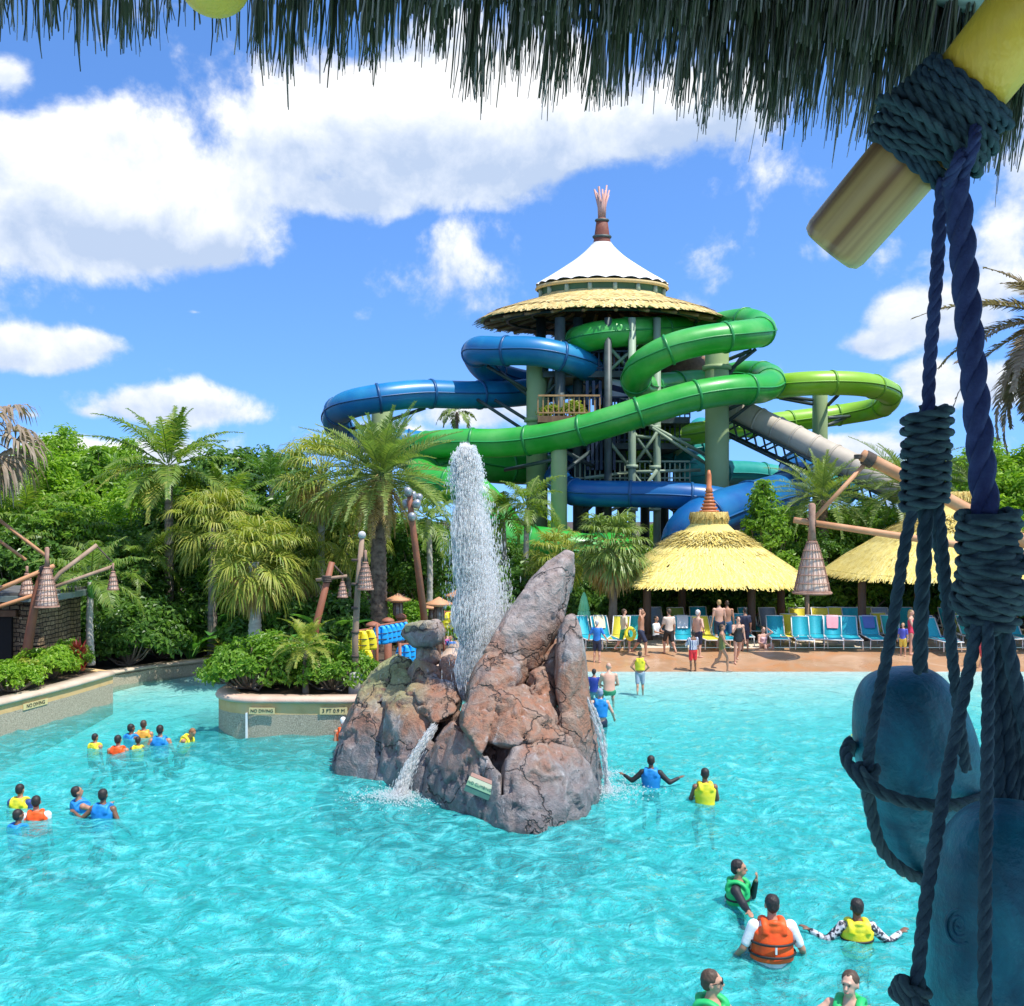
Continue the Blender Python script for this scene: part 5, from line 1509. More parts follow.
# moss on the upward faces of the left rocks
mo = k('MapRange'); k.l(sp.outputs[0], mo.inputs[0]); mo.inputs[1].default_value = -1.0; mo.inputs[2].default_value = -1.7
mo2 = k.math('MULTIPLY', mo.outputs[0], k.ramp(k.math('ADD', k.math('MULTIPLY', sn.outputs[2], .6), k.math('MULTIPLY', mid, .5)), [(.42, 0.0), (.62, 1.0)]))
mo3 = k('MapRange'); k.l(sp.outputs[2], mo3.inputs[0]); mo3.inputs[1].default_value = 1.3; mo3.inputs[2].default_value = 1.9
c4 = k.mixc(k.math('MULTIPLY', k.math('MULTIPLY', mo2, mo3.outputs[0]), .8), c3, k.ramp(fine, [(.3, (.20, .24, .08)), (.7, (.40, .44, .18))]))
vd = k('TexVoronoi', feature='DISTANCE_TO_EDGE', i_Scale=.62)
wv = k('VectorMath', operation='ADD'); k.l(v, wv.inputs[0]); nzc = k('TexNoise', i_Scale=2.2, i_Detail=4); k.l(v, nzc.inputs[0])
vs = k('VectorMath', operation='SCALE', i_Scale=.9); k.l(nzc.outputs[1], vs.inputs[0]); k.l(vs.outputs[0], wv.inputs[1]); k.l(wv.outputs[0], vd.inputs[0])
crk = k.ramp(vd.outputs[0], [(.0, 1.0), (.007, .7), (.016, 0.0)])
c5 = k.mixc(k.math('MULTIPLY', crk, .75), c4, (.05, .035, .03))
# pale lime runs
strk = k.noise(2.4, coords(k, (2.2, 2.2, .22)), 5, .6, .3)
c6 = k.mixc(k.math('MULTIPLY', k.ramp(strk, [(.6, 0.0), (.68, .55)]), k.ramp(fine, [(.35, .2), (.6, 1.0)])), c5, (.60, .58, .56))
k.l(k.mixc(k.ramp(fine, [(.3, .35), (.65, 0.0)]), c6, (.09, .07, .06)), b.inputs['Base Color'])
b.inputs['Roughness'].default_value = .72
k.l(k.ramp(stain.outputs[0], [(0, .78), (1, .45)]), b.inputs['Roughness'])
bp = k('Bump', i_Strength=1.0, i_Distance=.07)
hh = k.math('SUBTRACT', k.math('ADD', mid, k.math('MULTIPLY', fine, .45)), k.math('MULTIPLY', crk, .6))
k.l(hh, bp.inputs['Height']); k.l(bp.outputs[0], b.inputs['Normal'])
M_rock = m

rock = empty('rock_formation', P(480, 800, 19), 'sculpted brown and grey rock rising from the pool with two leaning spires', 'rock')


def boulder(pts, dY, nm='boulder', bulge=.35, amp=.07, voxel=.055, seed=0, back=.86, low=False, extra=()):
    """pts: outline (px, py, distance)"""
    a = np.array([tuple(P(*q)) for q in pts]); px = np.array(pts, float); c = px.mean(0)
    bm = bmesh.new()
    L_ = list(a)
    L_.append(np.array(P(c[0], c[1], c[2] - bulge)))
    for q in px:
        w_ = c + (q - c) * back
        L_.append(np.array(P(w_[0], w_[1], q[2] + dY)))
        w_ = c + (q - c) * 1.03
        L_.append(np.array(P(w_[0], w_[1], q[2] + dY * .35)))
        w_ = c + (q - c) * .62
        L_.append(np.array(P(w_[0], w_[1], q[2] * .5 + c[2] * .5 - bulge * .8)))
    if low:
        for q in list(L_):
            if q[2] < .45: L_.append(np.array([q[0], q[1], -1.3]))
    for q in extra: L_.append(np.array(tuple(P(*q))))
    for q in L_: bm.verts.new(q)
    bmesh.ops.convex_hull(bm, input=bm.verts)
    me = bpy.data.meshes.new('h'); bm.to_mesh(me); bm.free()
    v = me_verts(me); mb = MB()
    tri_ = [list(p.vertices) for p in me.polygons]
    mb.add(v, [np.array([t for t in tri_ if len(t) == n_]) for n_ in set(map(len, tri_))])
    bpy.data.meshes.remove(me)
    out = remesh(mb, nm, voxel, 1)
    v = me_verts(out).astype(float)
    n = np.empty(len(out.vertices) * 3, np.float32); out.vertices.foreach_get('normal', n); n = n.reshape(-1, 3)
    s = v * 1.3 + seed * 7.3
    d = (fbm(s, 4) - .47) * 2.2 * amp + (fbm(v * 5 + seed, 3) - .45) * amp * .55
    # fracture grooves and stepped ledges
    rdg = np.abs(fbm(v * np.array([1.7, 1.7, .75]) + 31 + seed, 3) - .44)
    d -= amp * 1.5 * np.clip(1 - rdg / .018, 0, 1)
    # chiselled facets: flat cells, each tilted its own way, with steps between them
    gs = np.random.default_rng(seed + 100); lo_, hi_ = v.min(0), v.max(0)
    ns = int(max(10, np.prod(hi_ - lo_) ** .5 * 26)); sd2 = gs.uniform(lo_, hi_, (ns, 3)); dr2 = unit(gs.normal(size=(ns, 3)) * np.array([1, 1, .5]))
    wv_ = v + (np.stack([fbm(v * 2.2 + q_ * 9.1, 3) for q_ in range(3)], -1) - .45) * .35
    aw = np.array([1.25, 1.25, .7])
    cell = np.argmin((((wv_[:, None, :] - sd2[None]) * aw) ** 2).sum(-1), 1)
    d += np.clip(((v - sd2[cell]) * dr2[cell]).sum(-1), -.45, .45) * amp * 2.6
    v += n * d[:, None]
    out.vertices.foreach_set('co', v.astype(np.float32).ravel()); out.update()
    return link(nm, out, M_rock, rock)


# front right boulder and the one above it
boulder([(497, 822, 17.0), (515, 830, 16.8), (535, 833, 16.7), (558, 828, 17.0), (580, 818, 17.5), (600, 795, 18.5), (590, 766, 18.6), (573, 750, 18.4), (540, 738, 18.0), (513, 747, 17.8), (503, 777, 17.3)], 2.6, bulge=.4, amp=.055, seed=1, low=True)
boulder([(486, 722, 18.2), (487, 742, 18.0), (512, 748, 17.7), (529, 740, 17.8), (560, 739, 18.2), (577, 752, 18.6), (566, 722, 18.9), (548, 697, 19.0), (523, 684, 19.0), (499, 688, 18.7)], 2.2, bulge=.25, seed=2)
# the long brown ridge that climbs to the leaning spire
boulder([(480, 756, 17.75), (463, 724, 18.2), (469, 685, 18.9), (486, 650, 19.4), (512, 640, 19.7), (536, 648, 19.9), (527, 679, 19.5), (506, 688, 18.9), (488, 716, 18.2), (487, 742, 17.9)], 1.6, 'ridge', .22, .045, seed=3)
boulder([(485, 652, 19.3), (507, 613, 19.8), (530, 583, 20.1), (549, 562, 20.3), (565, 551, 20.4), (573, 554, 20.4), (573, 575, 20.4), (569, 600, 20.3), (559, 629, 20.1), (545, 655, 19.8), (534, 672, 19.6), (510, 668, 19.4)], 1.15, 'spire', .3, .036, seed=4)
boulder([(555, 692, 18.9), (557, 655, 19.1), (561, 630, 19.3), (567, 617, 19.4), (574, 616, 19.4), (580, 630, 19.4), (585, 665, 19.3), (590, 705, 19.2), (598, 748, 19.2), (603, 790, 19.3), (580, 775, 18.6), (562, 735, 18.6)], 1.1, 'spike', .25, .038, seed=5, low=True, extra=[(602, 792, 19.6)])
boulder([(529, 690, 19.0), (532, 672, 19.3), (545, 665, 19.5), (556, 680, 19.5), (560, 702, 19.2), (545, 715, 18.8)], 1.4, bulge=.15, seed=6)
# low front left
boulder([(418, 793, 18.9), (424, 763, 19.0), (438, 738, 19.0), (453, 722, 18.8), (470, 735, 18.2), (484, 752, 17.8), (500, 775, 17.3), (500, 825, 16.95), (480, 822, 17.4), (462, 815, 17.8), (440, 801, 18.4)], 2.0, bulge=.2, seed=7, low=True)
# left slabs
boulder([(335, 774, 20.5), (338, 748, 20.7), (346, 724, 20.9), (354, 706, 21.1), (371, 693, 21.1), (383, 705, 20.8), (390, 740, 20.3), (386, 786, 19.8), (360, 780, 20.2)], 2.4, bulge=.15, seed=8, low=True)
boulder([(383, 785, 19.8), (386, 735, 20.2), (384, 700, 20.6), (400, 690, 20.5), (418, 700, 20.2), (432, 722, 19.8), (433, 748, 19.3), (424, 775, 19.0), (418, 795, 18.9), (400, 792, 19.4)], 2.2, bulge=.18, seed=9, low=True)
boulder([(358, 704, 21.2), (364, 684, 21.5), (378, 668, 21.8), (397, 656, 22.0), (410, 660, 21.9), (418, 676, 21.5), (408, 694, 20.9), (384, 702, 20.9)], 1.8, bulge=.15, seed=10)
boulder([(406, 692, 20.3), (411, 684, 20.5), (430, 680, 20.5), (450, 681, 20.4), (461, 698, 20.0), (456, 712, 19.5), (435, 724, 19.4), (416, 712, 19.9)], 1.7, bulge=.15, seed=11)
boulder([(408, 686, 20.9), (411, 668, 21.1), (417, 658, 21.2), (432, 663, 21.1), (441, 668, 21.0), (442, 682, 20.7), (425, 688, 20.5)], 1.0, bulge=.15, seed=12)
boulder([(414, 664, 21.3), (417, 644, 21.5), (434, 643, 21.5), (441, 662, 21.3), (430, 668, 21.2)], .8, bulge=.1, amp=.04, seed=13)
boulder([(402, 634, 21.4), (406, 626, 21.5), (420, 621, 21.6), (438, 621, 21.6), (445, 630, 21.5), (443, 641, 21.4), (432, 648, 21.3), (414, 648, 21.3)], .9, 'balanced_stone', .2, .05, seed=14)
boulder([(438, 700, 20.7), (440, 660, 21.2), (450, 655, 21.3), (464, 660, 21.2), (466, 700, 20.6)], 1.0, bulge=.1, amp=.05, seed=15)
boulder([(526, 700, 19.2), (530, 668, 19.9), (545, 648, 20.1), (560, 640, 20.0), (570, 665, 19.9), (572, 710, 19.5)], 1.2, bulge=.1, seed=17)
boulder([(482, 752, 18.5), (500, 738, 18.6), (518, 748, 18.4), (514, 776, 18.2), (498, 782, 18.1)], 1.0, bulge=.05, amp=.05, seed=18)
# core under them all
boulder([(350, 770, 21.2), (365, 715, 21.6), (400, 700, 21.3), (455, 712, 20.2), (490, 745, 19.2), (560, 760, 19.0), (592, 785, 19.4), (530, 815, 18.2), (470, 805, 18.6), (420, 785, 19.8)], 2.4, 'rock_core', .1, low=True, seed=16, voxel=.09)

# green and cream sign on the rock
M_sg = pmat('faded_green_sign', (.20, .38, .22), (.28, .46, .28), 6, .6)
M_sc = pmat('faded_cream_sign', (.62, .62, .42), (.55, .58, .40), 6, .6)
M_ss = pmat('salmon_sign_top', (.62, .32, .24), (.55, .28, .2), 6, .7)
M_sd = pmat('dark_green_sign', (.03, .12, .10), (.05, .16, .12), 6, .6)
dg_ = bpy.context.evaluated_depsgraph_get()
hit_ = SC.ray_cast(dg_, Vector((0, 0, CAM_H)), (P(479, 788, 10) - Vector((0, 0, CAM_H))).normalized())
Ys = hit_[1].y - .24 if hit_[0] and 15 < hit_[1].y < 19 else 17.2
sgn = empty('warning_sign', P(479, 790, Ys), 'small faded green and cream sign fixed low on the rock', 'sign')
sx_ = Vector((.93, -.10, -.36)).normalized(); sn_ = Vector((-.22, -.93, .30)); sn_ = (sn_ - sx_ * sn_.dot(sx_)).normalized(); sy_ = sn_.cross(sx_)
rot = Matrix((sx_, sy_, sn_)).transposed(); c0 = P(479, 788, Ys)
MB().box(c0 - sn_ * .03, (.46, .27, .05), rot).build('board', M_sd, sgn, smooth=False)
MB().box(c0 + sy_ * .085, (.455, .085, .012), rot).build('cream_band', M_sc, sgn, smooth=False)
MB().box(c0 + sy_ * .005, (.455, .075, .012), rot).build('green_band', M_sg, sgn, smooth=False)
MB().box(c0 + sy_ * .165 - sn_ * .03, (.43, .06, .07), rot).build('salmon_top', M_ss, sgn, smooth=False)
me = text_mesh('NO CLIMBING', .068); me.transform(Matrix.Translation(c0 + sn_ * .009 + sy_ * .035) @ rot.to_4x4())
link('lettering', me, M_sd, sgn)

# ---- water in the air
m, k, b = new_mat('white_water')
b.inputs['Base Color'].default_value = (.97, .98, .98, 1); b.inputs['Roughness'].default_value = .5; b.inputs['Specular IOR Level'].default_value = .2
t = k('BsdfTranslucent'); t.inputs[0].default_value = (.97, .98, .98, 1); tp = k('BsdfTransparent')
m1 = k('MixShader'); m1.inputs[0].default_value = .72; k.l(b.outputs[0], m1.inputs[1]); k.l(t.outputs[0], m1.inputs[2])
m2 = k('MixShader'); m2.inputs[0].default_value = .42; k.l(m1.outputs[0], m2.inputs[1]); k.l(tp.outputs[0], m2.inputs[2])
k.l(m2.outputs[0], m.node_tree.nodes['Material Output'].inputs[0])
M_spray = m
_O = np.array([[1, 0, 0], [-1, 0, 0], [0, 1, 0], [0, -1, 0], [0, 0, 1], [0, 0, -1]], float)
_OF = np.array([[0, 2, 4], [2, 1, 4], [1, 3, 4], [3, 0, 4], [2, 0, 5], [1, 2, 5], [3, 1, 5], [0, 3, 5]])


def drops(mb, c, size, stretch, d=None):
    """elongated drops at points c along direction d"""
    n = len(c)
    d = np.tile(np.array([0, 0, 1.0]), (n, 1)) if d is None else unit(d)
    a = unit(np.cross(d, np.array([.3, 1, .2]))); b2 = np.cross(d, a)
    fr_ = np.stack([a, b2, d], 1)
    v = (_O[None] * np.stack([size, size, size * stretch], -1)[:, None, :]) @ fr_ + c[:, None, :]
    f = (_OF[None] + (np.arange(n) * 6)[:, None, None]).reshape(-1, 3)
    return mb.add(v.reshape(-1, 3), f)


g_ = np.random.default_rng(77)
Yj = 20.35; s = Yj / F
jb = empty('water_jet', P(468, 700, Yj), 'tall white jet of water shooting up behind the rock', 'fountain')
zb_, zt2 = atz(700, Yj), atz(447, Yj)
# rising core
n = 52000
u = g_.random(n) ** .8
z = zb_ + (zt2 - zb_) * u
py = 700 - (700 - 447) * u
ctr = np.interp(py, [447, 520, 600, 700], [465, 467, 469, 468])
wid = np.interp(py, [447, 460, 520, 600, 660, 700], [4, 7, 11, 11, 8.5, 6]) * (.6 + .8 * vnoise(np.stack([u * 0, u * 9, u * 0], -1)))
x = atx(ctr + np.clip(g_.normal(size=n), -2, 2) * wid * .62, Yj); y = Yj + np.clip(g_.normal(size=n), -2, 2) * wid * .6 * s
mb = MB(); drops(mb, np.stack([x, y, z], -1), .0062 * g_.uniform(.5, 1.8, n), g_.uniform(4, 14, n)); mb.build('jet_core', M_spray, jb, smooth=True)['kind'] = 'stuff'
# plumes at the head
n = 9000; kx = g_.integers(0, 5, n); hx = np.array([457, 462, 467, 472, 476])[kx]; hz = np.array([452, 447, 449, 446, 455])[kx]
q = g_.random(n)
mb = MB(); drops(mb, np.stack([atx(hx + g_.normal(size=n) * (2.0 + 3 * q), Yj), Yj + g_.normal(size=n) * .07, atz(hz + q * 34, Yj)], -1), .009 * g_.uniform(.4, 1.8, n), g_.uniform(1, 3, n)); mb.build('jet_head', M_spray, jb, smooth=True)['kind'] = 'stuff'
# falling veil, blown to the right
n = 52000; q = g_.random(n) ** .85
py = 452 + q * 235
cx_ = np.interp(py, [450, 520, 600, 660, 690], [466, 472, 481, 484, 482]); wd = np.interp(py, [450, 480, 520, 600, 650, 690], [6, 11, 16, 22, 22, 17])
x = atx(cx_ + g_.normal(size=n) * wd * .55, Yj); y = Yj + g_.normal(size=n) * wd * s * .5
mb = MB(); drops(mb, np.stack([x, y, atz(py, Yj)], -1), .005 * g_.uniform(.4, 1.9, n), g_.uniform(2, 9, n)); mb.build('falling_spray', M_spray, jb, smooth=True)['kind'] = 'stuff'


# fine mist hanging in the jet
mv = bpy.data.materials.new('fine_mist'); mv.use_nodes = True; kv = N(mv.node_tree); mv.node_tree.nodes.remove(mv.node_tree.nodes['Principled BSDF'])
vs_ = kv('VolumePrincipled'); vs_.inputs['Color'].default_value = (.98, .99, 1, 1); vs_.inputs['Density'].default_value = 6.0; vs_.inputs['Anisotropy'].default_value = .2
kv.l(vs_.outputs[0], mv.node_tree.nodes['Material Output'].inputs['Volume'])
py_ = np.array([448, 456, 470, 500, 540, 580, 620, 655, 685, 700]); cx2 = np.array([465, 466, 467, 469, 472, 475, 477, 476, 471, 468]); wd2 = np.array([1, 4, 7, 9, 10, 11, 11, 10, 8, 5])
pm_ = spline([(atx(a, Yj), Yj, atz(b_, Yj)) for a, b_ in zip(cx2, py_)], 5); wm_ = np.interp(np.linspace(0, 9, len(pm_)), np.arange(10), wd2) * s * (.85 + .3 * vnoise(np.stack([np.arange(len(pm_)) * .35, np.zeros(len(pm_)), np.zeros(len(pm_))], -1)))
MB().tube(pm_, wm_, 18).build('mist', mv, jb)


def cascade(label, pts, w_, n, seed, foot):
    """water running down over the rock face"""
    g_ = np.random.default_rng(seed)
    o = empty('rock_cascade', pts[-1], label, 'waterfall', 'cascades on the rock')
    p = spline(pts, 12); t = g_.random(n) * (len(p) - 1); i0 = np.minimum(t.astype(int), len(p) - 2); f_ = (t - i0)[:, None]
    c = p[i0] * (1 - f_) + p[i0 + 1] * f_; d = p[i0 + 1] - p[i0]
    ws = w_[0] + (w_[1] - w_[0]) * t / len(p)
    lane = np.round(g_.normal(size=n) * 3) / 3
    c = c + np.stack([(lane * .7 + g_.normal(size=n) * .25) * ws, g_.normal(size=n) * ws * .3 - .03, g_.normal(size=n) * .03], -1)
    mb = MB(); drops(mb, c, .0075 * g_.uniform(.5, 1.5, n), g_.uniform(3, 9, n), d); mb.build('falling_water', M_spray, o)['kind'] = 'stuff'
    nf = foot; a = g_.uniform(0, 2 * PI, nf); r = np.abs(g_.normal(size=nf)) * .42
    e = np.array(tuple(pts[-1]))
    mb = MB(); drops(mb, np.stack([e[0] + r * np.cos(a) * 1.2, e[1] + r * np.sin(a) - .1, .012 + np.abs(g_.normal(size=nf)) * .05 * np.exp(-r)], -1), .014 * g_.uniform(.4, 1.5, nf), np.ones(nf) * .7)
    mb.build('foam', M_spray, o)['kind'] = 'stuff'


cascade('white cascade running down the left front of the rock', [P(434, 727, 19.2), P(425, 740, 19.0), P(412, 762, 18.95), P(404, 780, 18.9), P(400, 795, 18.85)], (.03, .085), 3600, 5, 2600)
cascade('thin cascade falling off the right edge of the rock', [P(588, 700, 19.1), P(597, 730, 19.1), P(604, 760, 19.15), P(607, 788, 19.2)], (.015, .04), 800, 6, 1200)
cascade('short cascade behind the right edge of the rock', [P(590, 700, 20.2), P(602, 730, 20.3), P(606, 762, 20.4)], (.012, .03), 400, 7, 700)
# ============================================================ thatched lookout roof, bamboo, ropes, floats
def rope_mat(name, c, c2):
    m, k, b = new_mat(name); v = coords(k)
    k.l(k.ramp(k.noise(22, v, 5, .65), [(.3, c), (.7, c2)]), b.inputs['Base Color']); b.inputs['Roughness'].default_value = .85
    bp = k('Bump', i_Strength=.7, i_Distance=.004); k.l(k.noise(190, v, 3, .7), bp.inputs['Height']); k.l(bp.outputs[0], b.inputs['Normal'])
    return m


M_rope = rope_mat('weathered_rope', (.010, .032, .048), (.045, .088, .105))  # weathered rope, with the teal of sky light in shade put into its colour
M_ropeb = rope_mat('blue_rope', (.012, .020, .08), (.04, .06, .16))
M_ropeg = rope_mat('green_grey_rope', (.013, .040, .050), (.055, .10, .10))


def rope(mb, pts, r, strands=3, pitch=None, step=None):
    """laid rope: strands twisted round each other"""
    p = resample(spline(pts, 8), step or r * .55)
    m = len(p); t = np.gradient(p, axis=0); t /= np.linalg.norm(t, axis=1)[:, None]
    up = np.array([0, 1.0, 0]) if abs(t[0][1]) < .8 else np.array([1.0, 0, 0])
    a = np.cross(t[0], up); a /= np.linalg.norm(a); A = [a]
    for i in range(1, m):
        a = A[-1] - t[i] * A[-1].dot(t[i]); A.append(a / np.linalg.norm(a))
    A = np.array(A); B = np.cross(t, A)
    d = np.r_[0, np.cumsum(np.linalg.norm(np.diff(p, axis=0), axis=1))]
    ph = d / (pitch or r * 7.5) * 2 * PI
    for s_ in range(strands):
        q = ph + s_ * 2 * PI / strands
        c = p + (np.cos(q)[:, None] * A + np.sin(q)[:, None] * B) * r * .47
        mb.tube(c, r * .58, 8)
    return mb


def coil(mb, c, axis, R0, R1, h, turns, r, seed, jit=.12, strands=2):
    """rope wound in turns round an axis"""
    g_ = np.random.default_rng(seed); axis = Vector(axis).normalized(); q0 = np.array(axis.to_track_quat('Z', 'Y').to_matrix())
    n = turns * 18; t = np.linspace(0, 1, n + 1)
    ang = t * turns * 2 * PI
    tj = np.interp(t * turns, np.arange(turns + 1), g_.normal(size=turns + 1) * jit * h / turns)
    rj = np.interp(t * turns * 2, np.arange(2 * turns + 1), 1 + g_.normal(size=2 * turns + 1) * .05)
    rad = (R0 + (R1 - R0) * t) * rj
    loc = np.stack([rad * np.cos(ang), rad * np.sin(ang), (t - .5) * h + tj + .35 * h / turns * np.sin(ang + g_.uniform(0, 6))], -1)
    rope(mb, loc @ q0.T + np.array(tuple(c)), r, strands, r * 7)
    return mb


# ---- roof of the lookout over the camera
M_strand = None
m, k, b = new_mat('roof_reed')
gn = k('NewGeometry')
k.l(k.ramp(gn.outputs['Random Per Island'], [(0, (.045, .06, .032)), (.3, (.09, .12, .05)), (.55, (.18, .19, .10)), (.8, (.36, .34, .28)), (1, (.62, .59, .54))]), b.inputs['Base Color'])
b.inputs['Roughness'].default_value = .5
tl = k('BsdfTranslucent'); tl.inputs[0].default_value = (.10, .14, .06, 1); mx = k('MixShader'); mx.inputs[0].default_value = .15
k.l(b.outputs[0], mx.inputs[1]); k.l(tl.outputs[0], mx.inputs[2]); k.l(mx.outputs[0], m.node_tree.nodes['Material Output'].inputs[0])
M_strand = m
lroof = empty('lookout_roof', (0, .5, 6.4), 'fringed reed roof of the lookout hanging over the view', 'roof')
g_ = np.random.default_rng(21)
mb = MB()


def strands(n, px0, px1, root, tip, Yr, seed, wid=.0042, dens=None, slant=0.0):
    g_ = np.random.default_rng(seed)
    px = g_.uniform(px0, px1, n)
    if dens is not None:
        keep = g_.random(n) < np.interp(px, *dens); px = px[keep]
    n = len(px)
    # reeds hang in tufts
    px = px + 7 * (vnoise(np.stack([px * .11, px * 0, px * 0 + seed], -1)) - .5) * 2
    r0 = np.interp(px, *root) + g_.normal(size=n) * 6
    tuft = vnoise(np.stack([px * .045, px * 0 + 3, px * 0 + seed], -1)) - .5 + .6 * (vnoise(np.stack([px * .17, px * 0 + 8, px * 0 + seed], -1)) - .5)
    tp_ = np.interp(px, *tip) + tuft * 44 - np.abs(g_.normal(size=n)) * 22 + (g_.random(n) < .10) * g_.uniform(0, 36, n)
    Y = g_.uniform(*Yr, n)
    ln = np.maximum(tp_ - r0, 12)
    sl = np.interp(px, [0, 500, 1024], [.02, -.05, -.16]) + g_.normal(size=n) * .05 + slant
    pts = []
    for t in (0, .4, .75, 1):
        pts.append(np.stack([(px + sl * ln * t + g_.normal(size=n) * 1.2 * t - 512) * Y / F, Y + g_.normal(size=n) * .004, CAM_H - (r0 + ln * t - HZ) * Y / F], -1))
    pts = np.stack(pts, 1)                       # n,4,3
    ww = wid * g_.uniform(.45, 1.3, n)[:, None] * np.array([1, 1, .9, .5])[None]
    V = []
    for a in (0, 2.094, 4.188):
        V.append(pts + np.stack([np.cos(a) * ww, np.sin(a) * ww, 0 * ww], -1))
    v = np.stack(V, 2).reshape(-1, 3)            # n,4,3(ring),3
    b0 = (np.arange(n) * 12)[:, None, None]
    f = []
    for s_ in range(3):
        for a in range(3):
            f.append([s_ * 3 + a, s_ * 3 + (a + 1) % 3, (s_ + 1) * 3 + (a + 1) % 3, (s_ + 1) * 3 + a])
    mb.add(v, (np.array(f)[None] + b0).reshape(-1, 4))


# outer edge of the eave, sparse on the left, thick to the right
RT = ([-150, 0, 250, 420, 600, 800, 1024, 1200], [-60, -55, -40, -25, -20, -10, 10, 20])
strands(2600, -150, 1200, RT, ([-150, 0, 60, 120, 230, 260, 330, 420, 500, 600, 700, 800, 860, 1024, 1200], [40, 48, 54, 48, 44, 70, 58, 76, 90, 102, 112, 122, 136, 158, 160]), (2.05, 2.3), 31, wid=.0023, dens=([-150, 0, 170, 176, 250, 258, 340, 430, 600, 1200], [.5, .55, .5, .2, .2, .9, .7, .8, .9, 1]))
strands(2100, 250, 1200, ([250, 600, 1024, 1200], [-60, -50, -30, -20]), ([250, 420, 600, 700, 800, 900, 1024, 1200], [-10, 18, 38, 54, 74, 96, 112, 118]), (2.0, 2.12), 32, wid=.0026)
strands(2300, 420, 1200, ([420, 560, 800, 1024, 1200], [-90, -90, -60, -50, -40]), ([420, 560, 700, 800, 900, 1024, 1200], [-8, 6, 24, 36, 54, 70, 76]), (1.92, 2.05), 33, wid=.0032)
mb.build('reed_fringe', M_strand, lroof)
# body of the roof: a thick sloping bed of reed carried on poles
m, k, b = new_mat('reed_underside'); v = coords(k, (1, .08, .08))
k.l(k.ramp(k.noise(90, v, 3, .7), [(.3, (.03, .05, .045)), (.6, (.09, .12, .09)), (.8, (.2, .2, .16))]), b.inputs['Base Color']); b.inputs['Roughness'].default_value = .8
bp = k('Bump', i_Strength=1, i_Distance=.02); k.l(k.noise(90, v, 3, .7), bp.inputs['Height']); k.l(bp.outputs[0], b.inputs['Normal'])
z0, z1 = 6.36, 7.9
rf = MB()
z0 = 6.62
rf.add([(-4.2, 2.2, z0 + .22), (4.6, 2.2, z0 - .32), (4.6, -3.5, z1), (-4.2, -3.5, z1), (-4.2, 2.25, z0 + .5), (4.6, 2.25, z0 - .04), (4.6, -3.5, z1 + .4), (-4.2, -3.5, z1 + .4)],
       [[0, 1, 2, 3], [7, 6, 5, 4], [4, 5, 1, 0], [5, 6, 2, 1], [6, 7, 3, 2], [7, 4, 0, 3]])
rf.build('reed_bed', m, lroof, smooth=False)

# ---- bamboo poles of the lookout
m, k, b = new_mat('big_bamboo'); v = coords(k)
tcn = k('TexCoord'); mpp = k('Mapping'); mpp.inputs['Rotation'].default_value = (P(948, 112, 1.72) - P(829, 251, 1.85)).rotation_difference(Vector((0, 0, 1))).to_euler(); k.l(tcn.outputs['Object'], mpp.inputs[0]); mp3 = k('Mapping'); mp3.inputs['Scale'].default_value = (18, 18, .35); k.l(mpp.outputs[0], mp3.inputs[0]); mpp = mp3
k.l(k.ramp(k.noise(1.3, mpp.outputs[0], 3, .5, 0), [(.34, (.26, .13, .05)), (.44, (.50, .30, .10)), (.56, (.66, .43, .14)), (.75, (.72, .52, .20))]), b.inputs['Base Color'])
b.inputs['Roughness'].default_value = .38
M_bam = m
M_bamy = pmat('yellow_bamboo', (.78, .42, .02), (.86, .54, .05), 6, .4, .2, 60, stretch=(1, 1, .2))
M_gpole = pmat('green_grey_pole', (.24, .38, .30), (.34, .47, .38), 5, .55, .1)
e0 = P(829, 251, 1.85); e1 = P(948, 112, 1.72); e2 = P(1085, -58, 1.56)
bp_ = empty('bamboo_pole', e0, 'thick yellow bamboo pole end lashed with dark rope under the reed roof', 'pole')
dv = (e1 - e0).normalized()
MB().tube([e0, e0 + dv * .006, e0 + dv * .02, e0.lerp(e1, .5), e1], [.050, .060, .064, .066, .067], 36).build('pole_end', M_bam, bp_)
MB().tube([e1 + dv * .0005, e1.lerp(e2, .5), e2], [.0672, .068, .07], 36, cap=True).build('upper_pole', M_bamy, bp_)
b2 = empty('bamboo_pole', P(214, -20, 1.8), 'bamboo pole end poking out under the reed roof away from the ropes', 'pole')
q0, q1 = P(214, -15, 1.9), P(208, -200, 1.35)
mb = MB().tube([q0, q0.lerp(q1, .02), q0.lerp(q1, .06), q1], [.058, .066, .068, .07], 32); mb.build('shaft', M_bamy, b2)
MB().tube([q0 + Vector((-.003, -.066, -.004)), q0.lerp(q1, .1) + Vector((-.003, -.0655, -.012))], .006, 6).build('split', pmat('dark_split', (.02, .02, .03), rough=.9), b2)
b3 = empty('cross_pole', P(940, -8, 1.95), 'green grey cross pole behind the lashed bamboo', 'pole')
MB().tube([P(800, -50, 2.0), P(940, -14, 1.95), P(1110, 28, 1.9)], .034, 20).build('shaft', M_gpole, b3)
MB().lathe([(.039, -.01), (.04, 0), (.039, .01)], (0, 0, 0), 16).v  # ring profile
MB().tube([P(986, -3, 1.937), P(996, -1, 1.933)], .038, 20).build('node_ring', M_gpole, b3)

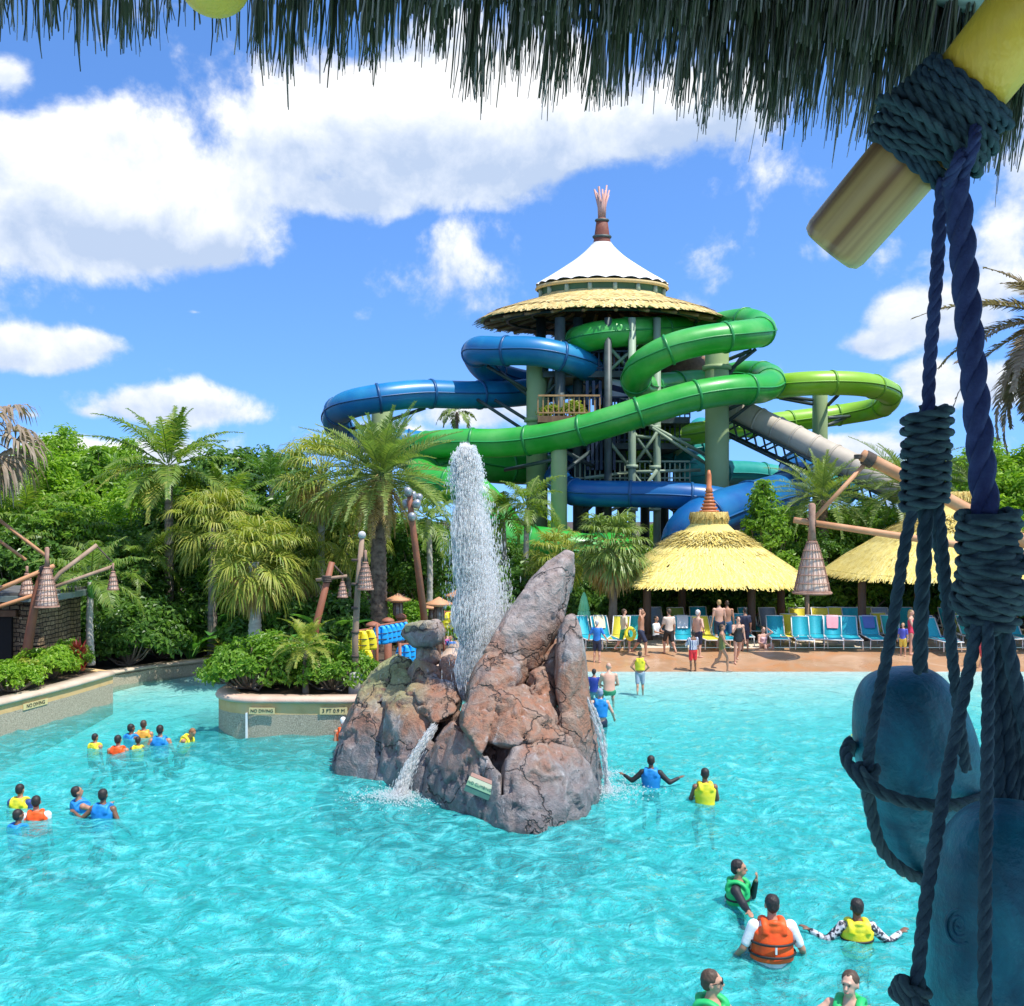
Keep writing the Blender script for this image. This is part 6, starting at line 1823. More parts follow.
# lashing round the bamboo
lash_ = empty('rope_lashing', P(938, 130, 1.72), 'thick bundle of dark rope lashed round the bamboo pole', 'rope')
mb = MB(); coil(mb, P(921, 144, 1.75), dv, .076, .079, .09, 7, .0085, 1, .35); coil(mb, P(948, 115, 1.72), dv, .086, .083, .12, 9, .009, 2, .4); mb.build('winding', M_rope, lash_)
mb = MB(); coil(mb, P(938, 128, 1.73), (dv + Vector((.35, -.1, .25))).normalized(), .098, .094, .07, 5, .009, 3, .5); coil(mb, P(930, 137, 1.74), (dv + Vector((-.3, -.05, .3))).normalized(), .094, .09, .05, 4, .009, 5, .5); mb.build('outer_winding', M_ropeg, lash_)
mb = MB()
for (a, b_, c, d) in (((962, 150), (958, 162), (950, 178), (948, 194)), ((975, 120), (974, 145), (964, 172), (957, 196))):
    rope(mb, [P(*a, 1.66), P(*b_, 1.615), P(*c, 1.64), P(*d, 1.68)], .010)
mb.build('tail', M_ropeb, lash_)

# hanging ropes, knots and floats
ra = empty('hanging_rope', P(934, 300, 1.74), 'thinner blue rope with long coiled knot that holds the upper float', 'rope', None)
mb = MB(); rope(mb, [P(943, 178, 1.70), P(940, 220, 1.72), P(935, 300, 1.75), P(930, 360, 1.77), P(928, 420, 1.78)], .0115); mb.build('line', M_ropeb, ra)
mb = MB(); coil(mb, P(926, 458, 1.78), (.03, 0, 1), .034, .036, .165, 9, .0105, 8, .15); mb.build('coiled_knot', M_ropeg, ra)
MB().lathe([(.03, -.08), (.032, 0), (.03, .08)], tuple(P(926, 458, 1.78)), 16).build('knot_core', M_rope, ra)
mb = MB()
rope(mb, [P(915, 500, 1.77), P(905, 545, 1.76), P(890, 640, 1.74), P(872, 730, 1.74), P(867, 772, 1.77)], .0105)
rope(mb, [P(938, 500, 1.77), P(944, 560, 1.75), P(951, 640, 1.73), P(957, 700, 1.74), P(966, 770, 1.78)], .0098)
rope(mb, [P(926, 500, 1.78), P(924, 560, 1.79), P(921, 620, 1.80), P(920, 672, 1.82)], .0135)
rope(mb, [P(932, 500, 1.80), P(940, 560, 1.84), P(948, 620, 1.93), P(955, 690, 2.0)], .010)
mb.build('sling', M_rope, ra)
rb_ = empty('hanging_rope', P(970, 350, 1.66), 'thickest twisted blue rope with fat coiled knot that holds the lower float', 'rope')
mb = MB(); rope(mb, [P(955, 172, 1.66), P(960, 220, 1.66), P(967, 300, 1.65), P(976, 400, 1.63), P(986, 515, 1.6)], .0215, 3, .16); mb.build('line', M_ropeb, rb_)
mb = MB(); coil(mb, P(989, 571, 1.58), (.0, .0, 1), .037, .042, .185, 11, .0105, 12, .2); coil(mb, P(991, 580, 1.58), (.15, 0, 1), .046, .046, .10, 4, .0098, 14, .4); mb.build('coiled_knot', M_ropeg, rb_)
MB().lathe([(.036, -.09), (.04, 0), (.038, .09)], tuple(P(989, 571, 1.58)), 16).build('knot_core', M_rope, rb_)
mb = MB()
rope(mb, [P(978, 620, 1.56), P(970, 665, 1.54), P(958, 722, 1.52), P(942, 804, 1.48), P(926, 900, 1.44), P(916, 990, 1.42)], .0098)
rope(mb, [P(988, 622, 1.55), P(988, 700, 1.50), P(987, 785, 1.44), P(985, 895, 1.38), P(985, 1015, 1.34), P(986, 1100, 1.36)], .0094)
rope(mb, [P(1003, 622, 1.57), P(1013, 670, 1.56), P(1026, 730, 1.55), P(1040, 800, 1.54)], .0115)
for dx_, r_ in ((-8, .012), (2, .013), (12, .012), (6, .011)):
    rope(mb, [P(992 + dx_ * .6, 622, 1.6), P(1000 + dx_ * .9, 690, 1.60), P(1006 + dx_ * 1.1, 760, 1.6), P(1010 + dx_ * 1.3, 830, 1.6)], r_)
mb.build('sling', M_rope, rb_)

m, k, b = new_mat('weathered_teal_float'); v = coords(k)
k.l(k.ramp(k.noise(7, v, 7, .62, .7), [(.28, (.004, .055, .085)), (.45, (.005, .115, .16)), (.58, (.008, .20, .245)), (.75, (.05, .33, .36))]), b.inputs['Base Color'])
b.inputs['Roughness'].default_value = .42
bp = k('Bump', i_Strength=.7, i_Distance=.008); k.l(k.noise(45, v, 5, .65), bp.inputs['Height']); k.l(bp.outputs[0], b.inputs['Normal'])
M_float = m


def buoy(c, rx, rz, tilt, label, seed, ridge=.09):
    c = Vector(c)
    o = empty('float', c, label, 'float', 'carved floats on ropes')
    n = 48; prof = []
    for t in np.linspace(0, PI, 40):
        sx = abs(math.sin(t)) ** .62 * (1 if True else 1)
        cz = math.copysign(abs(math.cos(t)) ** .85, math.cos(t))
        prof.append((max(.002, rx * sx), rz * cz))
    mb = MB().lathe(prof[::-1], (0, 0, 0), n)
    for a in mb.v:
        th = np.arctan2(a[:, 1], a[:, 0]); f = 1 + ridge * np.cos(th * 3 + .6) * np.sin(np.clip((a[:, 2] / rz + 1) / 2, 0, 1) * PI)
        a[:, 0] *= f; a[:, 1] *= f
        a += ((fbm(a * 9 + seed, 3) - .45) * .008)[:, None] * unit(a)
    q = np.array(Matrix.Rotation(tilt, 3, 'Y'))
    mb.v = [a @ q.T + np.array(c) for a in mb.v]
    body = mb.build('body', M_float, o)
    return o, body, q


c1 = P(914, 770, 1.9)
f1, b1_, q_ = buoy(c1, .112, .197, R(-9), 'dark teal float in a rope sling, the upper one hanging farther away', 1)
mb = MB(); c = P(912, 770, 1.88)
rope(mb, [P(850, 742, 1.86), P(846, 756, 1.80), P(858, 776, 1.75), P(891, 797, 1.72), P(938, 806, 1.72), P(975, 801, 1.78), P(985, 792, 1.9), P(960, 782, 2.02), P(900, 770, 2.03), P(856, 752, 1.96), P(850, 744, 1.88)], .0115)
rope(mb, [P(866, 772, 1.765), P(869, 800, 1.78), P(880, 845, 1.79), P(900, 868, 1.80), P(925, 880, 1.83), P(942, 872, 1.9)], .0115)
coil(mb, P(866, 775, 1.755), (.3, -.3, .9), .015, .015, .03, 2, .010, 5)
mb.build('girdle_rope', M_ropeg, f1)
c2 = P(1010, 955, 1.5)
f2, b2_, q_ = buoy(c2, .128, .226, R(4), 'large dark teal float with carved swirl, the lower one hanging nearest', 2, .04)
# carved swirl on the near face
for (cx, cy, R0, tn, sg) in ((960, 925, 20, 2.3, 1), (955, 985, 16, 1.6, -1)):
    sw = MB(); pts = []
    for t in np.linspace(0, 1, 50):
        a = t * tn * 2 * PI * sg + 1.0; r = R0 * (1 - t * .85)
        px, py = cx + r * math.cos(a) * .8, cy + r * math.sin(a)
        # drop onto the surface of the float
        Yg = 1.5
        for _ in range(25):
            p = P(px, py, Yg); l = p - c2
            e = math.sqrt((l.x / .128) ** 2 + (l.y / .128) ** 2) ** (1 / .62 * 1.0) + abs(l.z / .226) ** 2.2
            Yg += (1 - e) * -.02 if True else 0
        pts.append(P(px, py, max(1.37, min(1.5, Yg)) - .0))
    sw.tube(pts, .0032, 6)
    sw.build('carved_swirl', M_float, f2)
mb = MB(); coil(mb, P(910, 993, 1.415), (.3, -.2, .9), .017, .017, .035, 3, .0105, 6)
rope(mb, [P(905, 996, 1.41), P(930, 1015, 1.36), P(985, 1028, 1.33), P(1050, 1030, 1.36)], .0115)
mb.build('girdle_rope', M_ropeg, f2)
# ============================================================ loungers, parasols, life vests
M_frame = pmat('white_lounger_frame', (.74, .74, .72), rough=.4)
SL = {'t': pmat('turquoise_sling', (.01, .36, .46), (.02, .43, .52), 20, .6), 'y': pmat('yellow_sling', (.80, .66, .03), (.84, .72, .08), 20, .6),
      'b': pmat('blue_sling', (.03, .22, .55), (.05, .28, .6), 20, .6), 'o': pmat('olive_sling', (.25, .36, .06), (.3, .4, .09), 20, .6), 'g': pmat('grey_blue_sling', (.24, .32, .46), (.3, .38, .5), 20, .6), 'w': pmat('teal_sling', (.02, .40, .36), (.03, .46, .42), 20, .6)}


def make_lounger(c):
    o = empty('sun_lounger', (0, 0, 0)); w_ = .31
    f = MB()
    for s_ in (-1, 1):
        f.tube([(s_ * w_, -1.15, .35), (s_ * w_, .35, .36)], .02, 8)
        f.tube([(s_ * w_, .35, .36), (s_ * w_, .80, 1.02)], .02, 8)
        f.tube([(s_ * w_, .62, .74), (s_ * w_, .85, .36)], .014, 6)
        f.tube([(s_ * w_, .35, .36), (s_ * w_, .9, .355)], .018, 8)
    for y, z in ((-1.15, .35), (.80, 1.02), (.9, .355)): f.tube([(-w_, y, z), (w_, y, z)], .018, 8)
    f.build('frame', M_frame, o)
    for s_ in (-1, 1):
        for y in (-.95, .7):
            MB().tube([(s_ * w_, y, .35), (s_ * (w_ + .02), y - .03, 0)], .018, 8).build('leg', M_frame, o)
    def sheet(a, b_, sag, nm):
        n = 8; t = np.linspace(0, 1, n); mb = MB()
        a = np.array(a); b_ = np.array(b_)
        nn = np.array([0, -(b_ - a)[2], (b_ - a)[1]]); nn = nn / np.linalg.norm(nn)
        p = a + (b_ - a) * t[:, None] - nn * (np.sin(t * PI) * sag)[:, None]
        v = []
        for off in (.006, -.006):
            for x in (-w_ + .015, 0, w_ - .015):
                v.append(p + nn * off + [x, 0, 0] - nn * (.012 if x == 0 else 0))
        v = np.array(v); V = v.reshape(-1, 3); F_ = []
        for L_ in (0, 3):
            for x in (0, 1):
                for q in range(n - 1):
                    q0 = (L_ + x) * n + q; F_.append([q0, q0 + n, q0 + n + 1, q0 + 1])
        for e_ in (0, 2):
            for q in range(n - 1): F_.append([e_ * n + q, e_ * n + q + 1, (e_ + 3) * n + q + 1, (e_ + 3) * n + q])
        mb.add(V, np.array(F_)); return mb.build(nm, SL[c], o)
    sheet((0, -1.13, .36), (0, .34, .37), .03, 'seat_sling'); sheet((0, .36, .38), (0, .80, 1.02), .02, 'back_sling')
    return o


_lp = {}


def lounger(c, px, Y, rot, label, z=.372, group='sun loungers on the pool deck', sc=1.0):
    if c not in _lp: _lp[c] = make_lounger(c); o = _lp[c]
    else: o = copy_tree(_lp[c])
    o.location = (atx(px, Y), Y, z); o.rotation_euler = (0, 0, R(rot)); o.scale = (sc,) * 3
    return tag(o, label, 'lounger', group)


CN = {'t': 'turquoise', 'y': 'yellow', 'b': 'blue', 'o': 'olive green', 'g': 'grey blue', 'w': 'teal green'}
for (c, px, Y, rt, where) in [
        ('t', 586, 38.4, 14, 'leftmost of the front row, beside the rock spike'), ('t', 604, 38.3, 10, 'next to the closed green parasol'), ('y', 619, 38.3, -14, 'first yellow one right of the rock'),
        ('w', 636, 38.5, -4, 'behind the man with raised arms'), ('t', 683, 38.3, -8, 'left of the boy in red shorts'), ('y', 706, 38.3, 6, 'right of the boy in red shorts'),
        ('t', 724, 38.3, 5, 'behind the woman in an olive bikini'), ('t', 741, 39.3, -4, 'behind the woman in a black swimsuit'), ('t', 777, 38.5, -8, 'right of the woman sitting on the deck'),
        ('y', 789, 39.2, -14, 'low one between two turquoise loungers under the pavilion'), ('t', 802, 38.2, -10, 'below the thin post and basket lamp'), ('t', 816, 38.6, -12, 'second right of the thin post'), ('t', 833, 38.3, -16, 'third right of the thin post'),
        ('t', 850, 38.3, -12, 'left of the farther pavilion front post'), ('t', 873, 38.3, -6, 'right of the farther pavilion front post'), ('b', 935, 38.4, 4, 'between the sling ropes of the upper float'), ('t', 938, 37.6, 6, 'nearest the water between the sling ropes'),
        ('w', 975, 38.6, 6, 'under the fat rope knot'), ('t', 1001, 38.6, 4, 'right of the fat rope knot'), ('t', 1018, 38.4, 0, 'at the far end of the front row'), ('w', 895, 38.6, -5, 'behind the left sling rope'),
        ('g', 658, 41.4, 6, 'in the back row behind the seated woman in white'), ('o', 680, 41.2, 4, 'in the back row behind the boy in red shorts'), ('t', 700, 41.6, -4, 'in the back row behind the older man'), ('t', 752, 41.2, 4, 'in the back row near the right pavilion post'),
        ('y', 801, 41.0, -6, 'tall one in the back row above the thin post'), ('y', 823, 41.2, -8, 'in the back row, second of three yellow ones'), ('y', 839, 41.4, -8, 'in the back row, third of three yellow ones'), ('t', 855, 41.2, -6, 'in the back row beside the farther pavilion post'),
        ('o', 872, 41.4, 0, 'in the back row under the farther pavilion'), ('g', 887, 41.2, 0, 'in the back row left of the mother in red'), ('y', 889, 39.6, 10, 'left of the mother in red'), ('t', 955, 41.2, 0, 'in the back row behind the rope slings'), ('o', 960, 39.6, 0, 'just left of the fat rope knot'), ('t', 912, 41.3, 0, 'in the back row behind the mother in red'), ('g', 772, 41.2, 0, 'in the back row right of the right pavilion post')]:
    lounger(c, px, Y, rt, f'{CN[c]} sun lounger {where}', sc=1.12 if Y > 40.5 else 1.05)
for (c, px, Y, rt, where) in [('y', 58, 33.5, 15, 'left of the turquoise one under the woods'), ('t', 71, 33.4, 0, 'between two yellow ones under the woods'), ('y', 84, 33.6, -12, 'right of the turquoise one under the woods'), ('b', 157, 37.2, 0, 'half hidden in the dark shrubs')]:
    lounger(c, px, Y, rt, f'{CN[c]} sun lounger {where}', .75 if px < 100 else .9, 'sun loungers in the woods', 1.1)


def towel_on(px, Y, rot, c, label, zz=.372, sc=1.05):
    """a towel hung over the head end of a lounger"""
    n = 10; xs_ = np.linspace(-.2, .2, 7)
    pth = [(.50, .60), (.62, .78), (.74, .95), (.80, 1.045), (.835, 1.05), (.85, .98), (.86, .85), (.87, .72)]
    g1 = np.random.default_rng(int(px)); V = []
    for off in (0, .014):
        for (y, z_) in pth:
            for x in xs_: V.append((x * (1 + .06 * math.sin(z_ * 9)), y - .022 - off * .8 + .012 * math.sin(x * 30 + z_ * 4) * (1 if z_ < .95 else .2) if y < .79 else y + .01 + off, z_ + off * .6))
    V = np.array(V); m = len(pth); F_ = []
    for L_ in (0, m * 7):
        for i in range(m - 1):
            for j in range(6): q = L_ + i * 7 + j; F_.append([q, q + 1, q + 8, q + 7])
    o = empty('towel', (0, 0, 0)); MB().add(V, np.array(F_)).build('cloth', cmat_towel(c), o)
    o.location = (atx(px, Y), Y, zz); o.rotation_euler = (0, 0, R(rot)); o.scale = (sc,) * 3
    return tag(o, label, 'towel', 'towels on the loungers')


def cmat_towel(c): return pmat('towel_cloth', c, tuple(min(1, q * 1.1) for q in c), 30, .9, .3, 90)


towel_on(683, 38.3, -8, (.72, .70, .68), 'white towel over the back of the turquoise lounger left of the boy in red shorts')
towel_on(833, 38.3, -16, (.70, .30, .34), 'pink towel over a turquoise lounger third right of the thin post')
towel_on(604, 38.3, 10, (.70, .62, .40), 'sand coloured towel over the lounger next to the closed green parasol')
towel_on(873, 38.3, -6, (.10, .16, .42), 'navy towel over the lounger right of the farther pavilion front post')


def parasol(px, Y, py_edge, w_px, c1, c2, label, closed=False, n=8):
    s = Y / F; x = atx(px, Y); r = w_px * s / 2; z = atz(py_edge, Y)
    o = empty('parasol', (x, Y, .37), label, 'parasol')
    m = pmat('parasol_cloth', c1, c2, 3, .7, .1)
    MB().tube([(x, Y, .37), (x, Y, z + (1.25 if closed else r * .45))], .028, 8).build('pole', M_white if not closed else M_post, o)
    MB().lathe([(.3, .37), (.28, .45), (.06, .47)], (x, Y, 0), 14).build('base', M_conc, o)
    mb = MB()
    if closed:
        pr = [(.24, z), (.27, z + .05), (.2, z + .5), (.15, z + .52), (.2, z + .55), (.10, z + 1.05), (.03, z + 1.25)]
        mb.lathe(pr, (x, Y, 0), 32, cap=False)
        for a in mb.v:
            th = np.arctan2(a[:, 1] - Y, a[:, 0] - x); f = 1 + .18 * np.cos(th * 8)
            a[:, 0] = x + (a[:, 0] - x) * f; a[:, 1] = Y + (a[:, 1] - Y) * f
    else:
        mb.lathe([(r * 1.0, z - .12), (r, z), (r * .66, z + r * .20), (r * .3, z + r * .40), (.02, z + r * .52)], (x, Y, 0), n, cap=False)
        mb.lathe([(r * .34, z + r * .42), (r * .2, z + r * .52), (.02, z + r * .60)], (x, Y, 0), n, cap=False)
        for q in range(n):
            a = q * 2 * PI / n; MB().tube([(x, Y, z + r * .48), (x + r * .98 * math.cos(a), Y + r * .98 * math.sin(a), z - .01)], .012, 4).build('rib', M_white, o)
    mb.build('canopy', m, o, smooth=closed)
    return o


parasol(584, 39.5, 624, 22, (.16, .55, .28), (.22, .62, .34), 'closed green parasol behind the loungers beside the rock spike', True)
parasol(151, 37.5, 610, 34, (.30, .55, .38), (.38, .62, .45), 'pale green open parasol among the dark shrubs')
parasol(75, 35, 617, 26, (.36, .58, .45), (.42, .62, .5), 'pale green open parasol beside the small queen palm')
parasol(221, 38.5, 602, 22, (.80, .60, .06), (.84, .68, .14), 'yellow open parasol under the fan palms')

# ---- life vests
M_v = {'o': pmat('orange_vest', (.92, .075, .004), (.95, .12, .01), 8, .55, .12, 60), 'y': pmat('yellow_vest', (.86, .70, .01), (.88, .76, .05), 8, .55, .12, 60), 'b': pmat('blue_vest', (.01, .21, .62), (.02, .28, .68), 8, .55, .12, 60),
       'g': pmat('green_vest', (.01, .42, .10), (.02, .48, .14), 8, .55, .12, 60), 'c': pmat('sky_blue_vest', (.0, .32, .80), (.02, .40, .85), 8, .55, .12, 60), 'm': pmat('pale_orange_vest', (.86, .36, .03), (.88, .42, .06), 8, .55)}


def loft(mb, rings, n=20):
    """elliptic rings (x, y, z, rx, ry)"""
    th = np.linspace(0, 2 * PI, n, endpoint=False); V = []
    for (x, y, z, rx, ry) in rings: V.append(np.stack([x + rx * np.cos(th), y + ry * np.sin(th), np.full(n, z)], -1))
    m = len(rings); v = np.array(V).reshape(-1, 3)
    i, j = np.meshgrid(np.arange(m - 1), np.arange(n), indexing='ij'); j2 = (j + 1) % n
    mb.add(v, np.stack([i * n + j, i * n + j2, (i + 1) * n + j2, (i + 1) * n + j], -1).reshape(-1, 4))
    b0 = mb.n - len(v); mb.f.setdefault(n, []).append(np.array([list(range(n))[::-1], [(m - 1) * n + a for a in range(n)]]) + b0)
    return mb


def hung_vest(c):
    o = empty('life_vest', (0, 0, 0)); mb = MB()
    for s_ in (-1, 1):
        loft(mb, [(s_ * .12, -.05, -.5, .10, .04), (s_ * .13, -.06, -.45, .125, .06), (s_ * .125, -.06, -.2, .115, .06), (s_ * .11, -.05, -.05, .07, .05), (s_ * .10, 0, .02, .05, .05)], 12)
    loft(mb, [(0, .06, -.5, .22, .035), (0, .07, -.45, .25, .05), (0, .07, -.2, .22, .05), (0, .05, -.04, .17, .05), (0, 0, .03, .13, .04)], 14)
    link('foam_panel', remesh(mb, 'hung_vest', .018, 1), M_v[c], o)
    st = MB()
    for z in (-.18, -.34): st.tube([(-.26, -.05, z), (-.13, -.128, z), (0, -.115, z), (.13, -.128, z), (.26, -.05, z)], .012, 6)
    st.build('strap', M_black, o)
    return o


_vp = {}
_vest_n = 0


def vest(c, px, py, Y, rot, label, sc=1.0):
    if c not in _vp: _vp[c] = hung_vest(c); o = _vp[c]
    else: o = copy_tree(_vp[c])
    o.location = P(px, py, Y); o.rotation_euler = (0, 0, R(rot)); o.scale = (sc,) * 3
    return tag(o, label, 'life vest', 'life vests hung on the racks')


def rack(pts, Y0, Y1, label):
    a, b_ = P(pts[0], pts[1], Y0), P(pts[2], pts[3], Y1)
    o = empty('vest_rack', a, label, 'rack')
    MB().tube([a, b_], .03, 8).build('rail', M_rust, o)
    for p in (a, b_): MB().tube([p + Vector((0, 0, .05)), (p.x, p.y, .36)], .04, 8).build('post', M_rust, o)
    return o


rack((377, 626, 406, 621), 26.8, 28.6, 'upper rail rack carrying the row of blue life vests')
rack((400, 645, 424, 642), 25.9, 27.4, 'lower rail rack carrying blue life vests behind the rock')
rack((357, 631, 371, 629), 26.0, 26.8, 'small rack of yellow life vests beside the orange capped post')
rack((444, 612, 464, 611), 33.0, 33.4, 'rack of yellow life vests behind the water jet')
for q in range(6):
    vest('c', 380 + q * 4.6, 627 - q * .8, 26.95 + q * .3, 35 + q * 3, 'sky blue life vest on the upper rail behind the balanced stone' if 0 < q < 5 else ('sky blue life vest, first on the upper rail by the orange post' if q == 0 else 'sky blue life vest, last on the upper rail by the balanced stone'), .95)
for q in range(4):
    vest('c', 403 + q * 5.2, 646 - q * .6, 26.1 + q * .33, 30, 'sky blue life vest on the lower rail behind the mossy rock', .85)
vest('y', 360, 632, 26.1, 10, 'yellow life vest on the small rack nearest the lamp post'); vest('y', 367.5, 631, 26.5, 14, 'yellow life vest on the small rack nearest the orange post')
vest('y', 366, 651, 25.7, 10, 'yellow life vest hung low among the bright planter shrubs', .8)
vest('y', 450, 613, 33.05, 0, 'yellow life vest left on the rack behind the jet'); vest('y', 458, 613, 33.2, 0, 'yellow life vest right on the rack behind the jet')

# ============================================================ people
SK = {'l': (.52, .28, .18), 't': (.42, .21, .125), 'd': (.19, .09, .05), 'p': (.60, .34, .24)}
HR = {'k': (.018, .013, .011), 'b': (.07, .04, .022), 'r': (.26, .11, .04), 'y': (.42, .27, .11), 'w': (.62, .60, .57)}
_mc = {}


def cmat(nm, c, rough=.6, sss=False):
    key = (nm, c)
    if key not in _mc:
        if nm == 'skin': _mc[key] = pmat('skin', c, tuple(min(1, q * 1.12) for q in c), 9, .5, .05, 60)
        else: _mc[key] = pmat(nm, c, tuple(min(1, q * 1.15 + .005) for q in c), 12, rough, .15, 40)
    return _mc[key]


ARM = {'down': ((.05, .01, -.28), (.07, -.05, -.52)), 'walkf': ((.04, -.10, -.26), (.03, -.27, -.42)), 'walkb': ((.05, .12, -.25), (.06, .16, -.50)),
       'out': ((.21, .03, -.18), (.40, -.10, -.10)), 'outlow': ((.13, .03, -.25), (.20, -.14, -.43)), 'head': ((.22, -.05, .12), (.05, -.02, .26)), 'face': ((.08, -.16, -.20), (-.08, -.23, .08)),
       'fwd': ((.06, -.22, -.18), (.0, -.44, -.16)), 'reach': ((.20, -.15, -.12), (.42, -.24, -.10)), 'hip': ((.16, .06, -.24), (.02, -.08, -.40)), 'lap': ((.08, -.10, -.26), (-.04, -.30, -.30))}
LEG = {'stand': ((.01, -.01, -.42), (.02, .02, -.83)), 'walkf': ((.0, -.20, -.38), (.0, -.20, -.80)), 'walkb': ((.0, .10, -.41), (.0, .36, -.72)), 'sit': ((.06, -.42, .02), (.08, -.44, -.38)), 'floor': ((.10, -.36, .20), (.06, -.55, -.12)), 'lie': ((.03, -.42, .02), (.04, -.82, .0)), 'swim': ((.06, -.24, -.34), (.05, .05, -.64))}


def person(label, px, Y, z, yaw, H=1.72, skin='t', hair='k', arms=('down', 'down'), legs=('stand', 'stand'), vest_c=None, shorts=None, shirt=None, suit=None, sleeves=None, cap_c=None, hair_long=False, lean=0.0, near=False, bulk=1.0, glasses=False, turn=0.0, bald=False, group='people in the pool', side=0.0, pattern=None, beard=False, towel=None):
    s = H / 1.75
    root = empty('person', (0, 0, 0)); vox = .0105 if near else .018
    sm = cmat('skin', SK[skin])
    hipz = .90
    def tors(e=0.0, z0=.80, z1=1.50):
        prof = [(.80, .135, .105), (.86, .165, .12), (.93, .168 * bulk ** .5, .118 * bulk), (1.02, .152 * bulk, .108 * bulk), (1.12, .148 * bulk, .105 * bulk), (1.24, .165 * bulk ** .6, .115 * bulk ** .6), (1.34, .178 * bulk ** .5, .112), (1.41, .155 * bulk ** .5, .095), (1.45, .10, .075), (1.49, .055, .058)]
        return [(0, .0, zz, rx + e, ry + e) for zz, rx, ry in prof if z0 <= zz <= z1]
    sh = {}; lg = {}
    for q, sg in ((0, -1), (1, 1)):
        S = np.array([sg * .185 * bulk ** .4, 0, 1.385]); el, wr = ARM[arms[q]]
        E = S + np.array([sg * el[0], el[1], el[2]]); W = S + np.array([sg * wr[0], wr[1], wr[2]]); sh[q] = (S, E, W, sg)
        Hp = np.array([sg * .092, 0, hipz]); kn, an = LEG[legs[q]]
        lg[q] = (Hp, Hp + np.array([sg * kn[0], kn[1], kn[2]]), Hp + np.array([sg * an[0], an[1], an[2]]), sg)
    ct, st_ = math.cos(turn), math.sin(turn)
    def hd(v):
        x, y, z_ = v; return np.array([x * ct - y * st_, x * st_ + y * ct - .012, z_])
    hc = (0, 0, 1.635)
    mb = MB(); loft(mb, tors())
    mb.cap((0, .005, 1.44), .058, hd((0, 0, 1.56)), .052)
    rh = np.array([[ct, -st_, 0], [st_, ct, 0], [0, 0, 1]])
    mb.ell(hd((0, .008, 1.655)), (.076, .096, .095), rh, 16, 12); mb.ell(hd((0, -.028, 1.595)), (.056, .064, .078), rh, 14, 10)
    mb.cap(hd((0, -.086, 1.645)), .010, hd((0, -.108, 1.612)), .016, 8)
    mb.ell(hd((0, -.086, 1.575)), (.026, .014, .010), rh, 10, 6)
    mb.ell(hd((0, -.082, 1.672)), (.055, .016, .012), rh, 10, 6)
    for sg in (-1, 1): mb.ell(hd((sg * .078, .012, 1.625)), (.013, .022, .034), rh, 8, 6)
    for q in (0, 1):
        S, E, W, sg = sh[q]
        mb.ell(S, (.068, .066, .066)); mb.cap(S, .056 * bulk ** .5, E, .043, 10); mb.cap(E, .043, W, .029, 10)
        d = unit(W - E); up = np.array([0, 0, 1.0]) if abs(d[2]) < .8 else np.array([0, -1.0, 0]); sd_ = unit(np.cross(d, up)); nn = np.cross(sd_, d)
        pm = W + d * .055
        mb.ell(pm, (.042, .05, .018), np.stack([sd_, d, nn], -1), 10, 8)
        for fq, (o_, ln) in enumerate(((-.03, .062), (-.010, .072), (.011, .067), (.030, .052))):
            b0 = W + d * .085 + sd_ * o_; m0 = b0 + d * ln * .55 - nn * .006; e0 = m0 + d * ln * .4 - nn * .022
            mb.cap(b0, .0098, m0, .009, 6); mb.cap(m0, .009, e0, .0075, 6)
        b0 = W + d * .035 - sd_ * sg * .03; mb.cap(b0, .013, b0 + d * .04 - sd_ * sg * .035 - nn * .01, .0095, 6)
        Hp, K, A, sg = lg[q]
        mb.cap(Hp, .088 * bulk ** .5, K, .056, 10); mb.cap(K, .056, A, .037, 10); mb.ell(K * .62 + A * .38 + np.array([0, .015, 0]), (.052, .056, .12), None, 8, 6)
        fd = np.array([0, -1.0, 0]) if abs(A[2] - K[2]) > .2 else np.array([0, -.3, 1.0])
        mb.cap(A + np.array([0, .02, -.04]), .038, A + fd * .15 + np.array([sg * .02, 0, -.06]), .026, 8)
    body = link('body', remesh(mb, 'body', vox, 2), sm, root)
    # hair, cap
    if not bald:
        hb = MB()
        hb.ell(hd((0, .022, 1.675)), (.084, .093, .088), rh, 16, 12)
        hb.ell(hd((0, .05, 1.635)), (.076, .062, .085), rh, 14, 10)
        if hair_long: hb.cap(hd((0, .075, 1.64)), .062, hd((0, .10, 1.45)), .045)
        hm_ = cmat('cap_cloth', cap_c) if cap_c else cmat('hair', HR[hair])
        if cap_c: hb.ell(hd((0, -.09, 1.70)), (.062, .06, .010), rh, 12, 6)
        me = remesh(hb, 'hair', vox, 1)
        if near and not cap_c:
            v_ = me_verts(me).astype(float); n_ = np.empty(v_.size, np.float32); me.vertices.foreach_get('normal', n_); n_ = n_.reshape(-1, 3)
            v_ += n_ * ((fbm(v_ * np.array([70, 70, 22]), 3) - .45) * .022)[:, None]; me.vertices.foreach_set('co', v_.astype(np.float32).ravel())
        link('cap' if cap_c else 'hair', me, hm_, root)
    if near:
        for sg in (-1, 1):
            MB().ell(hd((sg * .030, -.088, 1.648)), .009, None, 10, 8).build('eye', cmat('eye_dark', (.03, .02, .018), .2), root)
        MB().ell(hd((0, -.094, 1.574)), (.024, .008, .006), rh, 10, 6).build('mouth', cmat('lips', (.40, .13, .11)), root)
    if glasses:
        gl_ = MB()
        for sg in (-1, 1): gl_.ell(hd((sg * .034, -.098, 1.65)), (.027, .009, .02), rh, 12, 8); gl_.tube([hd((sg * .058, -.09, 1.652)), hd((sg * .085, .01, 1.645))], .004, 5)
        gl_.tube([hd((-.01, -.10, 1.655)), hd((.01, -.10, 1.655))], .004, 5)
        gl_.build('sunglasses', cmat('dark_lens', (.008, .008, .01), .15), root)
    cloth = []
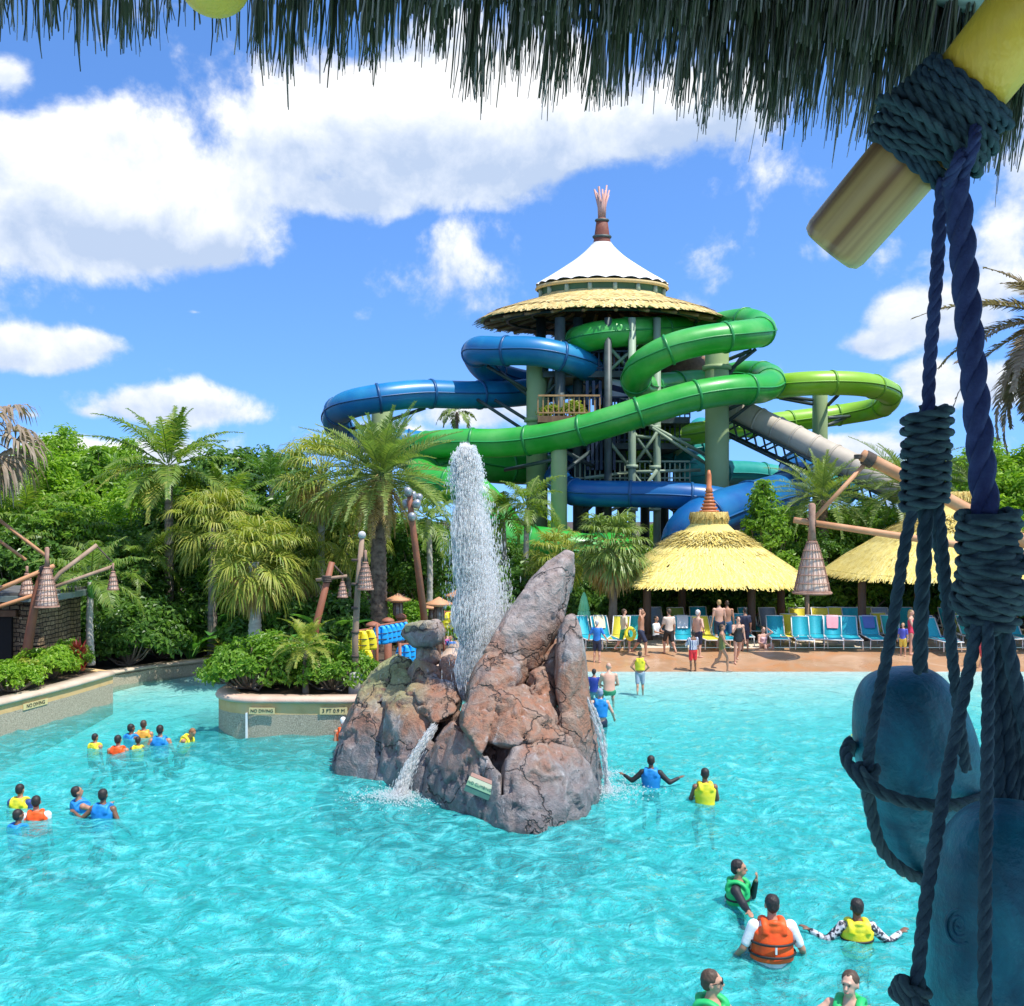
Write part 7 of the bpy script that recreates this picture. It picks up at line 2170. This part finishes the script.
    if shirt or sleeves:
        c = shirt or sleeves
        cb = MB(); loft(cb, tors(.012, .86, 1.46)); 
        for q in (0, 1):
            S, E, W, sg = sh[q]; cb.ell(S, (.078, .076, .076))
            cb.cap(S, .068 * bulk ** .5, S + (E - S) * (.75 if not sleeves else 1), .058 if not sleeves else .054, 10)
            if sleeves: cb.cap(E, .054, E + (W - E) * .9, .040, 10)
        link('shirt', remesh(cb, 'shirt', vox * 1.1, 2), pattern or cmat('shirt', c), root)
    if suit:
        cb = MB(); loft(cb, tors(.009, .80, 1.36)); 
        for sg in (-1, 1): cb.ell((sg * .07, -.085, 1.27), (.068, .055, .058)); cb.tube([(sg * .09, -.10, 1.3), (sg * .10, -.05, 1.44), (sg * .09, .09, 1.32)], .018, 8)
        for q in (0, 1): cb.ell(lg[q][0] - np.array([0, 0, .02]), (.098, .10, .07))
        link('swimsuit', remesh(cb, 'swimsuit', vox, 2), cmat('swimsuit', suit), root)
    if shorts:
        cb = MB(); loft(cb, tors(.014, .80, .98))
        for q in (0, 1):
            Hp, K, A, sg = lg[q]; cb.cap(Hp, .108 * bulk ** .5, Hp + (K - Hp) * .88, .085, 12)
        link('shorts', remesh(cb, 'shorts', vox * 1.1, 2), cmat('shorts', shorts), root)
    if vest_c:
        cb = MB(); e = .042
        loft(cb, [(0, 0, zz, rx + e, ry + e + .008) for (_, _, zz, rx, ry) in tors(0, 1.0, 1.36)] + [(0, 0, 1.41, .165 * bulk ** .4, .125)], 28)
        for sg in (-1, 1):
            cb.tube(spline([(sg * .105, -.14, 1.34), (sg * .105, -.11, 1.43), (sg * .10, 0, 1.475), (sg * .105, .11, 1.44), (sg * .105, .14, 1.34)], 5), .046, 10, sy=.7)
        cb.tube(spline([(-.09, .09, 1.44), (0, .125, 1.47), (.09, .09, 1.44)], 5), .036, 10)
        cb.ell((0, .105, 1.39), (.135, .055, .08)); cb.ell((0, -.10, 1.30), (.12, .06, .10))
        vme = remesh(cb, 'vest', .014 if near else .02, 3)
        vo = link('vest', vme, M_v[vest_c], root)
        if near:
            for zz in (1.10, 1.24):
                pts = [((.195 * bulk ** .8 + .012) * math.cos(a), (.163 * bulk ** .8 + .008) * math.sin(a), zz) for a in np.linspace(0, 2 * PI, 36, endpoint=False)]
                MB().tube(pts, .011, 6, closed=True, sy=1.4).build('strap', M_black, vo)
            MB().box((0, .172 * bulk ** .7, 1.19), (.022, .02, .09)).build('back_tag', M_black if vest_c == 'y' else M_white, vo, smooth=False)
            MB().box((0, -.172 * bulk ** .7, 1.24), (.06, .02, .03)).build('buckle', M_black, vo, smooth=False)
    if towel:
        cb = MB(); loft(cb, tors(.03, .93, 1.40))
        for q in (0, 1):
            S, E, W, sg = sh[q]; cb.cap(S, .085, E, .07)
        link('towel', remesh(cb, 'towel', vox, 2), towel, root)
    root.scale = (s, s, s); root.rotation_euler = (lean, side, R(yaw)); root.rotation_mode = 'XYZ'
    root.location = (atx(px, Y), Y, z)
    return tag(root, label, 'person', group)


def swim(label, px, wl, up, yaw, H=1.7, **kw):
    """someone standing in the water: waterline at a pixel row, UP metres of body above it"""
    Y = CAM_H * F / (wl - HZ)
    ln = kw.get('lean', 0); a = R(yaw)
    kw.setdefault('legs', ('swim', 'swim'))
    o = person(label, px, Y, up - H * math.cos(ln), yaw, H, **kw)
    o.location.x -= H * math.sin(ln) * math.sin(a); o.location.y += H * math.sin(ln) * math.cos(a)
    return o


# striped towel and printed sleeves
m, k, b = new_mat('navy_white_towel'); v = coords(k); wv = k('TexWave', i_Scale=5, i_Distortion=3); k.l(v, wv.inputs[0])
k.l(k.ramp(wv.outputs[0], [(.45, (.75, .74, .74)), (.5, (.03, .05, .2))], 'CONSTANT'), b.inputs['Base Color']); M_towel = m
m, k, b = new_mat('black_white_print'); v = coords(k)
k.l(k.ramp(k.noise(16, v, 3), [(.47, (.02, .02, .03)), (.53, (.6, .58, .6))]), b.inputs['Base Color']); M_print = m
navy = (.015, .02, .05); black = (.012, .012, .014)
NP = 'swimmers in front of the rock'
swim('broad person in an orange life vest over a white shirt, back turned', 772, 957, .74, 178, 1.78, skin='t', hair='k', arms=('outlow', 'outlow'), vest_c='o', shirt=(.74, .74, .74), shorts=(.12, .04, .08), near=True, bulk=1.4, group=NP)
swim('person in a yellow life vest with printed sleeves and both arms spread wide', 857, 939, .50, 176, 1.66, skin='d', hair='k', arms=('out', 'out'), vest_c='y', sleeves=(.05, .05, .06), pattern=M_print, near=True, group=NP)
swim('person in a green life vest and black sleeves with one hand raised to the mouth', 738, 906, .62, 68, 1.7, skin='t', hair='k', arms=('reach', 'face'), vest_c='g', sleeves=black, near=True, group=NP, turn=.2, lean=0.0)
swim('person with thin hair and sunglasses in a green life vest seen in profile', 711, 1052, .80, 62, 1.75, skin='l', hair='b', arms=('down', 'fwd'), vest_c='g', glasses=True, near=True, group=NP, turn=.35, bulk=1.1)
swim('person with wet dark hair in a bright green life vest facing the camera', 850, 1056, .82, -28, 1.72, skin='p', hair='b', arms=('reach', 'down'), vest_c='g', near=True, group=NP, turn=-.2)
swim('person in a blue life vest with dark sleeves stretching both arms out', 651, 784, .56, 168, 1.62, skin='d', hair='k', arms=('out', 'out'), vest_c='b', sleeves=black, group=NP)
swim('person in a yellow life vest standing with the back turned', 705, 803, .64, 180, 1.66, skin='d', hair='k', arms=('lap', 'lap'), vest_c='y', shorts=(.3, .3, .32), group=NP)
LG = 'swimmers in the left channel'
swim('person in a yellow life vest leftmost of the larger swimming group', 95, 748, .33, 160, 1.4, hair='k', vest_c='y', group=LG)
swim('person in an orange life vest at the front of the larger swimming group', 118, 752, .38, 180, 1.65, hair='k', vest_c='o', group=LG, skin='t', bulk=1.15)
swim('person in a blue life vest behind the front orange vest', 131, 739, .36, 150, 1.6, hair='k', vest_c='b', group=LG, skin='d')
swim('person in a pale orange life vest at the back of the larger swimming group', 143.5, 736, .38, 190, 1.6, hair='b', vest_c='m', group=LG)
swim('child in a yellow life vest in the middle of the larger swimming group', 138, 749, .28, 180, 1.3, hair='k', vest_c='y', group=LG, skin='d')
swim('person in a blue life vest on the right of the larger swimming group', 160, 744, .44, 184, 1.75, hair='k', vest_c='b', group=LG, arms=('outlow', 'outlow'), bulk=1.1)
swim('person with reddish hair in a yellow life vest leaning over in the water', 194, 742, .30, 70, 1.5, hair='r', vest_c='y', group=LG, lean=.6)
swim('person in a yellow life vest behind an orange vest near the edge', 20, 806, .40, 175, 1.6, hair='k', vest_c='y', group=LG, shirt=(.02, .05, .2))
swim('person in an orange life vest with white sleeves near the edge', 36, 820, .42, 200, 1.65, hair='k', vest_c='o', group=LG, shirt=(.7, .7, .7), bulk=1.1)
swim('person with dark hair low in the water beside an orange vest', 18, 827, .30, 150, 1.6, hair='k', vest_c='b', group=LG, skin='d')
swim('person in a blue life vest tilting the head back', 75, 809, .40, 130, 1.65, hair='k', vest_c='b', group=LG, arms=('fwd', 'down'), lean=-.25)
swim('person in a blue life vest with shaved head stretching one arm sideways', 103, 815, .46, 176, 1.7, hair='k', vest_c='b', group=LG, arms=('outlow', 'out'), skin='d')
swim('person in an orange life vest and white cap beside the planter wall', 343, 739, .52, 200, 1.6, cap_c=(.75, .75, .73), vest_c='o', group='people by the rock', lean=.2)
swim('child in a yellow life vest half hidden by the upper float', 856, 737, .26, 150, 1.3, hair='r', vest_c='y', group='people by the rock')
WG = 'people wading beside the rock'
swim('person in a blue life vest wading with the back turned beside the rock', 600, 726, .95, 184, 1.72, skin='p', hair='k', vest_c='b', shorts=navy, group=WG, arms=('outlow', 'outlow'), cap_c=(.25, .3, .42))
swim('child in a dark blue shirt wading behind the blue life vest', 594, 692, .70, 165, 1.45, hair='k', shirt=(.015, .04, .28), shorts=navy, group=WG)
person('bald shirtless person in green shorts crouching in the shallows', 610, 28.6, -.62, 182, 1.72, 'p', bald=True, arms=('lap', 'lap'), legs=('sit', 'sit'), shorts=(.02, .22, .10), lean=.18, group=WG, bulk=1.15)
person('child in a yellow life vest and grey shorts wading toward the beach', 640, 30.7, -.21, 172, 1.38, 't', 'b', ('hip', 'hip'), ('stand', 'walkb'), vest_c='y', shorts=(.26, .34, .42), group=WG)
BG = 'people on the beach'


def bz(Y): return float(np.interp(Y, [SHORE, 37.9], [0, .362]))


def beach(label, px, Y, yaw, H, *a, **kw): return person(label, px, Y, bz(Y) - .0, yaw, H, *a, group=kw.pop('group', BG), **kw)


beach('boy in a blue shirt and grey cap standing beside the rock spike', 597, 35.6, 160, 1.5, 'p', 'b', ('outlow', 'outlow'), shirt=(.02, .17, .55), shorts=navy, cap_c=(.45, .45, .47))
beach('shirtless person in navy shorts walking with both arms raised to the head', 641, 36.6, 70, 1.74, 't', 'k', ('head', 'head'), ('walkf', 'walkb'), shorts=navy)
beach('person in green shorts carrying a yellow float under the arm', 624, 37.2, 110, 1.6, 'p', 'b', ('hip', 'down'), ('walkf', 'walkb'), shirt=(.62, .54, .36), shorts=(.03, .32, .15))
beach('person with dark hair in a pale top and black shorts walking away', 669, 36.8, 200, 1.68, 'l', 'b', ('down', 'walkf'), ('walkb', 'walkf'), shirt=(.62, .50, .40), shorts=black)
beach('boy in red shorts wrapped in a navy and white towel', 693, 34.35, 200, 1.40, 'd', 'k', ('lap', 'lap'), shorts=(.72, .02, .03), towel=M_towel)
beach('older shirtless person standing behind the boy in red shorts', 698, 36.4, 120, 1.72, 'p', 'w', ('hip', 'down'), shorts=navy, bulk=1.15)
beach('shirtless person with light hair and back turned by the loungers', 719, 38.3, 185, 1.78, 'p', 'y', ('down', 'down'), shorts=navy)
beach('shirtless person with dark hair standing close beside a light haired one', 727, 38.5, 170, 1.74, 't', 'b', ('down', 'down'), shorts=(.03, .1, .2))
beach('person in an olive bikini striding along the edge of the water', 722, 34.3, 80, 1.62, 't', 'b', ('walkf', 'walkb'), ('walkf', 'walkb'), suit=(.16, .17, .05))
beach('person in a black swimsuit standing on the wet beach', 738, 35.4, 10, 1.68, 'p', 'b', ('face', 'down'), ('stand', 'walkb'), suit=black)
beach('person in dark clothes standing behind the black swimsuit', 745, 37.4, 190, 1.60, 't', 'k', ('down', 'down'), shirt=navy, shorts=navy)
person('person in a pink and white swimsuit sitting on the deck', 763, 38.1, -.52, 20, 1.66, 'p', 'b', ('lap', 'head'), ('floor', 'floor'), suit=(.72, .48, .48), group=BG)
person('person in white with dark hair sitting on a lounger', 656, 38.6, -.16, 55, 1.66, 't', 'k', ('lap', 'lap'), ('sit', 'sit'), shirt=(.74, .73, .72), shorts=black, group=BG)
beach('mother with blond hair in a red swimsuit behind the sling ropes', 911, 36.8, 60, 1.66, 'p', 'y', ('lap', 'fwd'), suit=(.66, .04, .10), hair_long=True)
beach('child in a blue and yellow shirt next to the mother in red', 903, 36.6, -40, 1.2, 'l', 'y', ('down', 'down'), shirt=(.08, .10, .5), shorts=(.75, .55, .08))
beach('person in red shorts bending at the shore behind the thick rope', 973, 34.9, 80, 1.5, 'l', 'r', ('fwd', 'fwd'), ('walkf', 'walkb'), shirt=(.75, .08, .05), shorts=(.6, .05, .06), lean=.3)
beach('child in a pink and purple swimsuit behind the water jet', 446, 34.9, 30, 1.3, 'p', 'y', ('down', 'hip'), suit=(.55, .12, .38))
beach('child in a blue shirt and red shorts behind the water jet', 451, 34.5, -20, 1.2, 't', 'b', ('down', 'down'), shirt=(.05, .2, .6), shorts=(.7, .06, .05))
# yellow float carried under the arm
fl_ = MB().tube([(atx(630, 37.1) + .16 * math.cos(a), 37.0 + .05 * math.sin(a), bz(37) + .72 + .2 * math.sin(a)) for a in np.linspace(0, 2 * PI, 24, endpoint=False)], .065, 10, closed=True)
f0 = empty('swim_ring', (atx(630, 37.1), 37, 1.0), 'yellow swim ring carried by a person in green shorts', 'swim ring')
fl_.build('ring', M_v['y'], f0)
MB().tube([(atx(630, 37.1) + .16, 36.96, bz(37) + .72), (atx(630, 37.1) + .235, 36.95, bz(37) + .74)], .014, 6).build('valve', M_white, f0)
